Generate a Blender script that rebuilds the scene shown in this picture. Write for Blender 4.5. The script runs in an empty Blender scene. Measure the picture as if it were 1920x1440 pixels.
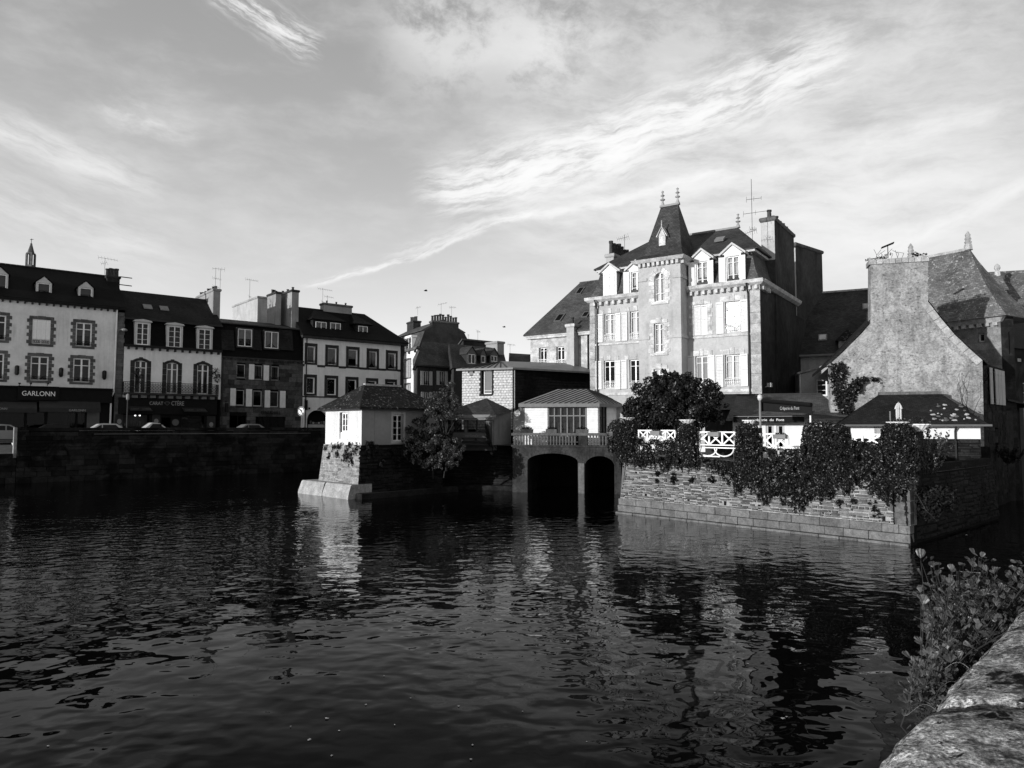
import bpy, bmesh, math, random
import numpy as np
from mathutils import Vector, Matrix
RN = random.Random(11)
SC = bpy.context.scene
COL = SC.collection
rad = math.radians

# ------------------------------------------------------------------ camera
F, CX, CY, H, HOR = 1340.0, 960.0, 720.0, 4.2, 800.0     # survey camera: focal length / centre in photo pixels, eye height, horizon row
PITCH = math.atan((HOR - CY) / F)
cam = bpy.data.cameras.new('camera')
cam.sensor_width = 36.0
cam.lens = 36.0 * F / 1920.0
cam.clip_start = 0.05
cam.clip_end = 5000
camo = bpy.data.objects.new('camera', cam)
COL.objects.link(camo)
camo.location = (0, 0, H)
camo.rotation_euler = (math.pi / 2 + PITCH, 0, 0)
SC.camera = camo

# ------------------------------------------------------------------ light
SUN_EL = rad(8.5)
SUN_A = rad(38.0)                       # from due left, towards the back of the camera
SUNV = Vector((-math.cos(SUN_A) * math.cos(SUN_EL), -math.sin(SUN_A) * math.cos(SUN_EL), math.sin(SUN_EL)))
sl = bpy.data.lights.new('sun', 'SUN')
sl.energy = 5.0
sl.angle = rad(0.53)
sl.color = (1, 1, 1)
so = bpy.data.objects.new('sun', sl)
COL.objects.link(so)
so.rotation_euler = SUNV.to_track_quat('Z', 'Y').to_euler()
so.location = (-60, -60, 40)
SC.view_settings.view_transform = 'Standard'
SC.view_settings.look = 'None'
SC.view_settings.exposure = 0.0
SC.view_settings.gamma = 1.0
SC.view_settings.use_curve_mapping = False


def pray(px, py):
    """unit-depth world ray through a point of the survey photograph"""
    x = (px - CX) / F
    u = (CY - py) / F
    c, s = math.cos(PITCH), math.sin(PITCH)
    return Vector((x, c - u * s, s + u * c))


def at(px, py, D):
    r = pray(px, py)
    return Vector((0, 0, H)) + r * (D / r.y)


def gp(px, D):
    p = at(px, HOR, D)
    return Vector((p.x, p.y))


class NT:
    """small node-graph writer"""
    def __init__(s, tree):
        s.t = tree
        tree.nodes.clear()

    def n(s, typ, **kw):
        nd = s.t.nodes.new(typ)
        for k, v in kw.items():
            if k.startswith('i_'):
                key = k[2:]
                key = int(key) if key.isdigit() else key.replace('_', ' ')
                s.put(nd.inputs[key], v)
            else:
                setattr(nd, k, v)
        return nd

    def put(s, sock, v):
        if isinstance(v, bpy.types.NodeSocket):
            s.t.links.new(v, sock)
        else:
            if sock.type == 'RGBA' and not hasattr(v, '__len__'):
                v = (v, v, v, 1)
            sock.default_value = v

    def m(s, op, a, b=None, c=None, clamp=False):
        nd = s.t.nodes.new('ShaderNodeMath')
        nd.operation = op
        nd.use_clamp = clamp
        for i, v in enumerate((a, b, c)):
            if v is not None:
                s.put(nd.inputs[i], v)
        return nd.outputs[0]

    def noise(s, vec, scale, detail=4, rough=.55, dist=0.0):
        nd = s.n('ShaderNodeTexNoise')
        if vec is not None:
            s.put(nd.inputs['Vector'], vec)
        nd.inputs['Scale'].default_value = scale
        nd.inputs['Detail'].default_value = detail
        nd.inputs['Roughness'].default_value = rough
        nd.inputs['Distortion'].default_value = dist
        return nd.outputs[0]

    def ramp(s, v, a, b, lo=0.0, hi=1.0, smooth=True):
        nd = s.n('ShaderNodeMapRange')
        nd.interpolation_type = 'SMOOTHSTEP' if smooth else 'LINEAR'
        s.put(nd.inputs['Value'], v)
        s.put(nd.inputs['From Min'], a)
        s.put(nd.inputs['From Max'], b)
        s.put(nd.inputs['To Min'], lo)
        s.put(nd.inputs['To Max'], hi)
        return nd.outputs[0]

    def mixf(s, f, a, b):
        nd = s.n('ShaderNodeMix')
        nd.data_type = 'FLOAT'
        s.put(nd.inputs[0], f)
        s.put(nd.inputs[2], a)
        s.put(nd.inputs[3], b)
        return nd.outputs[0]

    def grey(s, v):
        nd = s.n('ShaderNodeCombineColor')
        for i in range(3):
            s.put(nd.inputs[i], v)
        return nd.outputs[0]

    def comb(s, x, y, z=0.0):
        nd = s.n('ShaderNodeCombineXYZ')
        for i, v in enumerate((x, y, z)):
            s.put(nd.inputs[i], v)
        return nd.outputs[0]

    def scale(s, vec, sx, sy, sz):
        nd = s.n('ShaderNodeVectorMath', operation='MULTIPLY')
        s.put(nd.inputs[0], vec)
        nd.inputs[1].default_value = (sx, sy, sz)
        return nd.outputs[0]


# ------------------------------------------------------------------ sky (black-and-white film: the Nishita sky in grey, with cirrus)
world = bpy.data.worlds.new('World')
SC.world = world
world.use_nodes = True
w = NT(world.node_tree)
sky = w.n('ShaderNodeTexSky')
sky.sky_type = 'NISHITA'
sky.sun_disc = False
sky.sun_elevation = SUN_EL
sky.sun_rotation = math.atan2(SUNV.x, SUNV.y)
sky.altitude = 20
sky.air_density = 1.0
sky.dust_density = 2.0
sky.ozone_density = 1.0
bw = w.n('ShaderNodeRGBToBW', i_Color=sky.outputs[0]).outputs[0]
dirv = w.n('ShaderNodeTexCoord').outputs['Generated']
sep = w.n('ShaderNodeSeparateXYZ', i_Vector=dirv)
az = w.m('ARCTAN2', sep.outputs[0], sep.outputs[1])
el = w.m('ARCSINE', sep.outputs[2])
ae = w.comb(az, el, 0.0)
# slow warp so that no cloud edge is a straight line
wn = w.n('ShaderNodeTexNoise', i_Vector=ae, i_Scale=9.0, i_Detail=5.0, i_Roughness=.6)
wo = w.n('ShaderNodeVectorMath', operation='SUBTRACT', i_0=wn.outputs['Color'])
wo.inputs[1].default_value = (.5, .5, .5)
ws = w.n('ShaderNodeVectorMath', operation='SCALE', i_0=wo.outputs[0])
ws.inputs['Scale'].default_value = 0.032
wa = w.n('ShaderNodeVectorMath', operation='ADD', i_0=ae, i_1=ws.outputs[0]).outputs[0]


def aed(px, py):
    r = pray(px, py).normalized()
    return Vector((math.atan2(r.x, r.y), math.asin(r.z)))


def streak(p0, p1, width, amp, fib=6.0, ends=.25, hard=0.0, sc=9.0, thr=(.3, .75)):
    """one cirrus band: a soft line between two sky directions, combed into fibres along its length"""
    a, b = aed(*p0), aed(*p1)
    d = b - a
    L = d.length
    wd = width / F
    mp = w.n('ShaderNodeMapping', vector_type='POINT', i_Vector=wa)
    ang = math.atan2(d.y, d.x)
    c, s = math.cos(-ang), math.sin(-ang)
    mp.inputs['Rotation'].default_value = (0, 0, -ang)
    mp.inputs['Location'].default_value = (-(a.x * c - a.y * s), -(a.x * s + a.y * c), 0)
    sp = w.n('ShaderNodeSeparateXYZ', i_Vector=mp.outputs[0])
    t = w.m('DIVIDE', sp.outputs[0], L)
    q = w.m('DIVIDE', sp.outputs[1], wd)
    g = w.m('EXPONENT', w.m('MULTIPLY', w.m('MULTIPLY', q, q), -1.0))
    e = w.m('MULTIPLY', w.ramp(t, -ends, ends), w.ramp(t, 1 - ends, 1 + ends, 1.0, 0.0))
    nv = w.scale(mp.outputs[0], sc, sc * fib, 1.0)
    n = w.ramp(w.noise(nv, 1.0, 6, .66), thr[0], thr[1])
    return w.m('MULTIPLY', w.m('MULTIPLY', g, e), w.m('MULTIPLY', n, amp))


parts = [
    streak((590, 535), (1000, 398), 5.5, 1.5, 6, .10, sc=18, thr=(.36, .68)),
    streak((740, 470), (1010, 385), 9, .8, 6, .2, sc=14, thr=(.35, .7)),
    streak((940, 412), (1350, 322), 8, 1.3, 4, .12, sc=20, thr=(.25, .65)),
    streak((1280, 345), (1900, 200), 16, .8, 3, .15, sc=12),
    streak((830, 355), (1230, 250), 40, 3.4, 6, .18, sc=11, thr=(.36, .70)),
    streak((1130, 255), (1560, 110), 42, 2.9, 6, .2, sc=11, thr=(.38, .72)),
    streak((950, 330), (1900, 300), 150, 1.3, 4, .25, sc=6, thr=(.25, .8)),
    streak((390, -30), (590, 85), 21, 1.9, 7, .12, sc=15, thr=(.40, .75)),
    streak((740, 40), (1120, 90), 85, .75, 1.5, .2, sc=9, thr=(.36, .58)),
    streak((1000, 30), (1950, 40), 95, .5, 2.2, .2, sc=7, thr=(.38, .66)),
    streak((-150, 170), (280, 350), 30, 1.0, 5, .2, sc=9, thr=(.25, .75)),
    streak((-100, 330), (330, 480), 50, .6, 5, .2, sc=8, thr=(.3, .8)),
    streak((200, 190), (350, 240), 26, .8, 2.5, .3, sc=13, thr=(.4, .8)),
    streak((1640, 470), (1960, 325), 14, 1.0, 4, .15, sc=11, thr=(.25, .7)),
    streak((1300, 470), (1960, 400), 70, .6, 4, .25, sc=7, thr=(.3, .8)),
]
c = parts[0]
for q in parts[1:]:
    c = w.m('ADD', c, q)
gen = w.ramp(w.noise(w.scale(wa, 2.2, 6.0, 1.0), 1.6, 6, .62), .42, .85, 0, .45)
c = w.m('ADD', c, gen)
c = w.m('SUBTRACT', 1.0, w.m('EXPONENT', w.m('MULTIPLY', c, -1.0)))
BW = bw
bkg = w.n('ShaderNodeBackground')
SKY_GAIN, SKY_STRENGTH = 1.0, 0.10
haze_low = w.m('EXPONENT', w.m('DIVIDE', w.m('MAXIMUM', el, 0.0), -.21))
base = w.m('ADD', w.m('MINIMUM', w.m('MULTIPLY', BW, .9), 2.5), w.m('ADD', 2.0, w.m('MULTIPLY', haze_low, 7.4)))
cl = w.mixf(c, base, 10.0)
w.put(bkg.inputs['Color'], w.grey(cl))
bkg.inputs['Strength'].default_value = SKY_STRENGTH
world.cycles.sampling_method = 'MANUAL'
world.cycles.sample_map_resolution = 512
SC.cycles.max_bounces = 6
SC.cycles.diffuse_bounces = 3
SC.cycles.glossy_bounces = 4
SC.cycles.transparent_max_bounces = 10
SC.cycles.caustics_reflective = False
SC.cycles.caustics_refractive = False
wout = w.n('ShaderNodeOutputWorld')
w.t.links.new(bkg.outputs[0], wout.inputs[0])

# ------------------------------------------------------------------ materials (all neutral greys)
MATS = {}


def newmat(name):
    m = bpy.data.materials.new(name)
    m.use_nodes = True
    MATS[name] = m
    nt = NT(m.node_tree)
    out = nt.n('ShaderNodeOutputMaterial')
    return m, nt, out


def principled(nt, out, col, rough=.8, spec=.3, bump=None, bs=.3, bd=.02, metal=0.0):
    p = nt.n('ShaderNodeBsdfPrincipled')
    nt.put(p.inputs['Base Color'], col if isinstance(col, bpy.types.NodeSocket) else col)
    nt.put(p.inputs['Roughness'], rough)
    p.inputs['Specular IOR Level'].default_value = spec
    p.inputs['Metallic'].default_value = metal
    if bump is not None:
        b = nt.n('ShaderNodeBump', i_Height=bump)
        b.inputs['Strength'].default_value = bs
        b.inputs['Distance'].default_value = bd
        nt.t.links.new(b.outputs[0], p.inputs['Normal'])
    nt.t.links.new(p.outputs[0], out.inputs[0])
    return p


def m_plain(name, v, rough=.6, spec=.3, var=.12, metal=0.0):
    m, nt, out = newmat(name)
    co = nt.n('ShaderNodeTexCoord').outputs['Object']
    n = nt.noise(co, 3.0, 5, .6)
    rnd = nt.n('ShaderNodeObjectInfo').outputs['Random']
    k = nt.m('ADD', nt.ramp(n, .25, .75, 1 - var, 1 + var), nt.m('MULTIPLY', nt.m('SUBTRACT', rnd, .5), var))
    principled(nt, out, nt.grey(nt.m('MULTIPLY', k, v)), rough, spec, metal=metal)
    return m


def m_plaster(name, v, var=.18, sc=1.0, streaks=.25, spots=0.0, spotv=.4, bs=.25, damp=0.0):
    """rendered wall: cloudy tone, rain streaks below sills, pits and small patches"""
    m, nt, out = newmat(name)
    co = nt.n('ShaderNodeTexCoord').outputs['Object']
    a = nt.noise(co, .7 * sc, 6, .6, .3)
    b = nt.noise(co, 6.0 * sc, 5, .65)
    st = nt.noise(nt.scale(co, 3.2, 3.2, .22), 1.0, 5, .6, .2)
    st2 = nt.noise(nt.scale(co, 9.0, 9.0, .5), 1.0, 4, .6)
    k = nt.ramp(a, .3, .72, 1 - var, 1 + var)
    k = nt.m('MULTIPLY', k, nt.ramp(b, .3, .7, 1 - var * .5, 1 + var * .5))
    where = nt.ramp(nt.noise(co, .45 * sc, 3, .5), .42, .62)
    k = nt.m('MULTIPLY', k, nt.mixf(where, 1.0, nt.ramp(st, .42, .7, 1.0, 1 - streaks)))
    k = nt.m('MULTIPLY', k, nt.mixf(where, 1.0, nt.ramp(st2, .5, .75, 1.0, 1 - streaks * .35)))
    if spots:
        sp = nt.noise(co, 11.0 * sc, 4, .7, .4)
        k = nt.m('MULTIPLY', k, nt.ramp(sp, .5, .68, 1.0, 1 - spots))
        k = nt.m('ADD', k, nt.ramp(nt.noise(co, 16.0 * sc, 3, .6), .60, .72, 0.0, spotv))
    col = nt.grey(nt.m('MULTIPLY', k, v))
    principled(nt, out, col, .95, .04, nt.noise(co, 30 * sc, 5, .7), bs, .02)
    return m


def m_slate(name, v, wd=.22, ht=.13, lichen=.0, rough=.65, lv=.35, spec=.07):
    """slate courses drawn on the metric uv of each roof plane"""
    m, nt, out = newmat(name)
    uv = nt.n('ShaderNodeTexCoord').outputs['UV']
    br = nt.n('ShaderNodeTexBrick', i_Vector=uv)
    br.offset = .5
    br.inputs['Color1'].default_value = (.75, .75, .75, 1)
    br.inputs['Color2'].default_value = (1.3, 1.3, 1.3, 1)
    br.inputs['Mortar'].default_value = (.35, .35, .35, 1)
    br.inputs['Scale'].default_value = 1.0
    br.inputs['Mortar Size'].default_value = .008
    br.inputs['Mortar Smooth'].default_value = .2
    br.inputs['Bias'].default_value = 0.0
    br.inputs['Brick Width'].default_value = wd
    br.inputs['Row Height'].default_value = ht
    bb = nt.n('ShaderNodeRGBToBW', i_Color=br.outputs['Color']).outputs[0]
    sx = nt.n('ShaderNodeSeparateXYZ', i_Vector=uv)
    lap = nt.m('FRACT', nt.m('DIVIDE', sx.outputs[1], ht))
    big = nt.noise(uv, .5, 6, .65)
    k = nt.m('MULTIPLY', bb, nt.ramp(big, .3, .7, .65, 1.35))
    k = nt.m('MULTIPLY', k, v)
    if lichen:
        l1 = nt.noise(uv, 5.0, 5, .7, .3)
        l2 = nt.noise(uv, .8, 4, .6)
        lm = nt.m('MULTIPLY', nt.ramp(l1, .55, .66), nt.ramp(l2, .35, .6))
        k = nt.mixf(nt.m('MULTIPLY', lm, lichen), k, lv)
    h = nt.m('ADD', nt.m('MULTIPLY', nt.m('SUBTRACT', 1.0, lap), .6), nt.m('MULTIPLY', br.outputs['Fac'], -.6))
    h = nt.m('ADD', h, nt.m('MULTIPLY', nt.noise(uv, 12.0, 4, .6), .35))
    principled(nt, out, nt.grey(k), rough, spec, h, .55, .02)
    return m


def m_stone(name, v, var=.35, spots=.4, bs=.5, moss=0.0, sc=1.0, mossv=.02):
    """stone: every block its own tone (per-object random), grain, lichen spots"""
    m, nt, out = newmat(name)
    co = nt.n('ShaderNodeTexCoord').outputs['Object']
    geo = nt.n('ShaderNodeNewGeometry').outputs['Position']
    rnd = nt.n('ShaderNodeObjectInfo').outputs['Random']
    k = nt.m('ADD', 1 - var * .5, nt.m('MULTIPLY', rnd, var))
    k = nt.m('MULTIPLY', k, nt.ramp(nt.noise(geo, 2.2 * sc, 6, .65, .3), .3, .72, .7, 1.3))
    k = nt.m('MULTIPLY', k, nt.ramp(nt.noise(geo, 18 * sc, 5, .7), .3, .7, .75, 1.25))
    if spots:
        k = nt.m('ADD', k, nt.ramp(nt.noise(geo, 9 * sc, 4, .6), .62, .72, 0, spots * 2))
    k = nt.m('MULTIPLY', k, v)
    if moss:
        k = nt.mixf(nt.ramp(nt.noise(geo, .55 * sc, 6, .65, .4), .48, .6, 0, moss), k, mossv)
    principled(nt, out, nt.grey(k), .95, .05, nt.noise(geo, 26 * sc, 6, .7), bs, .03)
    return m


def m_glass(name, tint=.55, refl=1.0):
    m, nt, out = newmat(name)
    geo = nt.n('ShaderNodeNewGeometry').outputs['Position']
    bmp = nt.n('ShaderNodeBump', i_Height=nt.noise(geo, 2.2, 2, .5))
    bmp.inputs['Strength'].default_value = .12
    bmp.inputs['Distance'].default_value = .05
    gl = nt.n('ShaderNodeBsdfGlossy', i_Roughness=.02)
    gl.inputs['Color'].default_value = (.9, .9, .9, 1)
    nt.t.links.new(bmp.outputs[0], gl.inputs['Normal'])
    tr = nt.n('ShaderNodeBsdfTransparent')
    tr.inputs['Color'].default_value = (tint, tint, tint, 1)
    fr = nt.n('ShaderNodeFresnel', i_IOR=1.55)
    f = nt.m('MINIMUM', nt.m('MULTIPLY', fr.outputs[0], 1.8 * refl), 1.0)
    mx = nt.n('ShaderNodeMixShader', i_0=f)
    nt.t.links.new(tr.outputs[0], mx.inputs[1])
    nt.t.links.new(gl.outputs[0], mx.inputs[2])
    nt.t.links.new(mx.outputs[0], out.inputs[0])
    return m


def m_leaf(name, v, rough=.45, spec=.45, var=.5, trans=.25):
    m, nt, out = newmat(name)
    geo = nt.n('ShaderNodeNewGeometry').outputs['Position']
    k = nt.ramp(nt.noise(geo, 3.0, 5, .7), .3, .7, 1 - var, 1 + var)
    k = nt.m('MULTIPLY', k, nt.ramp(nt.noise(geo, 40.0, 2, .6), .3, .7, .6, 1.4))
    col = nt.grey(nt.m('MULTIPLY', k, v))
    p = nt.n('ShaderNodeBsdfPrincipled', i_Roughness=rough)
    p.inputs['Specular IOR Level'].default_value = spec
    nt.put(p.inputs['Base Color'], col)
    t = nt.n('ShaderNodeBsdfTranslucent')
    nt.put(t.inputs['Color'], col)
    mx = nt.n('ShaderNodeMixShader', i_0=trans)
    nt.t.links.new(p.outputs[0], mx.inputs[1])
    nt.t.links.new(t.outputs[0], mx.inputs[2])
    nt.t.links.new(mx.outputs[0], out.inputs[0])
    return m


def m_emit(name, v):
    m, nt, out = newmat(name)
    e = nt.n('ShaderNodeEmission', i_Strength=v)
    nt.t.links.new(e.outputs[0], out.inputs[0])
    return m


m_plain('white_paint', .74, .6, .1, .08)
m_plain('old_shutter', .26, .6, .08, .15)
m_plain('shutter_paint', .60, .6, .08, .10)
m_plain('cream_paint', .42, .6, .1, .1)
m_plain('grey_paint', .2, .6, .1, .1)
m_plain('mid_paint', .10, .6, .1, .1)
m_plain('black_paint', .008, .6, .06, .2)
m_plain('iron', .012, .6, .1, .2)
m_plain('zinc', .17, .5, .2, .15)
m_plain('zinc_dark', .024, .5, .12, .15)
m_plain('lettering_white', .75, .6, .2, .02)
m_plain('lettering_dim', .30, .6, .2, .02)
m_plain('curtain', .45, .9, .1, .2)
m_plain('curtain_dim', .16, .9, .1, .3)
m_plain('terracotta', .05, .9, .05, .4)
m_plain('dark_wood', .02, .6, .1, .2)
m_plain('inside', .012, .9, .02, .2)  # near-black: the dark of unlit spaces put into a colour
m_plaster('render_shop', .60, .10, .6, .22)
m_plaster('render_white', .68, .08, .6, .15)
m_plaster('render_grey', .24, .15, .6, .3)
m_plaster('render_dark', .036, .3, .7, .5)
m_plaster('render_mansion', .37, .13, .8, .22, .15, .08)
m_plaster('render_side_shade', .045, .35, .5, .6)  # copy of the mansion render with the unlit sides' shade put in
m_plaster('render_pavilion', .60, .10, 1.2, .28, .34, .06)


def m_gable(name, v):
    m, nt, out = newmat(name)
    co = nt.n('ShaderNodeTexCoord').outputs['Object']
    big = nt.noise(co, .35, 5, .6, .8)
    mid = nt.noise(co, 1.7, 6, .65, 1.2)
    fin = nt.noise(co, 9.0, 5, .7, .3)
    k = nt.m('MULTIPLY', nt.ramp(big, .3, .7, .75, 1.25), nt.ramp(mid, .3, .7, .72, 1.25))
    k = nt.m('MULTIPLY', k, nt.ramp(fin, .3, .7, .7, 1.3))
    # dark pits in loose rows where the render has come off the stones
    pit = nt.noise(nt.scale(co, 5.0, 5.0, 11.0), 1.0, 4, .7, .5)
    k = nt.mixf(nt.m('MULTIPLY', nt.ramp(pit, .55, .63), nt.ramp(mid, .66, .42)), k, .28)
    # crusts of pale lichen, in colonies
    li = nt.noise(co, 13.0, 5, .75, .6)
    col = nt.noise(co, .8, 4, .6, .5)
    k = nt.m('ADD', k, nt.m('MULTIPLY', nt.ramp(li, .56, .66), nt.ramp(col, .45, .65, .15, .75)))
    st = nt.noise(nt.scale(co, 2.5, 2.5, .16), 1.0, 5, .6, .2)
    k = nt.m('MULTIPLY', k, nt.ramp(st, .5, .72, 1.0, .68))
    h = nt.m('ADD', nt.m('MULTIPLY', nt.noise(co, 22, 6, .75), .8), nt.m('MULTIPLY', mid, .8))
    principled(nt, out, nt.grey(nt.m('MULTIPLY', k, v)), .95, .04, h, .9, .04)
    return m


m_plaster('render_pavilion_shade', .25, .12, .7, .25)  # shaded copy of the pavilion render, the shade put into its colour
m_gable('render_gable', .255)
m_plaster('concrete', .042, .45, .9, .6, .4, .5, .5)
m_plaster('concrete_pale', .10, .4, 1.2, .5, .3, .5, .5)
m_stone('dressed_stone', .43, .2, .1, .25)
m_stone('pale_stone', .42, .3, .1, .25)
m_stone('brown_stone', .062, 1.0, .35, .4)
m_stone('dark_surround', .036, .25, .15, .3)
m_stone('quoin_grey', .09, .35, .2, .35)
m_stone('granite', .125, .3, .10, .45)
m_stone('granite_light', .30, .25, .2, .5)
m_stone('rubble_stone', .125, 1.1, .5, .7, 0, 1.5)
m_stone('mortar', .27, .1, .3, .8, .25, 1.2, .1)
m_stone('mortar_dark', .008, .1, .1, .5)
m_stone('quay_stone', .021, .9, .5, .5, .75, 1.0, .003)
m_stone('dark_masonry', .02, .7, .35, .5, .6, 1.0, .004)  # on unlit flanks this dark stone carries their shade in its colour
m_stone('pier_stone', .20, .6, .5, .8, .35, 1.3, .05)
m_stone('tower_stone', .17, .45, .3, .4)
m_slate('slate_dark', .016, .2, .12, .15, .7, .1)
m_slate('slate_mid', .042, .2, .12, .2, .6, .15)
m_slate('slate_lit', .068, .2, .12, .05, .6, .2)  # lighter copy of the slate for sunlit roofs, sun put into the colour
m_slate('slate_lichen', .012, .22, .13, .6, .7, .4)
m_slate('slate_old', .11, .22, .13, .9, .75, .42)
m_slate('slate_shop', .0045, .2, .12, .1, .7, .05)
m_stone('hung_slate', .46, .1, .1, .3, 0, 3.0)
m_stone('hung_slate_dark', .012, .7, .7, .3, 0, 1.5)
m_plain('asphalt', .05, .9, .03, .25)
m_plain('pavement', .11, .9, .03, .2)
m_plain('car_silver', .2, .35, .4, .02)
m_plain('car_white', .42, .35, .2, .02)
m_plain('car_dark', .012, .3, .12, .02)
m_plain('car_grey', .16, .3, .5, .02)
m_plain('rubber', .015, .8, .2, .1)
m_plain('chrome', .5, .2, .5, .02)
m_glass('glass', .5, .28)
m_glass('glass_dark', .2, .12)
m_glass('glass_sky', .5, 3.4)
m_glass('glass_clear', .92, 1.0)
m_plain('pale_pane_sheet', .62, .9, .05, .06)  # pale sheet behind mansion panes, added where the sky's reflection brightens them
m_leaf('leaf_ivy', .009, .36, .3, .6, .1)
m_leaf('leaf_tree', .015, .4, .3, .5, .1)
m_leaf('leaf_silver', .05, .4, .4, .6, .2)
m_leaf('leaf_shade', .016, .5, .1, .5, .15)
m_leaf('leaf_alder', .055, .42, .35, .6, .10)
m_leaf('grass_dry', .28, .7, .2, .3, .2)
m_plain('bark', .03, .9, .1, .3)
m_emit('lamp_glow', 6.0)


def M(name):
    return MATS[name]


# ------------------------------------------------------------------ mesh helpers
class MB:
    def __init__(s):
        s.v, s.f = [], []
        s.M = Matrix.Identity(4)

    def add(s, vs, fs):
        o = len(s.v)
        s.v += [s.M @ Vector(p) for p in vs]
        s.f += [tuple(i + o for i in q) for q in fs]
        return s

    def quad(s, a, b, c, d):
        return s.add([a, b, c, d], [(0, 1, 2, 3)])

    def poly(s, pts):
        return s.add(pts, [tuple(range(len(pts)))])

    def box(s, x0, x1, y0, y1, z0, z1):
        return s.add([(x0, y0, z0), (x1, y0, z0), (x1, y1, z0), (x0, y1, z0), (x0, y0, z1), (x1, y0, z1), (x1, y1, z1), (x0, y1, z1)],
                     [(0, 3, 2, 1), (4, 5, 6, 7), (0, 1, 5, 4), (1, 2, 6, 5), (2, 3, 7, 6), (3, 0, 4, 7)])

    def prism(s, pts, y0, y1):
        """outline in x,z pushed from y0 to y1"""
        n = len(pts)
        vs = [(p[0], y0, p[1]) for p in pts] + [(p[0], y1, p[1]) for p in pts]
        fs = [tuple(range(n)), tuple(range(2 * n - 1, n - 1, -1))]
        fs += [(i, i + n, (i + 1) % n + n, (i + 1) % n) for i in range(n)]
        return s.add(vs, fs)

    def loft(s, rings, cap=True):
        n = len(rings[0])
        vs = [p for r in rings for p in r]
        fs = []
        for k in range(len(rings) - 1):
            for i in range(n):
                j = (i + 1) % n
                fs.append((k * n + i, k * n + j, (k + 1) * n + j, (k + 1) * n + i))
        if cap:
            fs.append(tuple(range(n - 1, -1, -1)))
            fs.append(tuple((len(rings) - 1) * n + i for i in range(n)))
        return s.add(vs, fs)

    def rects(s, levels, cap=True):
        return s.loft([[(x0, y0, z), (x1, y0, z), (x1, y1, z), (x0, y1, z)] for (x0, x1, y0, y1, z) in levels], cap)

    def lathe(s, prof, c=(0, 0, 0), n=10):
        return s.loft([[(c[0] + r * math.cos(2 * math.pi * i / n), c[1] + r * math.sin(2 * math.pi * i / n), c[2] + z) for i in range(n)] for r, z in prof])

    def tube(s, p0, p1, r, n=5, r1=None):
        p0, p1 = Vector(p0), Vector(p1)
        d = (p1 - p0).normalized()
        a = d.cross(Vector((0, 0, 1)))
        if a.length < 1e-3:
            a = Vector((1, 0, 0))
        a.normalize()
        b = d.cross(a)
        r1 = r if r1 is None else r1
        return s.loft([[p + (a * math.cos(2 * math.pi * i / n) + b * math.sin(2 * math.pi * i / n)) * q for i in range(n)] for p, q in ((p0, r), (p1, r1))])

    def path(s, pts, r, n=5, r1=None):
        k = len(pts) - 1
        for i in range(k):
            a = r if r1 is None else r + (r1 - r) * i / k
            b = r if r1 is None else r + (r1 - r) * (i + 1) / k
            s.tube(pts[i], pts[i + 1], a, n, b)
        return s

    def build(s, name, mat, parent=None, mtx=None, smooth=False, uv=True, keep=False):
        me = bpy.data.meshes.new(name)
        me.from_pydata([tuple(p) for p in s.v], [], s.f)
        if not keep:
            bm = bmesh.new()
            bm.from_mesh(me)
            bmesh.ops.remove_doubles(bm, verts=bm.verts, dist=1e-5)
            bmesh.ops.recalc_face_normals(bm, faces=bm.faces)
            bm.to_mesh(me)
            bm.free()
        if uv:
            auto_uv(me)
        if smooth:
            me.polygons.foreach_set('use_smooth', [True] * len(me.polygons))
        me.materials.append(M(mat) if isinstance(mat, str) else mat)
        return link(name, me, parent, mtx)


def auto_uv(me):
    ul = me.uv_layers.new(name='metric')
    data = ul.data
    vs = me.vertices
    up = Vector((0, 0, 1))
    for p in me.polygons:
        n = p.normal
        u = up.cross(n)
        if u.length < .05:
            u, v = Vector((1, 0, 0)), Vector((0, 1, 0))
        else:
            u.normalize()
            v = n.cross(u)
        for li in p.loop_indices:
            c = vs[me.loops[li].vertex_index].co
            data[li].uv = (c.dot(u), c.dot(v))


def link(name, data, parent=None, mtx=None):
    o = bpy.data.objects.new(name, data)
    COL.objects.link(o)
    if parent is not None:
        o.parent = parent
    if mtx is not None:
        o.matrix_basis = mtx
    return o


def tag(o, label=None, cat=None, group=None, kind=None):
    if label:
        o['label'] = label
    if cat:
        o['category'] = cat
    if group:
        o['group'] = group
    if kind:
        o['kind'] = kind
    return o


def thing(name, label, cat, loc=(0, 0, 0), rz=0.0, group=None):
    o = link(name, None)
    o.empty_display_size = .3
    o.matrix_basis = Matrix.Translation(Vector(loc)) @ Matrix.Rotation(rz, 4, 'Z')
    return tag(o, label, cat, group)


def T(x, y, z):
    return Matrix.Translation((x, y, z))


def RZ(a):
    return Matrix.Rotation(a, 4, 'Z')


_unit = {}


def unit_block(mat, kind='block', k=0):
    key = (mat, kind, k)
    if key in _unit:
        return _unit[key]
    me = bpy.data.meshes.new('block')
    bm = bmesh.new()
    bmesh.ops.create_cube(bm, size=1.0)
    rr = random.Random(100 + k)
    if kind == 'rough':
        bmesh.ops.bevel(bm, geom=bm.edges[:] + bm.verts[:], offset=.14, segments=1, affect='EDGES', profile=.5)
        for v in bm.verts:
            v.co += Vector((rr.uniform(-.05, .05), rr.uniform(-.1, .1), rr.uniform(-.08, .08)))
    else:
        bmesh.ops.bevel(bm, geom=bm.edges[:], offset=.03, segments=1, affect='EDGES', profile=.5)
        for v in bm.verts:
            v.co += Vector((rr.uniform(-.008, .008), rr.uniform(-.02, .02), rr.uniform(-.008, .008)))
    bm.to_mesh(me)
    bm.free()
    me.materials.append(M(mat))
    _unit[key] = me
    return me


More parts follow.
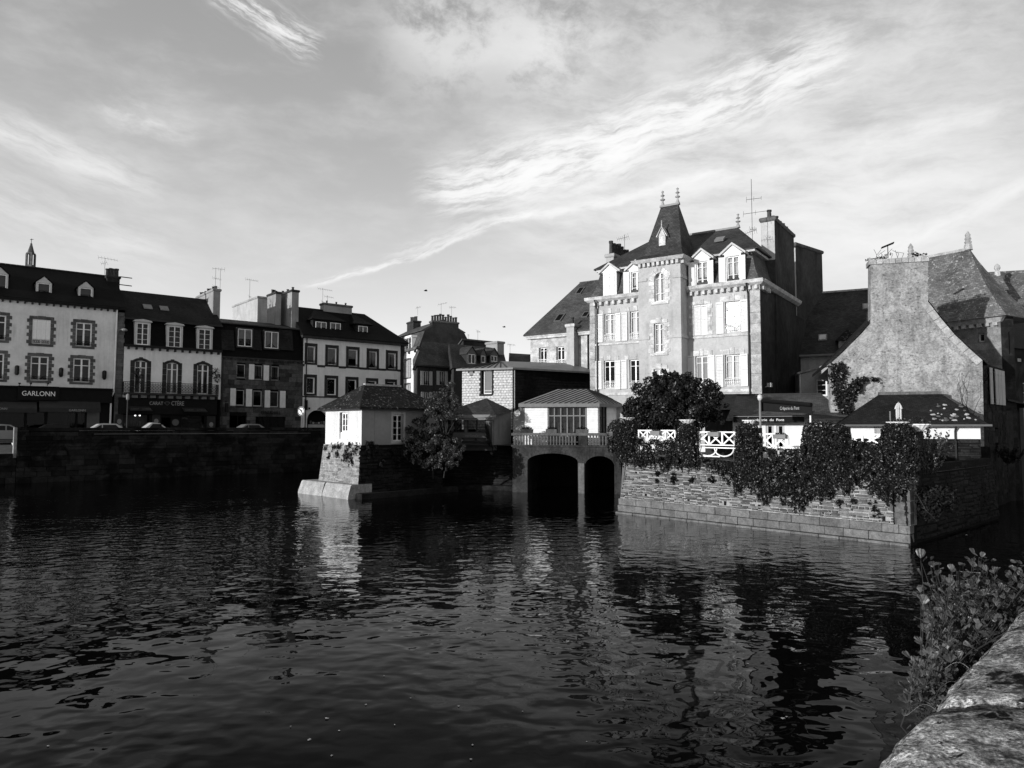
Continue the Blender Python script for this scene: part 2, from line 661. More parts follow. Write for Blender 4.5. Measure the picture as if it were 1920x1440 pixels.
def block(parent, x0, x1, y0, y1, z0, z1, mat, name='stone', mtx=None, kind='block', roll=0.0):
    me = unit_block(mat, kind, RN.randrange(5))
    m = (mtx or Matrix.Identity(4)) @ T((x0 + x1) / 2, (y0 + y1) / 2, (z0 + z1) / 2) @ Matrix.Rotation(roll, 4, 'Y') @ Matrix.Diagonal((x1 - x0, y1 - y0, z1 - z0, 1))
    return link(name, me, parent, m)


class Face:
    """a vertical working plane of a thing: x along it, y into it, z up from the thing's base"""
    def __init__(s, e, Mw, Ml):
        s.e, s.M = e, Ml
        s.W = Mw @ Ml
        s.I = s.W.inverted()

    def loc(s, px, py, y=0.0):
        o = s.I @ Vector((0, 0, H))
        d = s.I.to_3x3() @ pray(px, py)
        t = (y - o.y) / d.y
        p = o + d * t
        return p.x, p.z

    def locx(s, px, py, x=0.0):
        o = s.I @ Vector((0, 0, H))
        d = s.I.to_3x3() @ pray(px, py)
        t = (x - o.x) / d.x
        p = o + d * t
        return p.y, p.z

    def rect(s, px0, py0, px1, py1, y=0.0):
        cx, cy = (px0 + px1) / 2, (py0 + py1) / 2
        return (s.loc(px0, cy, y)[0], s.loc(px1, cy, y)[0], s.loc(cx, py1, y)[1], s.loc(cx, py0, y)[1])

    def x(s, px, y=0.0, py=760):
        return s.loc(px, py, y)[0]

    def z(s, px, py, y=0.0):
        return s.loc(px, py, y)[1]

    def sub(s, x, y, deg):
        return Face(s.e, s.W @ s.M.inverted() if False else s.W @ Matrix.Identity(4) @ s.M.inverted(), s.M @ T(x, y, 0) @ RZ(rad(deg)))


class House(Face):
    def __init__(s, name, label, cat, A, B, z0, group=None):
        d = Vector(B) - Vector(A)
        ang = math.atan2(d.y, d.x)
        e = thing(name, label, cat, (A[0], A[1], z0), ang, group)
        s.w = d.length
        s.z0 = z0
        super().__init__(e, T(A[0], A[1], z0) @ RZ(ang), Matrix.Identity(4))


def wall(face, mb, x0, x1, z0, z1, ops=(), depth=.2, y=0.0):
    """wall sheet with real openings and reveals"""
    mb.M = face.M
    xs = sorted({x0, x1, *[v for o in ops for v in o[:2] if x0 < v < x1]})
    zs = sorted({z0, z1, *[v for o in ops for v in o[2:4] if z0 < v < z1]})
    for i in range(len(xs) - 1):
        for j in range(len(zs) - 1):
            cx, cz = (xs[i] + xs[i + 1]) / 2, (zs[j] + zs[j + 1]) / 2
            if any(o[0] < cx < o[1] and o[2] < cz < o[3] for o in ops):
                continue
            mb.quad((xs[i], y, zs[j]), (xs[i + 1], y, zs[j]), (xs[i + 1], y, zs[j + 1]), (xs[i], y, zs[j + 1]))
    for o in ops:
        a, b, c, d = max(o[0], x0), min(o[1], x1), max(o[2], z0), min(o[3], z1)
        q = y + depth
        mb.quad((a, y, c), (a, q, c), (a, q, d), (a, y, d))
        mb.quad((b, y, c), (b, y, d), (b, q, d), (b, q, c))
        mb.quad((a, y, d), (a, q, d), (b, q, d), (b, y, d))
        mb.quad((a, y, c), (b, y, c), (b, q, c), (a, q, c))
    mb.M = Matrix.Identity(4)


def arch_fill(face, mb, x0, x1, zs, zt, depth=.2, y=0.0, n=8):
    """closes the corners above an arch inside a square-headed opening"""
    mb.M = face.M
    cx, hw, hh = (x0 + x1) / 2, (x1 - x0) / 2, zt - zs
    pts = [(cx - hw * math.cos(math.pi * i / (2 * n) * 1.0), zs + hh * math.sin(math.pi * i / (2 * n))) for i in range(n + 1)]
    for s in (1, -1):
        pp = [(cx + s * (p[0] - cx), p[1]) for p in pts]
        for i in range(n):
            a, b = pp[i], pp[i + 1]
            mb.quad((a[0], y, a[1]), (b[0], y, b[1]), (b[0], y, zt + .001), (a[0], y, zt + .001))
            mb.quad((a[0], y, a[1]), (a[0], y + depth, a[1]), (b[0], y + depth, b[1]), (b[0], y, b[1]))
    mb.M = Matrix.Identity(4)


def window(face, r, nx=2, nz=3, mat='white_paint', glass='glass', depth=.12, fw=.06, bar=.03, mid=.09, name='window', curtain=None, rail=None,
           sill=None, zdiv=None, back=False):
    x0, x1, z0, z1 = r
    w_, h_ = x1 - x0, z1 - z0
    mb = MB()
    t = .06
    mb.box(0, fw, 0, t, 0, h_).box(w_ - fw, w_, 0, t, 0, h_).box(fw, w_ - fw, 0, t, 0, fw).box(fw, w_ - fw, 0, t, h_ - fw, h_)
    xs, zs = [fw], [fw]
    for i in range(1, nx):
        xm = w_ * i / nx
        b = mid if (nx % 2 == 0 and i == nx // 2) else bar
        mb.box(xm - b / 2, xm + b / 2, -.01, t, fw, h_ - fw)
        xs += [xm - b / 2, xm + b / 2]
    xs.append(w_ - fw)
    zd = zdiv or [k / nz for k in range(1, nz)]
    for q in zd:
        zm = h_ * q
        for i in range(0, len(xs), 2):
            mb.box(xs[i], xs[i + 1], .005, t - .005, zm - bar / 2, zm + bar / 2)
        zs += [zm - bar / 2, zm + bar / 2]
    zs.append(h_ - fw)
    o = mb.build(name, mat, face.e, face.M @ T(x0, depth, z0))
    for i in range(0, len(xs), 2):
        for j in range(0, len(zs), 2):
            p = MB().quad((xs[i], .03, zs[j]), (xs[i + 1], .03, zs[j]), (xs[i + 1], .03, zs[j + 1]), (xs[i], .03, zs[j + 1]))
            p.build('pane', glass, o, uv=False, keep=True)
    if back:
        MB().box(-.06, w_ + .06, .55, .6, -.1, h_ + .1).build('dark_backing', 'inside', o, uv=False)  # near-black sheet stands in for the unlit room behind
    if curtain:
        cm, kind = curtain
        cb = MB()
        if kind == 'blind':
            cb.box(fw, w_ - fw, .09, .1, h_ * .45, h_ - fw)
        elif kind == 'full':
            n = 14
            for i in range(n):
                a, b = fw + (w_ - 2 * fw) * i / n, fw + (w_ - 2 * fw) * (i + 1) / n
                ya, yb = .12 + .03 * (i % 2), .12 + .03 * ((i + 1) % 2)
                cb.quad((a, ya, fw), (b, yb, fw), (b, yb, h_ - fw), (a, ya, h_ - fw))
        else:
            for s in (0, 1):
                n = 5
                for i in range(n):
                    f0, f1 = i / n, (i + 1) / n
                    g = lambda f: fw + f * w_ * .36 if s == 0 else w_ - fw - f * w_ * .36
                    ya, yb = .12 + .03 * (i % 2), .12 + .03 * ((i + 1) % 2)
                    za, zb = fw + f0 * h_ * .25, fw + f1 * h_ * .25
                    cb.quad((g(f0), ya, za), (g(f1), yb, zb), (g(f1), yb, h_ - fw), (g(f0), ya, h_ - fw))
        cb.build('curtain', cm, o, uv=False, keep=True)
    if rail:
        rm, rh = rail
        rb = MB()
        rb.box(-.02, w_ + .02, -depth - .04, -depth - .01, rh - .03, rh)
        rb.box(-.02, w_ + .02, -depth - .04, -depth - .01, .06, .085)
        n = max(5, int(w_ / .13))
        for i in range(n + 1):
            xx = w_ * i / n
            rb.box(xx - .009, xx + .009, -depth - .035, -depth - .015, .085, rh - .03)
        for i in range(n):
            cxx, czz, rr = w_ * (i + .5) / n, rh * .5, w_ / n * .36
            pp = [(cxx + rr * math.cos(k * math.pi / 3), -depth - .025, czz + rr * 1.5 * math.sin(k * math.pi / 3)) for k in range(7)]
            rb.path(pp, .012, 4)
        rb.build('railing', rm, o, uv=False)
    if sill:
        sm, sd = sill
        MB().box(-.08, w_ + .08, -depth - sd, .02, -.1, -.002).build('sill', sm, o, uv=False)
    return o


def shutter_mesh(mat, louver=True):
    key = (mat, 'shutter', louver)
    if key in _unit:
        return _unit[key]
    mb = MB()
    if louver:
        mb.box(0, .1, 0, 1, 0, 1).box(.9, 1, 0, 1, 0, 1)
        for a, b in ((0, .05), (.47, .51), (.95, 1)):
            mb.box(.1, .9, 0.05, .95, a, b)
        for q in range(2):
            for i in range(9):
                z = (.055 if q == 0 else .52) + i * .0468
                mb.add([(.1, .15, z), (.9, .15, z), (.9, .85, z + .043), (.1, .85, z + .043), (.1, .25, z - .004), (.9, .25, z - .004), (.9, .95, z + .039), (.1, .95, z + .039)],
                       [(0, 1, 2, 3), (7, 6, 5, 4), (0, 4, 5, 1), (3, 2, 6, 7)])
    else:
        mb.box(0, .495, 0, 1, 0, 1).box(.505, 1, 0, 1, 0, 1)
        mb.box(.06, .94, -.25, 0, .12, .17).box(.06, .94, -.25, 0, .82, .87)
    o = mb.build('shutter', mat)
    me = o.data
    bpy.data.objects.remove(o)
    _unit[key] = me
    return me


def shutter(face, r, mat='shutter_paint', louver=True, y=-.05, t=.04, swing=0.0, hinge=0):
    x0, x1, z0, z1 = r
    m = T(x0, y, z0)
    if swing:
        hx = x0 if hinge == 0 else x1
        m = T(hx, y, 0) @ RZ(swing) @ T(-hx, -y, 0) @ m
    return link('shutter', shutter_mesh(mat, louver), face.e, face.M @ m @ Matrix.Diagonal((x1 - x0, t, z1 - z0, 1)))


def quoins(face, win, r, mat, bw=.2, n=6, jut=.1, y=-.03, head=True, sill=True, wob=True, t=.1, key=False):
    """toothed stone surround: alternate long and short blocks; each stone belongs to its window"""
    x0, x1, z0, z1 = r
    im = win.matrix_basis.inverted() @ face.M
    h = (z1 - z0) / n
    for s in (0, 1):
        for i in range(n):
            w_ = bw + (jut if i % 2 == 0 else 0)
            a, b = (x0 - w_, x0 - .002) if s == 0 else (x1 + .002, x1 + w_)
            block(win, a, b, y, y + t, z0 + i * h + .006, z0 + (i + 1) * h - .006, mat, 'surround_stone', im)
    if head:
        k = 3
        hh = bw * 1.05
        for i in range(k):
            a = x0 - bw + (x1 - x0 + 2 * bw) * i / k
            b = x0 - bw + (x1 - x0 + 2 * bw) * (i + 1) / k
            up = hh * (.25 if key and i == 1 else 0) + (.035 if i == 1 else 0)
            block(win, a + .004, b - .004, y - (.02 if i == 1 else 0), y + t, z1 + .004, z1 + hh + up, mat, 'surround_stone', im)
    if sill:
        block(win, x0 - bw, x1 + bw, y - .04, y + t, z0 - bw * .8, z0 - .004, mat, 'sill', im)


def flat_surround(face, win, r, mat, bl=.2, br=.2, bt=.22, bb=.2, y=-.03, t=.08):
    x0, x1, z0, z1 = r
    im = win.matrix_basis.inverted() @ face.M
    for a in ((x0 - bl, x0, z0 - bb, z1 + bt), (x1, x1 + br, z0 - bb, z1 + bt), (x0 + .002, x1 - .002, z1 + .002, z1 + bt - .004), (x0 + .002, x1 - .002, z0 - bb + .004, z0 - .002)):
        block(win, a[0], a[1], y, y + t, a[2], a[3], mat, 'surround_stone', im)


def pot_mesh(mat):
    key = (mat, 'pot')
    if key not in _unit:
        o = MB().lathe([(.5, 0), (.42, .1), (.38, .8), (.48, .84), (.48, 1.0), (.36, 1.0), (.34, .7)], n=9).build('chimney_pot', mat, smooth=False)
        _unit[key] = o.data
        bpy.data.objects.remove(o)
    return _unit[key]


def chimney(face, x0, x1, y0, y1, z0, z1, mat='render_dark', pots=0, ph=.5, pr=.13, along='x', capmat=None, bands=True, slit=None):
    mb = MB()
    mb.M = face.M
    mb.box(x0, x1, y0, y1, z0, z1 - .28)
    o = mb.build('chimney', mat, face.e)
    cb = MB()
    cb.M = face.M
    if bands:
        cb.rects([(x0 - .05, x1 + .05, y0 - .05, y1 + .05, z1 - .28), (x0 - .1, x1 + .1, y0 - .1, y1 + .1, z1 - .2), (x0 - .1, x1 + .1, y0 - .1, y1 + .1, z1 - .06), (x0 - .03, x1 + .03, y0 - .03, y1 + .03, z1)])
    else:
        cb.box(x0 - .02, x1 + .02, y0 - .02, y1 + .02, z1 - .28, z1)
    cb.build('chimney_cap', capmat or mat, o)
    for i in range(pots):
        f = (i + .5) / pots
        px_, py_ = (x0 + (x1 - x0) * f, (y0 + y1) / 2) if along == 'x' else ((x0 + x1) / 2, y0 + (y1 - y0) * f)
        hh = ph * RN.uniform(.75, 1.2)
        link('chimney_pot', pot_mesh('terracotta'), o, face.M @ T(px_, py_, z1 - .01) @ Matrix.Diagonal((pr * 2, pr * 2, hh, 1)))
    return o


def antenna(e, base, h, mat='iron', arms=((.9, .9, 0, 7),), lean=0.0, Mx=None):
    """tv aerial: mast and yagi booms with cross rods; arms = (height fraction, boom length, heading, rods)"""
    mb = MB()
    if Mx is not None:
        mb.M = Mx
    b = Vector(base)
    mb.tube(b, b + Vector((lean, 0, h)), .015, 5)
    for hf, L, a, k in arms:
        p = b + Vector((lean * hf, 0, h * hf))
        d = Vector((math.cos(a), math.sin(a), 0))
        s = Vector((-d.y, d.x, 0))
        mb.tube(p - d * L * .35, p + d * L * .65, .013, 4)
        for i in range(k):
            q = p + d * L * (-.35 + i / max(1, k - 1))
            ll = .22 * (1 - .5 * i / k)
            mb.tube(q - s * ll * .5 - Vector((0, 0, ll)), q + s * ll * .5 + Vector((0, 0, ll)), .008, 4)
    return mb.build('antenna', mat, e, uv=False)


def lettering(parent, body, mtx, width, height, mat, ext=.012, shear=0.0):
    cu = bpy.data.curves.new('lettering', 'FONT')
    cu.body = body
    cu.size = 1.0
    cu.extrude = ext
    cu.align_x = 'LEFT'
    cu.align_y = 'BOTTOM_BASELINE'
    cu.shear = shear
    cu.resolution_u = 3
    o = bpy.data.objects.new('lettering', cu)
    COL.objects.link(o)
    bpy.context.view_layer.update()
    dx = max(o.dimensions.x, .01)
    dg = bpy.context.evaluated_depsgraph_get()
    me = bpy.data.meshes.new_from_object(o.evaluated_get(dg))
    bpy.data.objects.remove(o)
    me.materials.clear()
    me.materials.append(M(mat))
    sx = width / dx
    sz = height / .70
    return link('lettering', me, parent, mtx @ Matrix.Rotation(math.pi / 2, 4, 'X') @ Matrix.Diagonal((sx, sz, 1, 1)))


def letters_px(face, parent, body, px0, px1, py_top, py_base, y, mat, shear=0.0):
    x0, zb = face.loc(px0, py_base, y)
    x1, zt = face.loc(px1, py_base, y)
    zt = face.loc(px0, py_top, y)[1]
    return lettering(parent, body, face.M @ T(x0, y, zb), x1 - x0, zt - zb, mat, shear=shear)


def leaf_mesh(name, pts, nrm, size, mat, parent=None, seed=1, jitter=.8, aspect=1.5, kind=None):
    """many small folded leaves: pts (n,3), nrm (n,3) preferred facing"""
    rg = np.random.default_rng(seed)
    n = len(pts)
    nn = nrm + rg.normal(0, jitter, (n, 3))
    nn /= np.linalg.norm(nn, axis=1, keepdims=True) + 1e-9
    a = np.cross(nn, rg.normal(0, 1, (n, 3)))
    a /= np.linalg.norm(a, axis=1, keepdims=True) + 1e-9
    b = np.cross(nn, a)
    s = size * rg.uniform(.45, 1.45, (n, 1))
    fold = nn * s * .22
    v = np.empty((n, 4, 3))
    v[:, 0] = pts - a * s * aspect * .5
    v[:, 1] = pts + b * s * .5 + fold
    v[:, 2] = pts + a * s * aspect * .5
    v[:, 3] = pts - b * s * .5 + fold
    me = bpy.data.meshes.new(name)
    idx = (np.arange(n)[:, None] * 4)
    tri = np.concatenate([idx + np.array([[0, 1, 2]]), idx + np.array([[0, 2, 3]])], 1).reshape(-1, 3)
    me.vertices.add(n * 4)
    me.vertices.foreach_set('co', v.reshape(-1))
    me.loops.add(len(tri) * 3)
    me.loops.foreach_set('vertex_index', tri.reshape(-1).astype(np.int32))
    me.polygons.add(len(tri))
    me.polygons.foreach_set('loop_start', np.arange(0, len(tri) * 3, 3, dtype=np.int32))
    me.polygons.foreach_set('loop_total', np.full(len(tri), 3, dtype=np.int32))
    me.update()
    me.validate()
    me.materials.append(M(mat))
    o = link(name, me, parent)
    if kind:
        o['kind'] = kind
    return o


def blob_points(blobs, n, seed=1, shell=.55):
    """points through a set of ellipsoids (centre, radii), denser near the skin, with outward directions"""
    rg = np.random.default_rng(seed)
    vol = np.array([b[1][0] * b[1][1] * b[1][2] for b in blobs]) ** .7
    pick = rg.choice(len(blobs), n, p=vol / vol.sum())
    c = np.array([b[0] for b in blobs], float)[pick]
    r = np.array([b[1] for b in blobs], float)[pick]
    d = rg.normal(0, 1, (n, 3))
    d /= np.linalg.norm(d, axis=1, keepdims=True)
    f = shell + (1 - shell) * rg.uniform(0, 1, (n, 1)) ** .5
    f *= rg.uniform(.85, 1.12, (n, 1))
    return c + d * r * f, d / r / np.linalg.norm(d / r, axis=1, keepdims=True)
# =================================================================== setting: water, ground
STREET = 2.95
ROWDIR = Vector((math.sin(rad(50.5)), math.cos(rad(50.5))))
ROW0 = gp(0, 62.0)


def line_at(px, P, d):
    """where the sight line of column px crosses the ground line P + t d"""
    r = pray(px, HOR)
    rx, ry = r.x, r.y
    det = d.x * ry - d.y * rx
    t = (rx * P.y - ry * P.x) / det
    return P + d * t


def rowpt(px):
    return line_at(px, ROW0, ROWDIR)


QDIR = Vector((math.sin(rad(50)), math.cos(rad(50))))
Q0 = gp(0, 52.6)


def qpt(px):
    return line_at(px, Q0, QDIR)


# river: one sheet, finely meshed where the ripples are near, with real waves
def make_water():
    m, nt, out = newmat('river_water')
    geo = nt.n('ShaderNodeNewGeometry').outputs['Position']
    # distance from the near bank: the ripples far out are finer and livelier
    sy = nt.n('ShaderNodeSeparateXYZ', i_Vector=geo).outputs[1]
    farm = nt.ramp(sy, 9.0, 24.0)
    mid = nt.noise(nt.scale(geo, 1.0, 1.12, 1), 2.0, 1, .4, .25)
    fine = nt.noise(nt.scale(geo, 1.0, 1.3, 1), 4.6, 1, .5)
    broad = nt.noise(geo, .12, 3, .5)
    amp = nt.m('MULTIPLY', nt.ramp(broad, .36, .64, .35, 1.25), nt.mixf(farm, .75, 1.0))
    h = nt.m('ADD', nt.m('MULTIPLY', mid, .8), nt.m('MULTIPLY', fine, nt.m('ADD', nt.mixf(farm, .04, .17), nt.ramp(sy, 24.0, 40.0, 0.0, .10))))
    h = nt.m('MULTIPLY', h, amp)
    bmp = nt.n('ShaderNodeBump', i_Height=h)
    bmp.inputs['Strength'].default_value = 1.0
    bmp.inputs['Distance'].default_value = .042
    # mirror of the sky over peat-black depth: the reflectance climbs steeply towards grazing
    fr = nt.n('ShaderNodeFresnel', i_IOR=1.33, i_Normal=bmp.outputs[0])
    fac = nt.m('MINIMUM', nt.m('MULTIPLY', nt.m('POWER', fr.outputs[0], 2.25), 4.4), .56)
    gl = nt.n('ShaderNodeBsdfGlossy', i_Roughness=.0, i_Normal=bmp.outputs[0])
    gl.inputs['Color'].default_value = (1, 1, 1, 1)
    df = nt.n('ShaderNodeBsdfDiffuse')
    df.inputs['Color'].default_value = (.0015, .0015, .0015, 1)
    mx = nt.n('ShaderNodeMixShader', i_0=fac)
    nt.t.links.new(df.outputs[0], mx.inputs[1])
    nt.t.links.new(gl.outputs[0], mx.inputs[2])
    nt.t.links.new(mx.outputs[0], out.inputs[0])
    rg = np.random.default_rng(5)
    ys = np.concatenate([-6 + np.arange(0, 8, .8), 2 * (1.0125 ** np.arange(0, 330))])
    ys = ys[ys < 130]
    nx = 300
    u = np.linspace(-1, 1, nx)
    X = np.empty((len(ys), nx))
    for i, y in enumerate(ys):
        half = max(8.0, abs(y) * 1.0 + 4)
        X[i] = u * half
    Y = np.repeat(ys[:, None], nx, 1)
    Z = np.zeros_like(X)
    for k in range(26):
        lam = rg.uniform(.4, 2.0)
        ang = rg.uniform(0, math.pi)
        kx, ky = 2 * math.pi / lam * math.cos(ang), 2 * math.pi / lam * math.sin(ang)
        a = .0009 * lam
        Z += a * np.sin(kx * X + ky * Y + rg.uniform(0, 6.28)) * (1 - np.clip((Y - 14) / 30, 0, .75)) * (.6 + .4 * np.sin(X * .21 + k) * np.sin(Y * .17 + 2 * k))
    nr = len(ys)
    V = np.stack([X, Y, Z], -1).reshape(-1, 3)
    i = np.arange((nr - 1) * (nx - 1))
    r, c_ = i // (nx - 1), i % (nx - 1)
    q = np.stack([r * nx + c_, r * nx + c_ + 1, (r + 1) * nx + c_ + 1, (r + 1) * nx + c_], 1)
    me = bpy.data.meshes.new('river_water')
    me.vertices.add(len(V))
    me.vertices.foreach_set('co', V.reshape(-1))
    me.loops.add(q.size)
    me.loops.foreach_set('vertex_index', q.reshape(-1).astype(np.int32))
    me.polygons.add(len(q))
    me.polygons.foreach_set('loop_start', np.arange(0, q.size, 4, dtype=np.int32))
    me.polygons.foreach_set('loop_total', np.full(len(q), 4, dtype=np.int32))
    me.polygons.foreach_set('use_smooth', np.ones(len(q), bool))
    me.update()
    me.materials.append(m)
    o = link('river_water', me)
    tag(o, 'dark rippled river water reflecting the houses', kind='structure')
    # the river going on beyond the sides of the view
    for nm, xa, xb, ya, yb in (('water', -1500, -135, -400, 60), ('water', -135, -8, -400, -6.2)):
        pass


make_water()

g = MB()
qa, qb = qpt(-700), qpt(640)
qn = Vector((-QDIR.y, QDIR.x))          # inland side of the left quay
far = [qa + qn * .3 - QDIR * 400, qa + qn * .3, qb + qn * .3, Vector((-10, 50.2)), Vector((6, 50.2)), Vector((14, 44)), Vector((22, 37)), Vector((27, 42)), Vector((400, 60)), Vector((1500, 1500)), Vector((-1500, 1500))]
pts = [(p.x, p.y, STREET) for p in far]
g.poly(pts)
ground = g.build('street_ground', 'asphalt')
tag(ground, 'dark street surface of the quays behind the houses', kind='structure')
# pavement in front of the shops
pv = MB()
a, b = rowpt(-120), rowpt(770)
n_in = Vector((ROWDIR.y, -ROWDIR.x))
pv.add([(a.x, a.y, STREET + .12), (b.x, b.y, STREET + .12), (b.x + n_in.x * 2, b.y + n_in.y * 2, STREET + .12), (a.x + n_in.x * 2, a.y + n_in.y * 2, STREET + .12),
        (a.x + n_in.x * 2, a.y + n_in.y * 2, STREET), (b.x + n_in.x * 2, b.y + n_in.y * 2, STREET)], [(3, 2, 1, 0), (2, 3, 4, 5)])
tag(pv.build('pavement', 'pavement'), 'raised kerbed pavement along the shop fronts', kind='structure')

# =================================================================== left quay wall
QB0, QB1 = qpt(33), qpt(640)
qw = House('quay_wall', 'long dark mossy stone quay wall below the row of shops', 'wall', QB0, QB1, 0.0)
TOPZ = 4.12
core = MB()
core.box(0, qw.w, .16, .62, -1.5, TOPZ - .25)
core.build('wall_core', 'mortar_dark', qw.e)
cp = MB()
xx = 0.0
while xx < qw.w:
    L = RN.uniform(1.3, 2.1)
    block(qw.e, xx + .008, min(xx + L, qw.w) - .008, -.02, .66, TOPZ - .24, TOPZ, 'quay_stone', 'coping_stone')
    xx += L
z = -.05
while z < TOPZ - .3:
    h_ = RN.uniform(.34, .5) if z < 2.2 else RN.uniform(.24, .34)
    h_ = min(h_, TOPZ - .25 - z)
    if h_ < .1:
        break
    xx = -RN.uniform(0, .5)
    while xx < qw.w:
        L = RN.uniform(.7, 1.5) if z < 2.2 else RN.uniform(.9, 1.9)
        bat = .10 * (1 - z / TOPZ)
        x_a, x_b = max(0.0, xx) + .012, min(xx + L, qw.w) - .012
        if x_b - x_a > .15:
            block(qw.e, x_a, x_b, -bat + RN.uniform(-.03, .03), .3, z + .01, z + h_ - .01, 'quay_stone', 'stone')
        xx += L
    z += h_
# end pier of the parapet; its sunlit paleness is put into the stone
e1 = MB()
e1.box(-.2, -.01, -.02, .6, 1.9, TOPZ + .02)
e1.build('end_pier', 'pier_stone', qw.e)
# thin pipe fixed along the parapet
MB().path([(5 + i * 2.0, -.08, 3.62 - .004 * i) for i in range(int((qw.w - 6) / 2))], .018, 4).build('conduit_pipe', 'zinc', qw.e, uv=False)
# low slip wall at the far left edge
QL = qpt(-260)
lw = House('slip_wall', 'low dark stone wall of the slipway under the parked silver car', 'wall', QL, QB0, 0.0)
MB().box(0, lw.w, .1, .6, -1.5, 2.2).build('wall_core', 'mortar_dark', lw.e)
z = 0.0
for h_ in (.42, .46, .44, .45, .4):
    xx = 0.0
    while xx < lw.w - .2:
        L = RN.uniform(.9, 1.7)
        block(lw.e, xx + .012, min(xx + L, lw.w) - .012, RN.uniform(-.03, .02), .3, z + .01, z + h_ - .01, 'quay_stone', 'stone')
        xx += L
    z += h_
sl_ = MB()
a, b = QL, QB0
k = qn
sl_.quad((a.x + k.x * .3, a.y + k.y * .3, 2.2), (b.x + k.x * .3, b.y + k.y * .3, 2.2), (b.x + k.x * 4, b.y + k.y * 4, STREET + .015), (a.x + k.x * 4, a.y + k.y * 4, STREET + .015))
tag(sl_.build('slipway', 'pavement'), 'sloping paved slipway at the quay edge', kind='structure')
# cut the street sheet away over the slip: it starts behind it
ground.data.vertices[1].co = (QL.x + k.x * 3.98, QL.y + k.y * 3.98, STREET)
ground.data.vertices[0].co = (QL.x + k.x * 3.98 - QDIR.x * 400, QL.y + k.y * 3.98 - QDIR.y * 400, STREET)
gm = bmesh.new()
gm.from_mesh(ground.data)
gm.free()


# =================================================================== helper for row houses
def shell(h, x0, x1, z1, depth, mat, back=True):
    mb = MB()
    mb.quad((x0, 0, 0), (x0, depth, 0), (x0, depth, z1), (x0, 0, z1))
    mb.quad((x1, 0, 0), (x1, depth, 0), (x1, depth, z1), (x1, 0, z1))
    mb.quad((x0, depth, 0), (x1, depth, 0), (x1, depth, z1), (x0, depth, z1))
    mb.quad((x0, 0, z1 - .01), (x1, 0, z1 - .01), (x1, depth, z1 - .01), (x0, depth, z1 - .01))
    return mb.build('side_wall', mat, h.e)


def brackets(h, x0, x1, zt, n, mat, w_=.14, d=.3, hh=.22, y=0.0):
    for i in range(n):
        xm = x0 + (x1 - x0) * (i + .5) / n
        block(h.e, xm - w_ / 2, xm + w_ / 2, y - d, y + .02, zt - hh, zt, mat, 'bracket')


def gable_dormer(h, r, y, depth, wallmat='grey_paint', roofmat='slate_shop', front='cream_paint', nx=1, nz=1, gh=.5, over=.1, glass='glass'):
    x0, x1, z0, z1 = r
    b = MB()
    b.M = h.M
    b.box(x0 - .12, x0, y + .02, y + depth, z0 - .1, z1 + .05).box(x1, x1 + .12, y + .02, y + depth, z0 - .1, z1 + .05)
    b.box(x0, x1, y + .3, y + .35, z0, z1)
    o = b.build('dormer', wallmat, h.e)
    cx = (x0 + x1) / 2
    fr = MB()
    fr.M = h.M
    fr.prism([(x0 - .14, z1 + .02), (x1 + .14, z1 + .02), (cx, z1 + gh)], y - .02, y + .12)
    fr.box(x0 - .12, x0 - .01, y - .02, y + .02, z0 - .06, z1 + .02).box(x1 + .01, x1 + .12, y - .02, y + .02, z0 - .06, z1 + .02)
    fr.box(x0 - .14, x1 + .14, y - .06, y + .1, z0 - .12, z0 - .04)
    fr.build('dormer_front', front, o)
    rf = MB()
    rf.M = h.M
    for s in (-1, 1):
        xe = cx + s * ((x1 - x0) / 2 + .28)
        ze = z1 - .06
        rf.add([(cx, y - .12, z1 + gh + .06), (xe, y - .12, ze), (xe, y + depth, ze), (cx, y + depth, z1 + gh + .06),
                (cx, y - .12, z1 + gh + .12), (xe, y - .12, ze + .07), (xe, y + depth, ze + .07), (cx, y + depth, z1 + gh + .12)],
               [(0, 1, 2, 3), (7, 6, 5, 4), (0, 4, 5, 1), (1, 5, 6, 2)])
    rf.build('dormer_roof', roofmat, o)
    return window(Face(h.e, h.W @ h.M.inverted(), h.M), r, nx, nz, 'white_paint', glass, depth=y + .03, fw=.07)


# =================================================================== first shop house (three bays, dormers)
G = House('shop_house', 'pale rendered three-storey shop house with toothed stone window surrounds and dormers', 'house', rowpt(-150), rowpt(228), STREET, 'row of houses on the far quay')
zc = G.z(217, 581)
xr = G.w
xw = G.x(214)
wins2 = [G.rect(-30, 590, 11, 637), G.rect(60.5, 599, 94.5, 645), G.rect(142, 605, 172, 649.5)]
wins1 = [G.rect(-30, 662, 7, 711), G.rect(57, 668, 90.5, 713.5), G.rect(137, 672, 168.5, 716.5)]
wins2 += [G.rect(-110, 583, -76, 630)]
wins1 += [G.rect(-110, 658, -76, 706)]
zsh = G.z(150, 730)
mb = MB()
wall(G, mb, 0, xw, zsh - .1, zc, wins2 + wins1)
mb.build('wall', 'render_shop', G.e)
shell(G, 0, xr, zc, 9, 'render_dark')
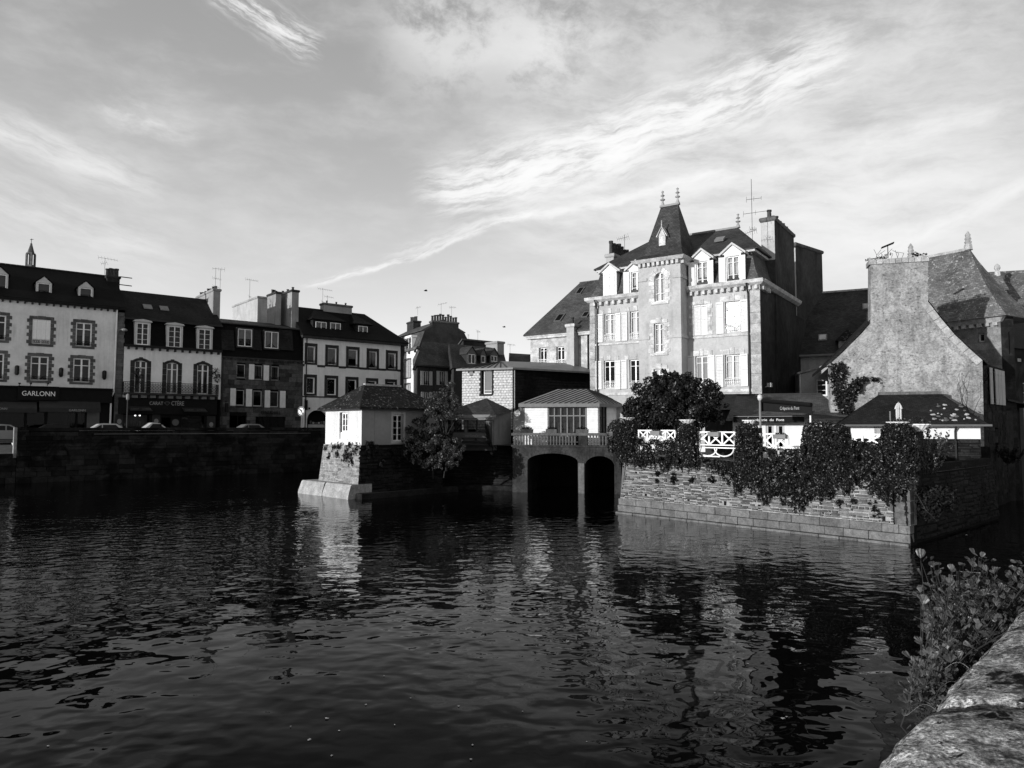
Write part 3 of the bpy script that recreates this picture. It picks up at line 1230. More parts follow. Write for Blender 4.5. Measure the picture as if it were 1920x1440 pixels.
# stone pilaster at the party wall
zz = 0.0
i = 0
while zz < zc - .3:
    hh = RN.uniform(.3, .5)
    block(G.e, xw + .003, xr - (.0 if i % 2 else .06), -.03, .3, zz + .006, min(zz + hh, zc) - .006, 'quoin_grey', 'quoin_stone')
    zz += hh
    i += 1
for i, r in enumerate(wins2):
    if i == 1:
        o = window(G, r, 2, 1, rail=('cream_paint', .42), back=True)
        w4 = (r[1] - r[0]) / 4
        for q in range(4):
            shutter(G, (r[0] + q * w4 + .006, r[0] + (q + 1) * w4 - .006, r[2] + .35, r[3] - .02), 'white_paint', False, .05)
    else:
        o = window(G, r, 2, 2, zdiv=[.72], fw=.1, mid=.14, bar=.07, rail=('iron', .45), curtain=('curtain_dim', 'blind') if i == 2 else None)
    quoins(G, o, r, 'quoin_grey', .26, 7, .16)
for i, r in enumerate(wins1):
    o = window(G, r, 2, 2, zdiv=[.7], fw=.1, mid=.14, bar=.07, rail=('iron', .4))
    quoins(G, o, r, 'quoin_grey', .26, 7, .16)
# cornice and roof
cb = MB()
cb.box(-.1, xr + .02, -.32, .05, zc, zc + .18).box(-.1, xr + .02, -.4, -.3, zc + .12, zc + .24)
cb.build('cornice', 'iron', G.e)
brackets(G, 0, xw, zc - .005, 26, 'dark_surround', .14, .28, .2)
yr = 5.0
zr = G.z(100, 506, yr)
rf = MB()
rf.rects([(-.1, xr, -.4, 9.4, zc + .2), (-.1, xr, -.4, 9.4, zc + .24), (-.1, xr, yr - .02, yr + .02, zr)])
rf.build('roof', 'slate_shop', G.e)
rt = MB()
for i in range(int(xr / .4)):
    rt.box(i * .4, i * .4 + .38, yr - .12, yr + .12, zr - .03, zr + .07)
tag(rt.build('ridge_tiles', 'slate_mid', G.e), kind='stuff')
sl = (zr - zc - .24) / (yr + .4)
for r in (G.rect(-14, 514, 12, 553, .9), G.rect(70, 531, 94, 561, .9), G.rect(149, 540, 172, 569, .9)):
    gable_dormer(G, r, .9, 2.2, 'grey_paint', 'slate_shop', 'cream_paint', 1, 1, .62)
x0, x1 = G.x(201, 4.0, 520), G.x(228, 4.0, 520)
ch = chimney(G, x0, x1 - .15, 4.0, 5.6, G.z(214, 570, 4.0), G.z(214, 517, 4.0), 'render_dark', 4, .75, .2, 'x')
antenna(G.e, (G.x(196, 5, 515), 5, G.z(196, 515, 5)), 1.7, arms=((.98, 1.8, 0.2, 7), (.7, .9, 2.0, 4)))
MB().path([(x1 - .2, 3.9, zr - .1), (x1 + .9, 3.7, zr - .15)], .05, 5).path([(x1 - .2, 3.9, zr - .9), (x1 + .9, 3.7, zr - .95)], .05, 5).build('stay_bracket', 'iron', G.e, uv=False)
# shop front
zf0, zf1 = G.z(150, 755), zsh
fb = MB()
fb.box(-.1, G.x(208), -.55, .02, zf0, zf1)
fb.box(-.1, G.x(208), -.75, .02, zf1, zf1 + .12)
fb.build('shop_fascia', 'black_paint', G.e)
sb = MB()
r = G.rect(33.5, 724, 111, 750, -.75)
sb.box(r[0], r[1], -.75, -.5, r[2], r[3])
sg = sb.build('signboard', 'black_paint', G.e)
letters_px(G, sg, 'GARLONN', 40.5, 102.5, 732.5, 741.5, -.77, 'lettering_white')
for px in (36, 57, 89):
    q = G.loc(px, 722, -.8)
    MB().path([(q[0], -.7, q[1] - .05), (q[0], -1.0, q[1] + .12)], .03, 5).lathe([(.03, 0), (.1, .05), (.1, .16)], (q[0], -1.02, q[1] + .04), 7).build('spot_lamp', 'iron', G.e, uv=False)
for a_, b_ in ((-90, 69), (73.5, 188)):
    r = G.rect(a_, 752.5, b_, 765, -.7)
    aw = MB()
    aw.add([(r[0], -.56, r[3]), (r[1], -.56, r[3]), (r[1], -1.0, r[2]), (r[0], -1.0, r[2]), (r[0], -.56, r[3] - .06), (r[1], -.56, r[3] - .06), (r[1], -.94, r[2]), (r[0], -.94, r[2])],
           [(0, 1, 2, 3), (4, 7, 6, 5), (0, 3, 7, 4), (1, 5, 6, 2), (3, 2, 6, 7)])
    aw.box(r[0], r[1], -1.0, -.985, r[2] - .38, r[2])
    ao = aw.build('awning', 'zinc_dark', G.e)
    if a_ > 0:
        letters_px(G, ao, 'GARLONN', 129, 160, 767, 771, -1.02, 'lettering_dim')
    else:
        letters_px(G, ao, 'GARLONN', -19, 13, 764, 768, -1.02, 'lettering_dim')
ws_ = []
for a_, b_ in ((-95, -42), (-38, 46), (49, 84), (88, 142), (144, 160)):
    ws_.append(G.rect(a_, 770, b_, 826))
mb = MB()
wall(G, mb, 0, G.x(208), 0, zf0, ws_, .25)
mb.build('shop_front', 'black_paint', G.e)
for r in ws_:
    window(G, r, 1, 1, 'iron', 'glass_dark', fw=.05, name='shop_window')
r = G.rect(162.5, 772, 186, 812, -.02)
MB().box(r[0], r[1], -.05, -.01, r[2], r[3]).build('poster_panel', 'mid_paint', G.e)
for px, top in ((70, 771), (75, 772)):
    q = G.rect(px, top, px + 15, top + 5, .4)
    MB().box(q[0], q[1], .4, .42, q[2], q[3]).build('display_card', 'mid_paint', G.e)
for px in (122, 137, 150):     # mannequin torsos behind the glass
    q = G.loc(px, 790, .8)
    MB().lathe([(.02, -.9), (.16, -.85), (.13, -.2), (.2, .2), (.19, .5), (.06, .62), (.08, .8), (.02, .9)], (q[0], .8, q[1] + .1), 8).build('mannequin', 'zinc', G.e, smooth=True)
for px, py in ((31.5, 694), (114, 698), (195, 703)):
    q = G.loc(px, py)
    MB().box(q[0] - .16, q[0] + .16, -.3, -.02, q[1] - .3, q[1] + .3).lathe([(.1, -.45), (.16, -.3), (.16, .35), (.05, .42)], (q[0], -.22, q[1]), 8).build('wall_lamp', 'iron', G.e)
MB().path([(G.x(213), -.1, zc), (G.x(212), -.1, G.z(212, 735)), (G.x(207), -.2, G.z(207, 745)), (G.x(206.5), -.2, 0)], .08, 6).build('drainpipe', 'white_paint', G.e, uv=False)
# street lamp arm on the party pilaster
q = G.loc(221, 620)
MB().path([(q[0] - .1, 0, q[1] - .5), (q[0], -.5, q[1]), (q[0] + .3, -1.1, q[1] + .1)], .04, 5).lathe([(.05, .12), (.2, .05), (.26, -.06), (.16, -.14)], (q[0] + .35, -1.2, q[1]), 8).build('street_lamp_arm', 'zinc', G.e)

# =================================================================== second shop house (balcony, mansard)
C = House('balcony_house', 'white shop house with slate mansard and iron balcony above the dark jeweller shop front', 'house', rowpt(228), rowpt(412), STREET, 'row of houses on the far quay')
zm = C.z(320, 655)          # foot of the mansard
zt = C.z(320, 606, .5)        # mansard top
fw_ = [(252, 274.5, 676), (312, 333, 680), (369.5, 390.5, 683)]
ops = [C.rect(a_, t_, b_, 738 + k_) for k_, (a_, b_, t_) in zip((-1, 0, 1), fw_)]
zfl = C.z(320, 738)
mb = MB()
zfa = C.z(320, 747)
wall(C, mb, 0, C.w, zfa, zm, ops)
mb.build('wall', 'render_white', C.e)
shell(C, 0, C.w, zm, 9, 'render_dark')
for r in ops:
    o = window(C, r, 2, 2, zdiv=[.78], fw=.09, mid=.15, bar=.07, curtain=('curtain_dim', 'full') if r is ops[1] else None)
    im = o.matrix_basis.inverted() @ C.M
    bw_ = .38
    n = 5
    hh = (r[3] - r[2]) / n
    for s in (0, 1):
        for i in range(n):
            a_, b_ = (r[0] - bw_, r[0] - .003) if s == 0 else (r[1] + .003, r[1] + bw_)
            block(o, a_, b_, -.04, .06, r[2] + i * hh + .006, r[2] + (i + 1) * hh - .006, 'dark_surround', 'surround_stone', im)
    cx, hw = (r[0] + r[1]) / 2, (r[1] - r[0]) / 2 + bw_
    n = 7
    for i in range(n):     # arch stones
        t0, t1 = math.pi * (.18 + .64 * i / n), math.pi * (.18 + .64 * (i + 1) / n)
        pr = lambda t, k: (cx - hw * 1.15 * k * math.cos(t), r[3] - .75 * hw + hw * k * math.sin(t) * 1.0)
        kk = 1.12 if i == n // 2 else 1.03
        p4 = [pr(t0, .76), pr(t1, .76), pr(t1, kk), pr(t0, kk)]
        MB().prism(p4, -.05, .06).build('surround_stone', 'dark_surround', o, im, uv=False)
# balcony
xb0, xb1 = C.x(231, -.9), C.x(409, -.9)
bs_ = MB()
bs_.box(xb0, xb1, -.95, -.005, zfl - .22, zfl - .02)
bal = bs_.build('balcony_slab', 'dark_surround', C.e)
brackets(C, .2, C.w - .1, zfl - .222, 11, 'dark_surround', .14, .6, .3)
rb = MB()
rh = 1.0
yy = -.9
rb.box(xb0, xb1, yy - .03, yy + .03, zfl + rh - .05, zfl + rh).box(xb0, xb1, yy - .02, yy + .02, zfl + .08, zfl + .12).box(xb0, xb1, yy - .015, yy + .015, zfl + .78, zfl + .81)
n = 60
for i in range(n + 1):
    xq = xb0 + (xb1 - xb0) * i / n
    rb.box(xq - .014, xq + .014, yy - .014, yy + .014, zfl, zfl + rh - .05)
for i in range(n // 2):
    cxq = xb0 + (xb1 - xb0) * (i + .5) / (n // 2)
    for cz in (.3, .6):
        pp = [(cxq + .11 * math.cos(k * math.pi / 3), yy, zfl + cz + .14 * math.sin(k * math.pi / 3)) for k in range(7)]
        rb.path(pp, .016, 4)
for xe in (xb0, xb1):
    rb.box(xe - .02, xe + .02, yy, 0, zfl + rh - .05, zfl + rh)
    for i in range(7):
        rb.box(xe - .012, xe + .012, yy + .1 + i * .12, yy + .125 + i * .12, zfl, zfl + rh - .05)
rb.build('balcony_railing', 'iron', C.e, uv=False)
# mansard
cb = MB()
cb.box(-.02, C.w, -.35, .02, zm, zm + .22)
cb.build('cornice', 'iron', C.e)
brackets(C, 0, C.w, zm - .004, 13, 'dark_surround', .16, .3, .24)
mw = [C.rect(254.5, 606, 277.5, 647, .1), C.rect(314, 612, 338, 652, .1), C.rect(370.5, 617.5, 394, 656, .1)]
zr = C.z(300, 552, 4.6)
mf = MB()
mf.rects([(0, C.w, -.1, 9, zm + .2), (0, C.w, .35, 8.6, zt)])
mf.build('mansard', 'slate_shop', C.e)
rf = MB()
rf.rects([(-.05, C.w + .05, .0, 9, zt), (-.05, C.w + .05, .0, 9, zt + .1), (-.05, C.w + .05, 4.55, 4.65, zr)])
ro = rf.build('roof', 'slate_dark', C.e)
MB().box(-.05, C.w + .05, -.12, .02, zt - .02, zt + .12).build('gutter', 'zinc_dark', C.e)
for px, py in ((277, 571), (308, 575)):
    yq = 1.9
    q = C.loc(px, py, yq)
    zz = zt + (zr - zt) * (yq / 4.6)
    MB().add([(q[0] - .4, yq - .3, zz - .05), (q[0] + .4, yq - .3, zz - .05), (q[0] + .4, yq + .35, zz + .42), (q[0] - .4, yq + .35, zz + .42),
              (q[0] - .4, yq - .3, zz + .05), (q[0] + .4, yq - .3, zz + .05), (q[0] + .4, yq + .35, zz + .5), (q[0] - .4, yq + .35, zz + .5)],
             [(4, 5, 6, 7), (0, 1, 5, 4), (1, 2, 6, 5), (3, 0, 4, 7), (2, 3, 7, 6)]).build('skylight', 'zinc', ro)
for r in mw:
    b = MB()
    b.box(r[0] - .16, r[0], -.2, .7, r[2] - .1, r[3] + .1).box(r[1], r[1] + .16, -.2, .7, r[2] - .1, r[3] + .1).box(r[0] - .16, r[1] + .16, -.2, .7, r[3], r[3] + .12)
    b.box(r[0] - .2, r[1] + .2, -.24, .5, r[2] - .16, r[2] - .02)
    cx = (r[0] + r[1]) / 2
    b.prism([(r[0] - .3, r[3] + .1), (r[1] + .3, r[3] + .1), (r[1] + .2, r[3] + .24), (cx, r[3] + .36), (r[0] - .2, r[3] + .24)], -.3, .6)
    b.build('dormer', 'cream_paint', C.e)
    window(C, r, 2, 4, depth=-.12, fw=.09, rail=('iron', .22))
# chimney on the right party wall
x0, x1 = C.x(388, 3.2, 560), C.x(413, 3.2, 560)
chimney(C, C.x(400, 1.9, 560), C.x(413, 1.9, 560), 1.9, 8.0, zt - .2, C.z(405, 541, 1.9), 'render_grey', 7, .4, .16, 'y')
antenna(C.e, (x1 - .6, 3, C.z(389, 545, 3)), 2.6, arms=((.55, 1.0, .3, 5), (.2, .8, .5, 4)))
antenna(C.e, (x1 + .2, 4, C.z(415, 548, 4)), 2.6, arms=((.98, 1.2, 2.9, 5),))
# jeweller shop front
fb = MB()
fb.box(-.35, C.x(405), -.35, .02, C.z(320, 777), zfa - .02)
fa = fb.build('shop_fascia', 'black_paint', C.e)
letters_px(C, fa, 'CARAT', 280, 305.5, 752.5, 759, -.37, 'lettering_dim')
letters_px(C, fa, 'CTÈRE', 321, 344.5, 752, 760, -.37, 'lettering_dim')
q0, q1 = C.loc(308, 753, -.37), C.loc(319, 760, -.37)
dm = MB()
dd = [(q0[0], q0[1] - .12), ((q0[0] * .7 + q1[0] * .3), q0[1]), ((q0[0] * .3 + q1[0] * .7), q0[1]), (q1[0], q0[1] - .12), ((q0[0] + q1[0]) / 2, q1[1])]
for i in range(5):
    a_, b_ = dd[i], dd[(i + 1) % 5]
    dm.tube((a_[0], -.37, a_[1]), (b_[0], -.37, b_[1]), .025, 4)
dm.tube((dd[0][0], -.37, dd[0][1]), (dd[3][0], -.37, dd[3][1]), .02, 4)
dm.build('diamond_emblem', 'mid_paint', fa, uv=False)
for a_, b_, t_, bt in ((241, 285, 762, 770), (342, 388, 764.5, 772)):
    r = C.rect(a_, t_, b_, bt, -.6)
    aw = MB()
    aw.add([(r[0], -.37, r[3]), (r[1] - .2, -.37, r[3]), (r[1], -.95, r[2]), (r[0] + .1, -.95, r[2]), (r[0], -.37, r[3] - .05), (r[1] - .2, -.37, r[3] - .05), (r[1], -.95, r[2] - .03), (r[0] + .1, -.95, r[2] - .03)],
           [(0, 1, 2, 3), (7, 6, 5, 4), (3, 2, 6, 7), (0, 3, 7, 4), (1, 5, 6, 2)])
    ao = aw.build('awning', 'zinc_dark', C.e)
    for w_i, (t1_, f0, f1) in enumerate((('CARAT', .08, .42), ('CTÈRE', .55, .92))):
        xq = r[0] + (r[1] - r[0]) * f0
        lettering(ao, t1_, C.M @ T(xq, -.93, r[2] + .1) @ Matrix.Rotation(rad(-50), 4, 'X'), (r[1] - r[0]) * (f1 - f0), .2, 'mid_paint', .005)
wsh = [C.rect(232, 777, 281, 820), C.rect(302, 782, 321, 826), C.rect(339, 779, 384, 822)]
mb = MB()
wall(C, mb, -.3, C.x(405), 0, C.z(320, 777), wsh, .2)
mb.build('shop_front', 'black_paint', C.e)
for i, r in enumerate(wsh):
    window(C, r, 1, 1, 'iron', 'glass', fw=.05, name='shop_window' if i != 1 else 'shop_door')
    if i != 1:
        sh = MB()
        sh.box(r[0], r[1], .5, .9, r[3] - 1.15, r[3] - 1.1).box(r[0], r[1], 1.2, 1.25, r[2], r[3])
        for k in range(8):
            xq = r[0] + .2 + (r[1] - r[0] - .4) * k / 7
            hq = RN.uniform(.2, .55)
            sh.box(xq - .12, xq + .12, .55, .8, r[3] - 1.1, r[3] - 1.1 + hq)
        sh.build('window_display', 'grey_paint' if i == 0 else 'mid_paint', C.e)
# lit shop spotlights
for px, py in ((253.5, 779), (262, 779), (309, 780)):
    q = C.loc(px, py, .3)
    lp = MB()
    lp.lathe([(.02, .05), (.07, .03), (.07, -.05), (.02, -.06)], (q[0], .3, q[1]), 8)
    lp.build('display_spotlight', 'lamp_glow', C.e)
for a_, b_, t_, bt in ((215.5, 231, 777, 812), (285, 300, 776, 812), (387.5, 403.5, 780, 822)):
    r = C.rect(a_, t_, b_, bt)
    po = MB().box(r[0], r[1], -.06, -.01, r[2], r[3]).build('poster', 'zinc_dark', C.e)
    cx, cz = (r[0] + r[1]) / 2, r[2] + (r[3] - r[2]) * .62
    MB().prism([(cx + .2 * math.cos(k * .628), cz + .25 * math.sin(k * .628)) for k in range(10)], -.075, -.062).prism([(cx - .35, cz - .7), (cx + .35, cz - .7), (cx + .2, cz - .3), (cx - .2, cz - .3)], -.075, -.062).build('poster_print', 'grey_paint', po, uv=False)
q = C.loc(329, 792, -.05)
MB().prism([(q[0] + .32 * math.cos(k * .524), q[1] + .32 * math.sin(k * .524)) for k in range(12)], -.07, -.02).build('round_emblem', 'mid_paint', C.e)
for px, py in ((259, 700), (404, 700)):      # balcony plants
    q = C.loc(px, py, -.6)
    p, nr = blob_points([((q[0], -.55, q[1]), (.45, .3, .6)), ((q[0] + .2, -.55, q[1] - .5), (.35, .3, .5))], 260, 3)
    lo = leaf_mesh('balcony_plant', p, nr, .1, 'leaf_shade', C.e, 3)

# =================================================================== stone house
S = House('stone_house', 'dark stone house with white shutters and slate mansard dormers', 'house', rowpt(412.6), rowpt(566), STREET, 'row of houses on the far quay')
zm = S.z(490, 675)
opA = [S.rect(444, 683, 460, 708), S.rect(476.5, 685, 492, 711.5), S.rect(509, 687, 523, 713)]
opB = [S.rect(442, 731, 458, 760), S.rect(474.5, 732.5, 491, 761.5), S.rect(506, 734, 522, 763)]
opS = [S.rect(430, 778, 462, 822), S.rect(479, 780, 534, 828)]
ops = opA + opB + opS
mb = MB()
wall(S, mb, 0, S.w, 0, zm, ops, .22, .05)
mb.build('wall', 'mortar_dark', S.e)
shell(S, 0, S.w, zm, 9, 'render_dark')
z = 0.02
while z < zm - .1:
    h_ = min(RN.uniform(.36, .56), zm - z)
    xx = -RN.uniform(0, .6)
    while xx < S.w:
        L = RN.uniform(.55, 1.25)
        segs = [(max(xx, 0), min(xx + L, S.w))]
        for o in ops:
            if o[2] < z + h_ * .7 and o[3] > z + h_ * .3:
                ns = []
                for a_, b_ in segs:
                    if o[1] <= a_ or o[0] >= b_:
                        ns.append((a_, b_))
                    else:
                        if o[0] - a_ > .08:
                            ns.append((a_, o[0]))
                        if b_ - o[1] > .08:
                            ns.append((o[1], b_))
                segs = ns
        for a_, b_ in segs:
            if b_ - a_ > .1:
                block(S.e, a_ + .008, b_ - .008, RN.uniform(-.012, .012), .12, z + .008, z + h_ - .008, 'brown_stone', 'stone')
        xx += L
    z += h_
for i, r in enumerate(opA + opB):
    o = window(S, r, 1, 1, 'cream_paint', 'glass', fw=.07, curtain=('curtain_dim', 'split') if i in (1, 2) else None, sill=('quoin_grey', .05), rail=('iron', .35) if i < 3 else None)
for px0, px1, t_, b_ in ((466.5, 476.5, 683, 711.5), (494, 504, 685, 713.5), (431.5, 441.5, 728, 760.5), (461, 472, 729.5, 762), (496, 506, 732, 764), (524.5, 535, 733, 764.5)):
    shutter(S, S.rect(px0, t_, px1, b_), 'shutter_paint', False, -.07)
cb = MB()
cb.box(-.02, S.w + .02, -.25, .02, zm, zm + .16)
cb.build('cornice', 'dark_surround', S.e)
brackets(S, 0, S.w, zm - .004, 34, 'brown_stone', .12, .2, .14)
zt = S.z(480, 612, .7)
mf = MB()
mf.rects([(0, S.w, -.05, 8, zm + .15), (0, S.w, .75, 8, zt)])
mf.build('mansard', 'slate_shop', S.e)
rf = MB()
rf.rects([(-.05, S.w + .05, .45, 8.2, zt), (-.05, S.w + .05, .45, 8.2, zt + .1), (-.05, S.w + .05, 4.2, 4.3, zt + 1.0)])
rf.build('roof', 'slate_mid', S.e)
for r, cu in ((S.rect(445, 617, 472, 650, .1), 'blind'), (S.rect(495.5, 622, 521.5, 653.5, .1), 'split')):
    b = MB()
    b.box(r[0] - .12, r[0], -.05, .9, r[2] - .1, r[3] + .05).box(r[1], r[1] + .12, -.05, .9, r[2] - .1, r[3] + .05).box(r[0] - .12, r[1] + .12, -.08, .9, r[3], r[3] + .12).box(r[0] - .12, r[1] + .12, -.1, .5, r[2] - .16, r[2])
    b.build('dormer', 'zinc_dark', S.e)
    window(S, r, 2, 1, depth=-.0, fw=.09, curtain=('curtain', cu))
for a_, b_ in ((416, 440), (474.5, 491), (525, 550)):
    r = S.rect(a_, 618, b_, 655, .0)
    MB().add([(r[0], -.08, r[2] - .1), (r[1], -.08, r[2] - .1), (r[1], .35, r[3]), (r[0], .35, r[3]), (r[0], .1, r[2] - .1), (r[1], .1, r[2] - .1), (r[1], .5, r[3]), (r[0], .5, r[3])],
             [(0, 1, 2, 3), (0, 3, 7, 4), (1, 5, 6, 2), (0, 4, 5, 1), (3, 2, 6, 7)]).build('slate_panel', 'slate_dark', S.e)
for r, nx in ((opS[0], 2), (opS[1], 4)):
    window(S, r, nx, 1, 'black_paint', 'glass_dark', fw=.08, name='shop_window')
fa = MB()
r = S.rect(486, 769, 530, 778.5, -.1)
sgn = S.e
letters_px(S, sgn, "CENTR'HALL", 489, 525.5, 770, 776.5, -.12, 'black_paint')
q = S.loc(424, 764, -.4)
MB().path([(q[0], 0, q[1] + .6), (q[0], -.6, q[1] + .6)], .03, 4).box(q[0] - .12, q[0] + .12, -.75, -.35, q[1] - .5, q[1] + .45).build('hanging_sign', 'iron', S.e)
MB().path([(.12, -.1, zm), (.1, -.1, 2.5), (.2, -.1, 0)], .06, 5).build('drainpipe', 'zinc_dark', S.e, uv=False)
# chimneys on the right party wall: two tall slabs with a lit shoulder
chimney(S, S.x(517, 3.0, 570), S.x(527, 3.0, 570), 3.0, 5.6, zt, S.z(516, 546, 3.0), 'render_grey', 3, .4, .16, 'x', 'slate_mid')
chimney(S, S.x(547, 1.6, 570), S.x(560, 1.6, 570), 1.6, 6.0, zt, S.z(552, 543, 1.6), 'render_grey', 3, .4, .16, 'y', 'slate_mid')
antenna(S.e, (S.x(468, 4, 555), 4, S.z(468, 560, 4)), 2.2, arms=((.97, 1.5, .15, 7), (.1, .4, .6, 3)))

# broad chimney block of a house behind
BB = House('back_chimney_house', 'dark-roofed house with a broad pale chimney stack behind the stone house', 'house', line_at(425, rowpt(425) + Vector((-.64, .77)) * 12, ROWDIR), line_at(575, rowpt(425) + Vector((-.64, .77)) * 12, ROWDIR), STREET, 'houses behind the far quay row')
zr = BB.z(450, 607)
mb = MB()
mb.rects([(-2, BB.w, 0, 8, 0), (-2, BB.w, 0, 8, zr - 1.8)])
mb.build('wall', 'render_dark', BB.e)
mb = MB()
mb.rects([(-2.2, BB.w + .2, -.3, 8.3, zr - 1.8), (-2.2, BB.w + .2, 3.9, 4.1, BB.z(480, 597))])
mb.build('roof', 'slate_dark', BB.e)
chimney(BB, BB.x(479), BB.x(503, 0), .0, 9.3, zr - 3, BB.z(490, 555.5), 'render_mansion', 0, 0, .1, 'x', 'granite_light')

# =================================================================== white house with dark surrounds
Wh = House('white_corner_house', 'white rendered corner house with dark framed windows and hipped slate roof', 'house', rowpt(566.4), rowpt(756), STREET, 'row of houses on the far quay')
zc = Wh.z(660, 641)
r1 = [(571.5, 595, 643.5, 684), (610, 635, 647, 688), (649, 674, 650, 691), (687.5, 710.5, 653.5, 694), (723.5, 745.5, 657, 695.5)]
r2 = [(570, 594, 702, 742), (608.5, 634, 704, 744.5), (647.5, 672, 706.5, 747), (686, 709, 709, 749), (722, 744, 711, 751)]
ops = []
for a_, b_, t_, bt in r1 + r2:
    q = Wh.rect(a_, t_, b_, bt)
    ops.append((q[0] + .30, q[1] - .27, q[2] + .24, q[3] - .34))
ar = Wh.rect(575.5, 769, 614, 826)
xw = Wh.x(750)
mb = MB()
wall(Wh, mb, 0, xw, 0, zc, ops + [ar], .3)
arch_fill(Wh, mb, ar[0], ar[1], ar[3] - 1.1, ar[3], .3)
mb.build('wall', 'render_white', Wh.e)
shell(Wh, 0, Wh.w, zc, 9, 'render_dark')
cur = [('curtain', 'full'), ('curtain', 'full'), ('curtain', 'blind'), ('curtain', 'split'), ('curtain', 'split'), None, None, None, None, None]
for i, r in enumerate(ops):
    o = window(Wh, r, 1, 1, 'white_paint', 'glass', fw=.1, depth=.16, curtain=cur[i], rail=('iron', .3) if i < 5 else None)
    flat_surround(Wh, o, r, 'dark_surround', .32, .27, .34, .24)
    if i in (5, 6, 7):    # paper stars stuck inside the panes
        st = MB()
        for k in range(9):
            xq, zq = RN.uniform(.2, r[1] - r[0] - .2), RN.uniform(.2, r[3] - r[2] - .2)
            st.prism([(xq + .05 * math.cos(j * 1.047), zq + .05 * math.sin(j * 1.047)) for j in range(6)], .05, .055)
        st.build('paper_decoration', 'curtain', o, uv=False)
zb1 = Wh.z(660, 690)
bb = MB()
xs_ = [0] + [v for r in ops[:5] for v in (r[0] - .33, r[1] + .28)] + [xw]
for i in range(0, len(xs_), 2):
    if xs_[i + 1] > xs_[i]:
        bb.box(xs_[i], xs_[i + 1], -.04, .02, zb1 - .12, zb1 + .14)
bb.box(0, xw, -.05, .02, Wh.z(600, 745.5), Wh.z(600, 743))
bb.build('string_course', 'dark_surround', Wh.e)
zz, i = 0.0, 0
while zz < zc - .2:
    hh = RN.uniform(.35, .5)
    block(Wh.e, xw + .003, Wh.w, -.04, .3, zz + .006, min(zz + hh, zc) - .006, 'dark_surround', 'quoin_stone')
    zz += hh
cb = MB()
cb.box(-.3, Wh.w + .35, -.45, .02, zc, zc + .3).box(Wh.w, Wh.w + .35, .02, 9.3, zc, zc + .3)
cb.build('cornice', 'dark_surround', Wh.e)
zr = Wh.z(620, 582, 4.6)
xh = Wh.x(683, 4.6, 592)
rf = MB()
rf.rects([(-.3, Wh.w + .5, -.55, 9.4, zc + .28), (-.3, Wh.w + .5, -.55, 9.4, zc + .34), (-.2, xh, 4.55, 4.65, zr)])
ro = rf.build('roof', 'slate_shop', Wh.e)
for q, (a_, b_) in enumerate((((591.5, 603.5, 612, 624.5), (619, 605.5, 638.5, 626.5)), ((671.5, 611.5, 689, 631.5), None))):
    rr = [Wh.rect(*a_, .9)] + ([Wh.rect(*b_, .9)] if b_ else [])
    x0, x1 = rr[0][0] - .3, rr[-1][1] + .3
    z1 = max(r[3] for r in rr) + .15
    z0 = min(r[2] for r in rr) - .1
    mb = MB()
    wall(Wh, mb, x0, x1, z0 - .1, z1, rr, .1, .9)
    mb.quad((x0, .9, z0), (x0, 4.4, z0), (x0, 4.4, z1), (x0, .9, z1)).quad((x1, .9, z0), (x1, 4.4, z0), (x1, 4.4, z1), (x1, .9, z1))
    d_ = mb.build('dormer', 'slate_dark', Wh.e)
    xm0, xm1 = (x0 + (x1 - x0) * .35, x1 - (x1 - x0) * .35)
    MB().rects([(x0 - .3, x1 + .3, .6, 5.2, z1), (x0 - .3, x1 + .3, .6, 5.2, z1 + .08), (xm0, xm1, 3.4, 4.6, z1 + 1.5)]).build('dormer_roof', 'slate_shop', d_)
    for r in rr:
        window(Wh, r, 2, 1, depth=.86, fw=.08, curtain=('curtain', 'split'))
        MB().box(r[0] - .1, r[1] + .1, .5, .95, r[2] - .16, r[2] - .04).build('lead_sill', 'white_paint', Wh.e)
chimney(Wh, Wh.x(607, 4.2, 575), Wh.x(660, 4.2, 578), 4.2, 5.2, zr - .8, Wh.z(632, 570, 4.2), 'render_grey', 3, .3, .13, 'x', 'quoin_grey')
antenna(Wh.e, (Wh.x(605, 4.6, 570), 4.6, zr), 2.6, arms=((.95, 1.9, .1, 7), (.35, 1.0, .8, 4)))
antenna(Wh.e, (Wh.x(614, 4.6, 570), 4.6, zr), 1.8, arms=((.9, 1.3, .2, 6),))
MB().path([(.35, -.12, zc), (.3, -.12, 0)], .06, 5).build('drainpipe', 'zinc_dark', Wh.e, uv=False)
# arcade: set-back shop window with a pale counter
rr = Wh.rect(577, 789, 613, 802, .9)
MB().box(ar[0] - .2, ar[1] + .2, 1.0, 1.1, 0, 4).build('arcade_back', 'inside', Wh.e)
MB().box(rr[0], rr[1], .75, .9, rr[2] - .3, rr[2] + .38).build('shop_counter', 'cream_paint', Wh.e)
for k in range(7):
    xq = rr[0] + .3 + k * (rr[1] - rr[0]) / 7
    MB().box(xq - .1, xq + .1, .78, .88, rr[2] + .45, rr[2] + .45 + RN.uniform(.15, .45)).build('shop_goods', 'cream_paint' if k % 2 else 'mid_paint', Wh.e)
q = Wh.loc(573, 757, -.4)
MB().path([(q[0], 0, q[1] + .5), (q[0], -.7, q[1] + .5)], .03, 4).box(q[0] - .1, q[0] + .1, -.75, -.3, q[1] - .7, q[1] + .4).build('hanging_sign', 'iron', Wh.e)
MB().box(Wh.x(578), Wh.x(581), -.1, -.005, Wh.z(580, 767.5), Wh.z(580, 764)).build('wall_box', 'iron', Wh.e)

# =================================================================== distant houses
def far_house(label, name, pA, dA, pB, dB):
    return House(name, label, 'house', gp(pA, dA), gp(pB, dB), STREET, 'houses behind the far quay row')


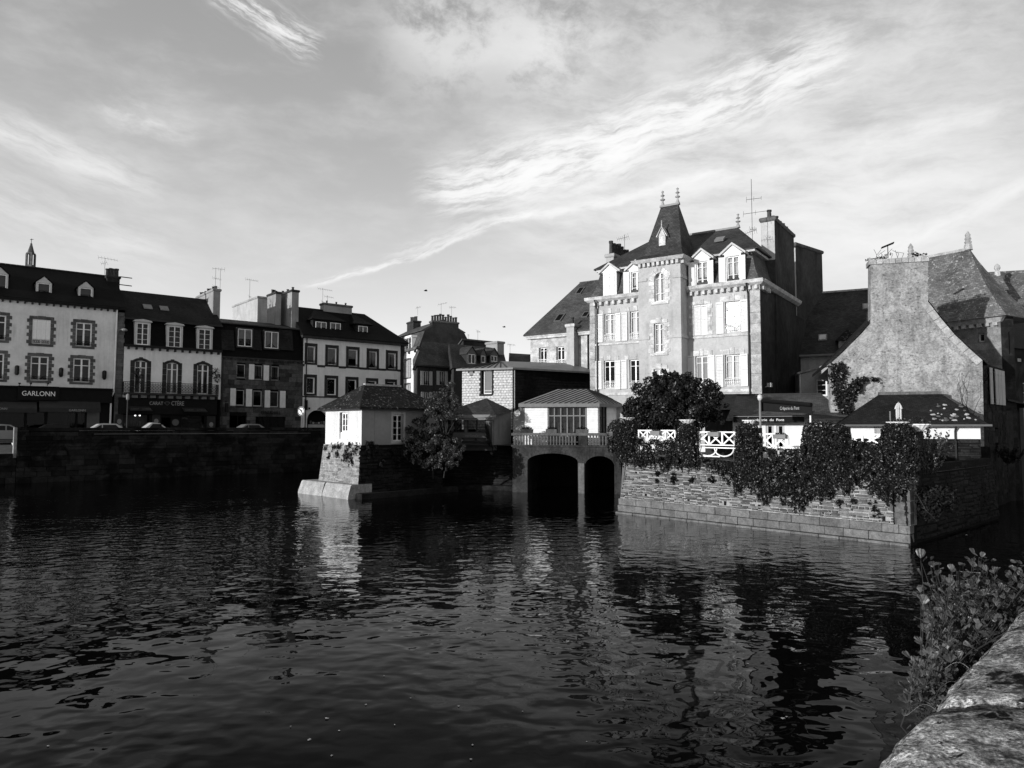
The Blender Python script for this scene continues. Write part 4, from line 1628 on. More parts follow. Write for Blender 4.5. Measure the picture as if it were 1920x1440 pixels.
B1 = far_house('tall white house with slate mansard and a wide many-potted chimney behind the corner house', 'mansard_house', 745, 104, 785, 97)
zc = B1.z(770, 658)
zt = B1.z(770, 626, .6)
ops = [B1.rect(759, 675, 770, 708), B1.rect(759, 721, 769, 745)]
mb = MB()
wall(B1, mb, -3, B1.w, 0, zc, ops, .2)
mb.build('wall', 'render_white', B1.e)
for r in ops:
    o = window(B1, r, 2, 3, 'cream_paint', depth=.1)
    quoins(B1, o, r, 'quoin_grey', .2, 6, .05)
mb = MB()
mb.box(-3, B1.w + .15, -.3, .02, zc, zc + .35)
mb.build('cornice', 'quoin_grey', B1.e)
brackets(B1, -1, B1.w, zc, 4, 'quoin_grey', .25, .3, .4)
MB().rects([(-4, B1.w, -.05, 7.4, zc + .3), (-4, B1.w, .8, 6.8, zt)]).build('mansard', 'slate_lit', B1.e)
MB().rects([(-4, B1.w, .5, 7, zt), (-4, B1.w, .5, 7, zt + .1), (-4, B1.w, 3.5, 3.7, B1.z(780, 617, 4))]).build('roof', 'slate_lit', B1.e)
r = B1.rect(761, 634, 772, 655, -.1)
MB().box(r[0] - .2, r[0], -.2, 1, r[2] - .1, r[3] + .3).box(r[1], r[1] + .2, -.2, 1, r[2] - .1, r[3] + .3).box(r[0] - .3, r[1] + .3, -.3, 1, r[3], r[3] + .3).build('dormer', 'white_paint', B1.e)
window(B1, r, 2, 2, depth=-.12)
# gable wall seen side-on, with the chimney breast rising out of it
MB().add([(B1.w + .01, -.05, 0), (B1.w + .01, 7.4, 0), (B1.w + .01, 7.4, zt - 1), (B1.w + .01, 6.8, zt), (B1.w + .01, 3.6, zt + 1.4), (B1.w + .01, .8, zt), (B1.w + .01, -.05, zc + .3)], [(0, 1, 2, 3, 4, 5, 6)]).build('gable_wall', 'render_dark', B1.e)  # white house's unlit side, its shade put into a dark render
chimney(B1, B1.w - .9, B1.w + .03, 1.9, 5.9, zt - .5, B1.z(803, 603, 1.9), 'render_dark', 10, .9, .2, 'y', 'quoin_grey')
antenna(B1.e, (B1.w - .4, 3.4, B1.z(824, 600, 3)), 2.4, arms=((.97, 2.0, .2, 6), (.3, .8, 1, 4)))
antenna(B1.e, (B1.w - .4, 5.0, B1.z(837, 603, 5)), 2.0, arms=((.9, .9, 1.2, 6),))
chimney(B1, -4.2, -1.6, 3.0, 4.2, zt - 1, B1.z(730, 616, 3), 'render_dark', 5, .8, .18, 'x')
antenna(B1.e, (-2.4, 4, B1.z(730, 605, 3)), 1.3, arms=((.9, 1.2, .2, 5),))

B2 = far_house('dark house with steep slate roof and pale louvred shutters behind the small tree', 'shuttered_house', 782, 74, 856, 77.4)
SH = Matrix(((1, .62, 0, 0), (0, 1, 0, 0), (0, 0, 1, 0), (0, 0, 0, 1)))     # party walls run askew to the street front


def askew(e, name, mat, levels):
    m_ = MB()
    m_.M = SH
    m_.rects(levels)
    return m_.build(name, mat, e)


zc = B2.z(820, 689)
ops = [B2.rect(795, 696, 804, 722), B2.rect(824.5, 696, 833, 722), B2.rect(795, 735, 803, 760), B2.rect(824.5, 735, 833, 760)]
mb = MB()
wall(B2, mb, 0, B2.w, 0, zc, ops, .15)
mb.build('wall', 'render_dark', B2.e)
askew(B2.e, 'side_wall', 'render_dark', [(0.02, B2.w - .02, .9, 5, 0), (.02, B2.w - .02, .9, 5, zc - .02)])
for r in ops:
    window(B2, r, 2, 1, 'cream_paint', depth=.1, rail=('iron', .4))
    hw = (r[1] - r[0]) * .62
    shutter(B2, (r[0] - hw - .05, r[0] - .05, r[2], r[3]), 'cream_paint')
    shutter(B2, (r[1] + .05, r[1] + hw + .05, r[2], r[3]), 'cream_paint')
zr = B2.z(838, 644, 2.4)
askew(B2.e, 'roof', 'slate_mid', [(-.4, B2.w + .3, -.4, 5.1, zc), (-.4, B2.w + .3, -.4, 5.1, zc + .15), (.8, B2.w + .2, 2.35, 2.45, zr)])
for px, py, y_ in ((811, 667, 1.1),):
    q = B2.loc(px, py, y_)
    zz = zc + .18 + (zr - zc) * (y_ + .4) / 2.8
    MB().add([(q[0] - .35, y_ - .3, zz - .3 * (zr - zc) / 2.8), (q[0] + .35, y_ - .3, zz - .3 * (zr - zc) / 2.8), (q[0] + .35, y_ + .3, zz + .3 * (zr - zc) / 2.8), (q[0] - .35, y_ + .3, zz + .3 * (zr - zc) / 2.8)], [(0, 1, 2, 3)]).build('skylight', 'zinc_dark', B2.e)

B3 = far_house('low dark slate-roofed house with three pointed dormers behind the slate-hung house', 'dormer_house', 850, 74, 950, 79)
zc = B3.z(900, 694)
askew(B3.e, 'wall', 'render_dark', [(0, B3.w, 0, 6, 0), (0, B3.w, 0, 6, zc)])
zr = B3.z(900, 650, 3.0)
askew(B3.e, 'roof', 'slate_mid', [(-.2, B3.w + .2, -.3, 6.3, zc), (-.2, B3.w + .2, 2.9, 3.1, zr)])
for a_, t_, b_, bt, nx in ((877.5, 664, 891.5, 682, 2), (902.5, 667, 910, 680, 1), (920.5, 667, 932.5, 678, 2)):
    gable_dormer(B3, B3.rect(a_, t_, b_, bt, .4), .4, 1.8, 'zinc_dark', 'slate_mid', 'mid_paint', nx, 1, .75)
chimney(B3, B3.x(932.5, 2, 660), B3.x(945, 2, 660), 2.0, 4.0, zc, B3.z(940, 640, 2), 'render_grey', 0, 0, .1, 'y')
B5 = far_house('plain dark flat-topped house rising behind the pointed dormers', 'plain_house', 868, 86, 932, 89.5)
zt = B5.z(900, 641)
askew(B5.e, 'wall', 'render_dark', [(0, B5.w, 0, 5, 0), (0, B5.w, 0, 5, zt)])
askew(B5.e, 'parapet', 'quoin_grey', [(-.2, B5.w + .2, -.2, 5.2, zt), (-.2, B5.w + .2, -.2, 5.2, zt + .2)])
antenna(B5.e, (B5.x(905), 1, zt), 1.6, arms=((.9, .8, .3, 4),))
antenna(B5.e, (B5.x(887), 1, zt), .9, arms=((.95, .2, 0, 2),))
B4 = far_house('dark slate roof running behind the steep pale stone house', 'long_roof_house', 956, 82, 1010, 84)
zr = B4.z(950, 656)
askew(B4.e, 'wall', 'render_dark', [(0, B4.w + 3, 0, 6, 0), (0, B4.w + 3, 0, 6, zr - 2)])
askew(B4.e, 'roof', 'slate_mid', [(-.2, B4.w + 3, -.6, 7, zr - 2.2), (-.2, B4.w + 3, 2.9, 3.1, zr)])
antenna(B4.e, (B4.x(981), 3, zr - .3), 1.4, arms=((.95, 1.2, .2, 6),))

# church spire over the first roof
sp = at(57, 500, 130)
spt = thing('church_spire', 'slender stone church spirelet showing above the first shop roof', 'spire', (sp.x, sp.y, STREET))
zb = sp.z - STREET
k = 130 / F
MB().rects([(-8 * k, 8 * k, -8 * k, 8 * k, 0), (-8 * k, 8 * k, -8 * k, 8 * k, zb - 2), (-5.6 * k, 5.6 * k, -5.6 * k, 5.6 * k, zb)]).build('tower', 'quoin_grey', spt)
st = MB()
for sx in (-1, 1):
    for sy in (-1, 1):
        st.box(sx * 4.6 * k - .14, sx * 4.6 * k + .14, sy * 4.6 * k - .14, sy * 4.6 * k + .14, zb, zb + 24 * k)
st.box(-5.6 * k, 5.6 * k, -5.6 * k, 5.6 * k, zb + 24 * k, zb + 26 * k).box(-5.6 * k, 5.6 * k, -5.6 * k, 5.6 * k, zb - .1, zb + 3 * k).box(-1.5 * k, 1.5 * k, -1.5 * k, 1.5 * k, zb, zb + 24 * k)
st.build('lantern', 'quoin_grey', spt)
MB().lathe([(6 * k, zb + 26 * k), (3.4 * k, zb + 36 * k), (1.6 * k, zb + 43 * k), (2 * k, zb + 43.5 * k), (.4 * k, zb + 46 * k)], n=8).build('cap', 'quoin_grey', spt)
MB().tube((0, 0, zb + 45 * k), (0, 0, zb + 54 * k), .05, 4).tube((-.25, 0, zb + 52 * k), (.35, 0, zb + 52.5 * k), .05, 4).build('weather_vane', 'iron', spt, uv=False)


# =================================================================== cars, lamp post, road sign on the quay
def car(name, label, P, heading, paint, L=4.2, Wd=1.75, Hh=1.45, hatch=True):
    t = thing(name, label, 'car', (P[0], P[1], STREET), heading, 'cars parked along the quay')
    prof = [(-L / 2, .35), (-L / 2 + .05, .72), (-L / 2 + .25, .86), (-L / 2 + 1.05, .95), (-L / 2 + 1.85, Hh - .05), (-L / 2 + 2.4, Hh), (L / 2 - 1.1, Hh - .03), (L / 2 - (.35 if hatch else .9), 1.0), (L / 2 - .05, .9), (L / 2, .45), (L / 2 - .1, .3), (-L / 2 + .1, .25)]
    bm_ = MB()
    rings = []
    for f, s in ((-1, .9), (-.96, 1.0), (.96, 1.0), (1, .9)):
        rings.append([(x * (1 if abs(f) < .98 else .985), f * Wd / 2 * (1 - .13 * max(0, z - .9) / .5), z) for x, z in prof])
    bm_.loft(rings)
    bm_.build('body', paint, t)
    gl = MB()
    for s in (-1, 1):
        y0, y1 = s * (Wd / 2 * .985 + .008), s * (Wd / 2 * (1 - .13 * (Hh - 1.02) / .5) + .012)
        gl.quad((-L / 2 + 1.25, y0, .97), (-.1, y0, .97), (-.1, y1, Hh - .12), (-L / 2 + 1.95, y1, Hh - .12))
        gl.quad((-.02, y0, .97), (L / 2 - .75, y0, .98), (L / 2 - 1.15, y1, Hh - .12), (-.02, y1, Hh - .12))
    gl.add([(-L / 2 + 1.12, -Wd * .42, 1.0), (-L / 2 + 1.12, Wd * .42, 1.0), (-L / 2 + 1.86, Wd * .38, Hh - .06), (-L / 2 + 1.86, -Wd * .38, Hh - .06)], [(0, 1, 2, 3)])
    gl.M = T(-.025, 0, .03)
    o = gl.build('side_windows', 'car_dark', t, uv=False, keep=True)
    for sx in (-L / 2 + .8, L / 2 - .8):
        for s in (-1, 1):
            wb = MB()
            wb.M = T(sx, s * (Wd / 2 - .08), .31) @ Matrix.Rotation(math.pi / 2, 4, 'X')
            wb.lathe([(.2, -.1), (.3, -.1), (.32, -.05), (.32, .05), (.3, .1), (.2, .1)], n=16)
            wo_ = wb.build('wheel', 'rubber', t)
            rb_ = MB()
            rb_.M = wb.M
            rb_.lathe([(.2, -.08), (.2, .08), (.05, .105), (.01, .1)], n=12)
            rb_.build('rim', 'chrome', wo_)
    for s in (-1, 1):
        MB().box(-L / 2 - .01, -L / 2 + .12, s * Wd * .36 - .16, s * Wd * .36 + .16, .62, .75).build('headlight', 'chrome', t)
        MB().box(L / 2 - .12, L / 2 + .005, s * Wd * .40 - .12, s * Wd * .40 + .12, .75, .95).build('tail_light', 'mid_paint', t)
        MB().box(-L / 2 + 1.3, -L / 2 + 1.42, s * (Wd / 2 + .02) - .06, s * (Wd / 2 + .02) + .08, .95, 1.06).build('wing_mirror', paint, t)
    MB().box(-.6, -.4, -Wd / 2 - .015, -Wd / 2 + .02, .78, .82).box(.55, .75, -Wd / 2 - .015, -Wd / 2 + .02, .78, .82).build('door_handle', paint, t)
    return t


ra = math.atan2(ROWDIR.y, ROWDIR.x)


def carpos(px, off):
    p = qpt(px) + qn * off
    return line_at(px, p, QDIR)


car('parked_car', 'silver parked car seen from the side at the left end of the quay wall', carpos(8, 5.5), ra + math.pi, 'car_silver', 4.4)
car('parked_car', 'dark parked car behind the wall in front of the first shop', carpos(96, 6.5), ra, 'car_dark', 4.5, 1.8, 1.47, False)
car('parked_car', 'white parked car showing only its roof below the light poster panel', carpos(190, 4.6), ra, 'car_white', 4.2, 1.75, 1.53)
car('parked_car', 'white boxy hatchback parked in front of the jeweller shop', carpos(297, 6.5), ra + math.pi, 'car_white', 3.6, 1.7, 1.62)
car('parked_car', 'grey parked car with rounded roof in front of the stone house', carpos(462, 5.5), ra, 'car_grey', 4.2, 1.75, 1.52)
p = carpos(238, 7.5)
lp = thing('street_lamp', 'slim grey lamp post standing in front of the jeweller shop', 'street lamp', (p.x, p.y, STREET))
zt_ = at(238, 738, p.y).z - STREET
MB().lathe([(.14, 0), (.12, .8), (.07, .9), (.06, zt_ - .6)], n=8).build('pole', 'zinc_dark', lp)
MB().lathe([(.06, zt_ - .6), (.14, zt_ - .5), (.14, zt_ - .1), (.04, zt_)], n=8).build('lamp_head', 'zinc', lp)
p = carpos(565, 3.0)
rs = thing('road_sign', 'round white no-turn road sign on a thin pole by the stone house', 'sign', (p.x, p.y, STREET))
zt_ = at(565, 771, p.y).z - STREET
MB().tube((0, 0, 0), (0, 0, zt_ + .4), .04, 6).build('pole', 'zinc', rs, uv=False)
yw = math.atan2(p.y, p.x) - math.pi / 2
dk = MB()
dk.M = RZ(rad(-25)) @ T(0, -.06, zt_) @ Matrix.Rotation(math.pi / 2, 4, 'X')
dk.lathe([(.45, -.02), (.45, .02)], n=24)
disc = dk.build('disc', 'white_paint', rs)
rg_ = MB()
rg_.M = RZ(rad(-25)) @ T(0, -.085, zt_)
pp = [(.39 * math.cos(i * math.pi / 10), 0, .39 * math.sin(i * math.pi / 10)) for i in range(21)]
rg_.path(pp, .045, 4)
rg_.tube((-.27, 0, .27), (.27, 0, -.27), .04, 4).tube((.12, .0, -.25), (.12, 0, .1), .04, 4).tube((.12, 0, .1), (-.12, 0, .1), .04, 4).tube((-.12, 0, .1), (-.03, 0, .2), .03, 4)
rg_.build('ring_and_arrow', 'iron', disc, uv=False)
# =================================================================== small pavilion on its battered pier
PC = gp(678, 42.5)
s45 = math.sqrt(.5)
PA = PC + Vector((-s45, s45)) * 4.1
Pv = House('river_pavilion', 'small white pavilion with hipped slate roof on a stone pier in the river', 'pavilion', PA, PC, 0.0)
ZB, ZE, ZRI, PL = 3.1, 5.27, 6.85, 5.8
side = Pv.sub(4.1, 0, 90)
opL = Pv.rect(636.5, 773, 651, 824)
y0, zq0 = Pv.locx(735, 780, 4.1)
a_, zt_ = Pv.locx(737, 777, 4.1)
b_, zb_ = Pv.locx(756, 828, 4.1)
opR = (a_, b_, zb_ + .02, zt_)
mb = MB()
wall(Pv, mb, 0, 4.1, ZB, ZE, [opL], .22)
mb.build('wall', 'render_pavilion', Pv.e)
mb = MB()
wall(side, mb, 0, PL, ZB, ZE, [opR], .16)
mb.quad((0, 0, ZB), (0, PL, ZB), (0, PL, ZE), (0, 0, ZE)).quad((0, PL, ZB), (4.1, PL, ZB), (4.1, PL, ZE), (0, PL, ZE))
mb.build('shaded_wall', 'render_pavilion_shade', Pv.e)  # unlit side: shade painted in by the darker render
window(Pv, (opL[0] + .12, opL[1], opL[2] + .45, opL[3] - .02), 2, 3, depth=.12, fw=.09)
sb = MB()
sb.M = Pv.M
sb.box(opL[0] + .02, opL[1], .08, .2, opL[2] + .02, opL[2] + .44).box(opL[0] - .05, opL[1] + .05, -.06, .1, opL[2] - .04, opL[2] + .03)
sb.build('sill_panel', 'white_paint', Pv.e)
ow = window(side, opR, 2, 4, depth=.1, fw=.09)
im = ow.matrix_basis.inverted() @ side.M
for q in ((opR[0] - .14, opR[0] - .002, opR[2] - .14, opR[3] + .14), (opR[1] + .002, opR[1] + .14, opR[2] - .14, opR[3] + .14), (opR[0], opR[1], opR[3] + .002, opR[3] + .138), (opR[0], opR[1], opR[2] - .138, opR[2] - .002)):
    block(ow, q[0], q[1], -.03, .05, q[2], q[3], 'cream_paint', 'surround_board', im)
bat = MB()
for yy in (.95, 2.9, 4.6):
    bat.box(4.1, 4.14, yy - .03, yy + .03, ZB, ZE)
bat.build('joint_batten', 'render_pavilion_shade', Pv.e)
ov = .38
rf = MB()
rf.rects([(-ov, 4.1 + ov, -ov, PL + ov, ZE), (-ov, 4.1 + ov, -ov, PL + ov, ZE + .08), (2.02, 2.08, 1.5, 4.28, ZRI)])
ro = rf.build('roof', 'slate_lichen', Pv.e)
rt = MB()
for i in range(8):
    yy = 1.5 + i * .35
    rt.box(1.93, 2.17, yy, yy + .33, ZRI - .05, ZRI + .07)
rt.build('ridge', 'granite_light', ro)
MB().rects([(-ov - .03, 4.1 + ov + .03, -ov - .03, PL + ov + .03, ZE - .06), (-ov - .03, 4.1 + ov + .03, -ov - .03, PL + ov + .03, ZE - .005)]).build('gutter', 'zinc_dark', Pv.e)
# pier body with battered faces
pr = MB()
B_ = [(-.05, 4.15, -.05, PL + .05, ZB), (-.28, 4.25, -.25, PL + .3, .8), (-.3, 4.3, -.3, PL + .3, -1)]
pr.rects(B_)
pier = pr.build('pier', 'mortar_dark', Pv.e)  # black core: shade of the unlit face put into the joints
MB().add([(-.06, -.07, ZB), (4.14, -.07, ZB), (4.22, -.27, .8), (-.28, -.27, .8)], [(0, 1, 2, 3)]).build('pier_mortar', 'mortar', Pv.e)  # pale mortar only on the sunlit face


def rubble(parent, mtx, x0, x1, z0, z1, hr, lr, mat, batter=lambda z: 0.0, cap=300, t=.12, skip=None, name='stone', proud=.035, gap=.014, trim=None):
    """uneven coursed rubble: the largest stones are single pieces, the small ones one joined part"""
    out = []
    z = z0
    while z < z1:
        h_ = RN.uniform(*hr)
        x = x0 - RN.uniform(0, lr[0])
        while x < x1:
            L = RN.uniform(*lr) * RN.choice((.6, 1, 1, 1.5))
            hh = h_ * RN.uniform(.7, 1.15)
            a, b = max(x, x0) + gap, min(x + L, x1) - gap
            zz = z + RN.uniform(-.25, .25) * h_
            if trim:
                a, b = max(a, trim(zz)[0] + gap), min(b, trim(zz)[1] - gap)
            if b - a > .06 and zz + hh < z1 + .05 and not (skip and skip((a + b) / 2, zz + hh / 2)):
                out.append(((b - a) * hh, a, b, zz + gap * .6, zz + hh - gap * .6))
            x += L
        z += h_
    out.sort(reverse=True)
    for _, a, b, c, d in out[:cap]:
        y = batter((c + d) / 2)
        block(parent, a, b, y - proud * RN.uniform(.3, 1.0), y + t, c, d, mat, name, mtx, 'rough', RN.uniform(-.03, .03))
    if len(out) > cap:
        mb = MB()
        for _, a, b, c, d in out[cap:]:
            y = batter((c + d) / 2)
            k = min(.03, (d - c) * .25)
            mb.rects([(a, b, 0, 1, 0)] if False else [(a + k, b - k, c + k, d - k, 0), (a, b, c, d, 1)], True) if False else None
            yo = y - proud * RN.uniform(.2, 1.0)
            mb.add([(a + k, yo, c + k), (b - k, yo, c + k * .6), (b - k, yo, d - k), (a + k, yo, d - k * .7), (a, y + .02, c), (b, y + .02, c), (b, y + .02, d), (a, y + .02, d)],
                   [(0, 1, 2, 3), (0, 4, 5, 1), (1, 5, 6, 2), (2, 6, 7, 3), (3, 7, 4, 0)])
        o = mb.build('small_stones', mat, parent, mtx, uv=False)
        o['kind'] = 'stuff'


bt_ = lambda z: -.05 - .2 * (ZB - z) / (ZB - .8)
rubble(Pv.e, Matrix.Identity(4), -.28, 4.25, .82, ZB - .05, (.12, .2), (.25, .6), 'pier_stone', bt_, 150, .1, None, 'stone', .05, .014, lambda z: (-.05 - .23 * (ZB - z) / 2.3, 4.15 + .1 * (ZB - z) / 2.3))
bt2 = lambda z: -.06 - .1 * (ZB - z) / (ZB - .8)
rubble(Pv.e, T(4.1, 0, 0) @ RZ(rad(90)), -.2, PL + .3, .3, ZB - .05, (.14, .22), (.3, .8), 'dark_masonry', bt2, 110, .1)  # unlit face gets near-black stone, its shade put into the colour
# big base stones
for (xa, xb, ya, yb) in ((-1.3, 1.5, -1.0, .6), (1.54, 4.35, -.95, .6)):
    m_ = MB()
    m_.rects([(xa - .12, xb, ya - .16, yb, -1), (xa - .08, xb, ya - .06, yb, .2), (xa + .04, xb, ya + .1, yb, .76), (xa + .08, xb, ya + .16, yb, .82)])
    m_.build('base_stone', 'granite_light', Pv.e)
MB().rects([(4.36, 5.1, -.6, PL + 1, -1), (4.36, 5.0, -.5, PL + 1, .32)]).build('side_footing', 'dark_masonry', Pv.e)


# tufts of weeds on the pier head
def tuft(parent, c, r, n, size, mat, seed, name='weed_tuft'):
    q = random.Random(seed)
    bl = [(c, tuple(v * .55 for v in r))]
    for k in range(6):
        bl.append(((c[0] + q.uniform(-1, 1) * r[0], c[1] + q.uniform(-.6, .6) * r[1], c[2] + q.uniform(-1.1, .9) * r[2]), tuple(v * q.uniform(.2, .5) for v in r)))
    p, nr = blob_points(bl, n, seed, .1)
    return leaf_mesh(name, p, nr, size, mat, parent, seed, 1.0, 3.0)


for k, (px, py, s_) in enumerate(((625, 838, .2), (635, 838, .22), (649, 845, .3), (651, 857, .28), (658, 862, .3), (632, 852, .2), (645, 855, .18), (610, 840, .14), (670, 836, .18), (655, 833, .14), (617, 855, .12), (664, 846, .16))):
    q = Pv.loc(px, py, -.2)
    tuft(Pv.e, (q[0], -.22, q[1]), (s_, .12, s_ * 1.3), int(120 * s_ / .2), .045, 'leaf_silver' if k % 4 == 3 else 'leaf_shade', 20 + k)
for k in range(14):
    tuft(Pv.e, (4.3, RN.uniform(0, PL), RN.uniform(1.6, 3.1)), (.15, .35, .3), 120, .07, 'leaf_shade', 50 + k)

# =================================================================== bridge: abutment, arches, balustrade
BA, BBp = gp(800, 47.5), gp(1163, 44.8)
Br = House('road_bridge', 'concrete-faced stone bridge with two arches and a balustrade over the river', 'bridge', BA, BBp, 0.0)
DECK = 3.0
zcap = Br.z(1060, 838)
a1 = (Br.x(989, 0, 900), Br.x(1083.5, 0, 900))
a2 = (Br.x(1097, 0, 900), Br.x(1152, 0, 900))
zs1, zt1 = Br.z(1036, 864), Br.z(1036, 850)
zs2, zt2 = Br.z(1125, 872), Br.z(1125, 855)
xl = Br.x(962)
mb = MB()
wall(Br, mb, xl, Br.w, -1, zcap, [(a1[0], a1[1], -1, zt1), (a2[0], a2[1], -1, zt2)], 5.0)
arch_fill(Br, mb, a1[0], a1[1], zs1 - .05, zt1, 5.0)
arch_fill(Br, mb, a2[0], a2[1], zs2 - .05, zt2, 5.0)
mb.quad((xl, 0, zcap), (Br.w, 0, zcap), (Br.w, 4, zcap), (xl, 4, zcap))
mb.build('arch_wall', 'concrete', Br.e)
# arch rings a little proud of the face
for (xa, xb), zs, zt in ((a1, zs1 - .05, zt1), (a2, zs2 - .05, zt2)):
    cx, hw = (xa + xb) / 2, (xb - xa) / 2
    n = 15
    for i in range(n):
        t0, t1 = math.pi * i / n, math.pi * (i + 1) / n
        f = lambda t, k: (cx - hw * math.cos(t) * (1 + k * .08), zs + (zt - zs) * math.sin(t) * (1 + k * .3) + k * .1)
        MB().prism([f(t0 + .01, 0), f(t1 - .01, 0), f(t1 - .01, 1), f(t0 + .01, 1)], -.012, .1).build('arch_stone', 'concrete', Br.e, uv=False)
MB().box(a1[1] + .04, a2[0] - .04, -.1, .2, -1, zs2 + .1).build('pier', 'concrete_pale', Br.e)
MB().box(Br.w - .3, Br.w + .02, -.06, 8, -1, zcap - .02).build('abutment', 'concrete', Br.e)
MB().box(xl, Br.w, 5.2, 5.4, -1, 3).build('dark_vault_sheet', 'inside', Br.e)  # black sheet across the vaults: their darkness put into its colour
# quay part of the bridge below the kiosk: rubble, the pavilion's shade put into its dark colour
MB().box(-2.5, xl - .02, 1.75, 5, -1, zcap + .05).build('quay_part', 'mortar_dark', Br.e)
MB().box(xl - .05, xl + .3, .05, 1.8, -1, zcap - .01).build('quay_return', 'concrete', Br.e)
rubble(Br.e, None, -2.4, xl, .1, zcap + .05, (.09, .15), (.4, 1.1), 'dark_masonry', lambda z: 1.72, 230, .1)
for a_, b_, z_ in ((Br.x(720), Br.x(785), .2), (Br.x(789), Br.x(960), .3)):
    MB().rects([(a_, b_, .95, 1.9, -1), (a_, b_, 1.0, 1.9, z_ - .05), (a_ + .04, b_ - .04, 1.04, 1.9, z_)]).build('footing_ledge', 'dark_masonry', Br.e)
# balustrade
zb0, zb1 = Br.z(1060, 836), Br.z(1060, 813)
hB = .88
MB().box(xl - .1, Br.w, -.1, .28, zcap, zcap + .12).build('balustrade_plinth', 'concrete', Br.e)
MB().box(xl - .1, Br.w, -.1, .26, zcap + hB - .16, zcap + hB).build('handrail', 'concrete_pale', Br.e)
bal_me = MB().rects([(-.055, .055, -.07, .07, 0), (-.055, .055, -.07, .07, .06), (-.04, .04, -.05, .05, .1), (-.06, .06, -.06, .06, .25), (-.045, .045, -.05, .05, .5), (-.06, .06, -.07, .07, hB - .3), (-.06, .06, -.07, .07, hB - .28)]).build('baluster', 'concrete_pale')
bme = bal_me.data
bpy.data.objects.remove(bal_me)
xx = xl + .1
piers = [Br.x(982), Br.x(1092), Br.x(1021)]
for xp in (Br.x(1093),):
    MB().box(xp - .28, xp + .28, -.12, .24, zcap + .12, zcap + hB - .155).build('balustrade_pier', 'concrete', Br.e)
while xx < Br.w - .1:
    if abs(xx - Br.x(1093)) > .34:
        link('baluster', bme, Br.e, T(xx, .08, zcap + .12))
    xx += .195
for a_, b_ in ((976, 999), (1023, 1044), (1079, 1103)):
    xa, xb = Br.x(a_), Br.x(b_)
    t_ = thing('planter_box', {976: 'dark flower box full of plants on the shaded end of the bridge handrail', 1023: 'pale flower box with flowers on the bridge handrail before the glazed wall', 1079: 'grey stone flower box on the bridge handrail at the right of the glazed wall'}[a_], 'planter', Br.W @ Vector(((xa + xb) / 2, .08, zcap + hB)), math.atan2((BBp - BA).y, (BBp - BA).x), 'flower boxes on the bridge')
    hw = (xb - xa) / 2
    MB().rects([(-hw * .95, hw * .95, -.1, .1, 0), (-hw, hw, -.13, .13, .24), (-hw + .03, hw - .03, -.1, .1, .24), (-hw + .03, hw - .03, -.1, .1, .2)], True).build('box', 'concrete_pale' if a_ > 1000 else 'concrete', t_)
    p, nr = blob_points([((0, 0, .28), (hw * .9, .12, .12))], 260, a_, .2)
    leaf_mesh('plants', p, nr, .05, 'leaf_shade', t_, a_)
# slanted street level behind the balustrade is the deck
dk_ = MB()
dk_.M = Br.M
dk_.quad((0, .3, DECK - .02), (Br.w, .3, DECK - .02), (Br.w, 12, DECK - .02), (0, 12, DECK - .02))
dk_.build('deck', 'asphalt', Br.e)


def clap(face, x0, x1, z0, z1, y, mat, h_=.145):
    """weatherboards: each a wedge lapping the one below"""
    k = int((z1 - z0) / h_)
    hh = (z1 - z0) / k
    for i in range(k):
        a = z0 + i * hh
        MB().add([(x0, y - .035, a), (x1, y - .035, a), (x1, y - .008, a + hh), (x0, y - .008, a + hh), (x0, y + .03, a), (x1, y + .03, a), (x1, y + .03, a + hh), (x0, y + .03, a + hh)],
                 [(0, 1, 2, 3), (4, 0, 3, 7), (1, 5, 6, 2), (0, 4, 5, 1), (3, 2, 6, 7)]).build('board', mat, face.e, face.M)


# =================================================================== glazed bridge pavilion with zinc roof
Ga = House('bridge_pavilion', 'white boarded bridge pavilion with tall glazing and standing-seam zinc roof', 'pavilion', gp(984, 47.4), gp(1121, 47.0), DECK)
ze, zb = Ga.z(1050, 757), .0
zw = Ga.z(1050, 810)
gl = Ga.rect(1027.5, 760, 1099.5, 809)
gl = (gl[0], gl[1], .15, ze - .04)
clap(Ga, 0, gl[0] - .03, 0, ze, 0, 'white_paint')
clap(Ga, gl[1] + .03, Ga.w, 0, ze, 0, 'white_paint')
window(Ga, gl, 6, 2, 'grey_paint', 'glass', depth=.02, fw=.07, bar=.07, mid=.07, zdiv=[.70], curtain=('curtain_dim', 'full'), name='glazing')
for i in range(5):      # paper flowers hung in the panes
    xq = gl[0] + (gl[1] - gl[0]) * (i + .5) / 6
    zq = gl[2] + (gl[3] - gl[2]) * .60
    MB().prism([(xq + .19 * math.cos(k * .524) * (1 if k % 2 else .7), zq + .19 * math.sin(k * .524) * (1 if k % 2 else .7)) for k in range(12)], .09, .1).build('hanging_ornament', 'mid_paint', Ga.e, uv=False)
# canted right-hand face
cant = Ga.sub(Ga.w, 0, 50)
CL = 2.9
rw = (cant.x(1124), cant.x(1137), .1, ze - .1)
clap(cant, 0, rw[0] - .02, 0, ze, 0, 'white_paint')
clap(cant, rw[1] + .02, CL, 0, ze, 0, 'white_paint')
window(cant, rw, 2, 3, 'dark_wood', 'glass', depth=.02, fw=.08, zdiv=[.3, .68], curtain=('curtain', 'split'))
cxE, cyE = Ga.w + CL * math.cos(rad(50)), CL * math.sin(rad(50))
MB().box(.02, Ga.w - .1, 2.6, 2.7, 0, ze).box(0.0, .05, .05, 2.6, 0, ze).build('back_wall', 'render_dark', Ga.e)
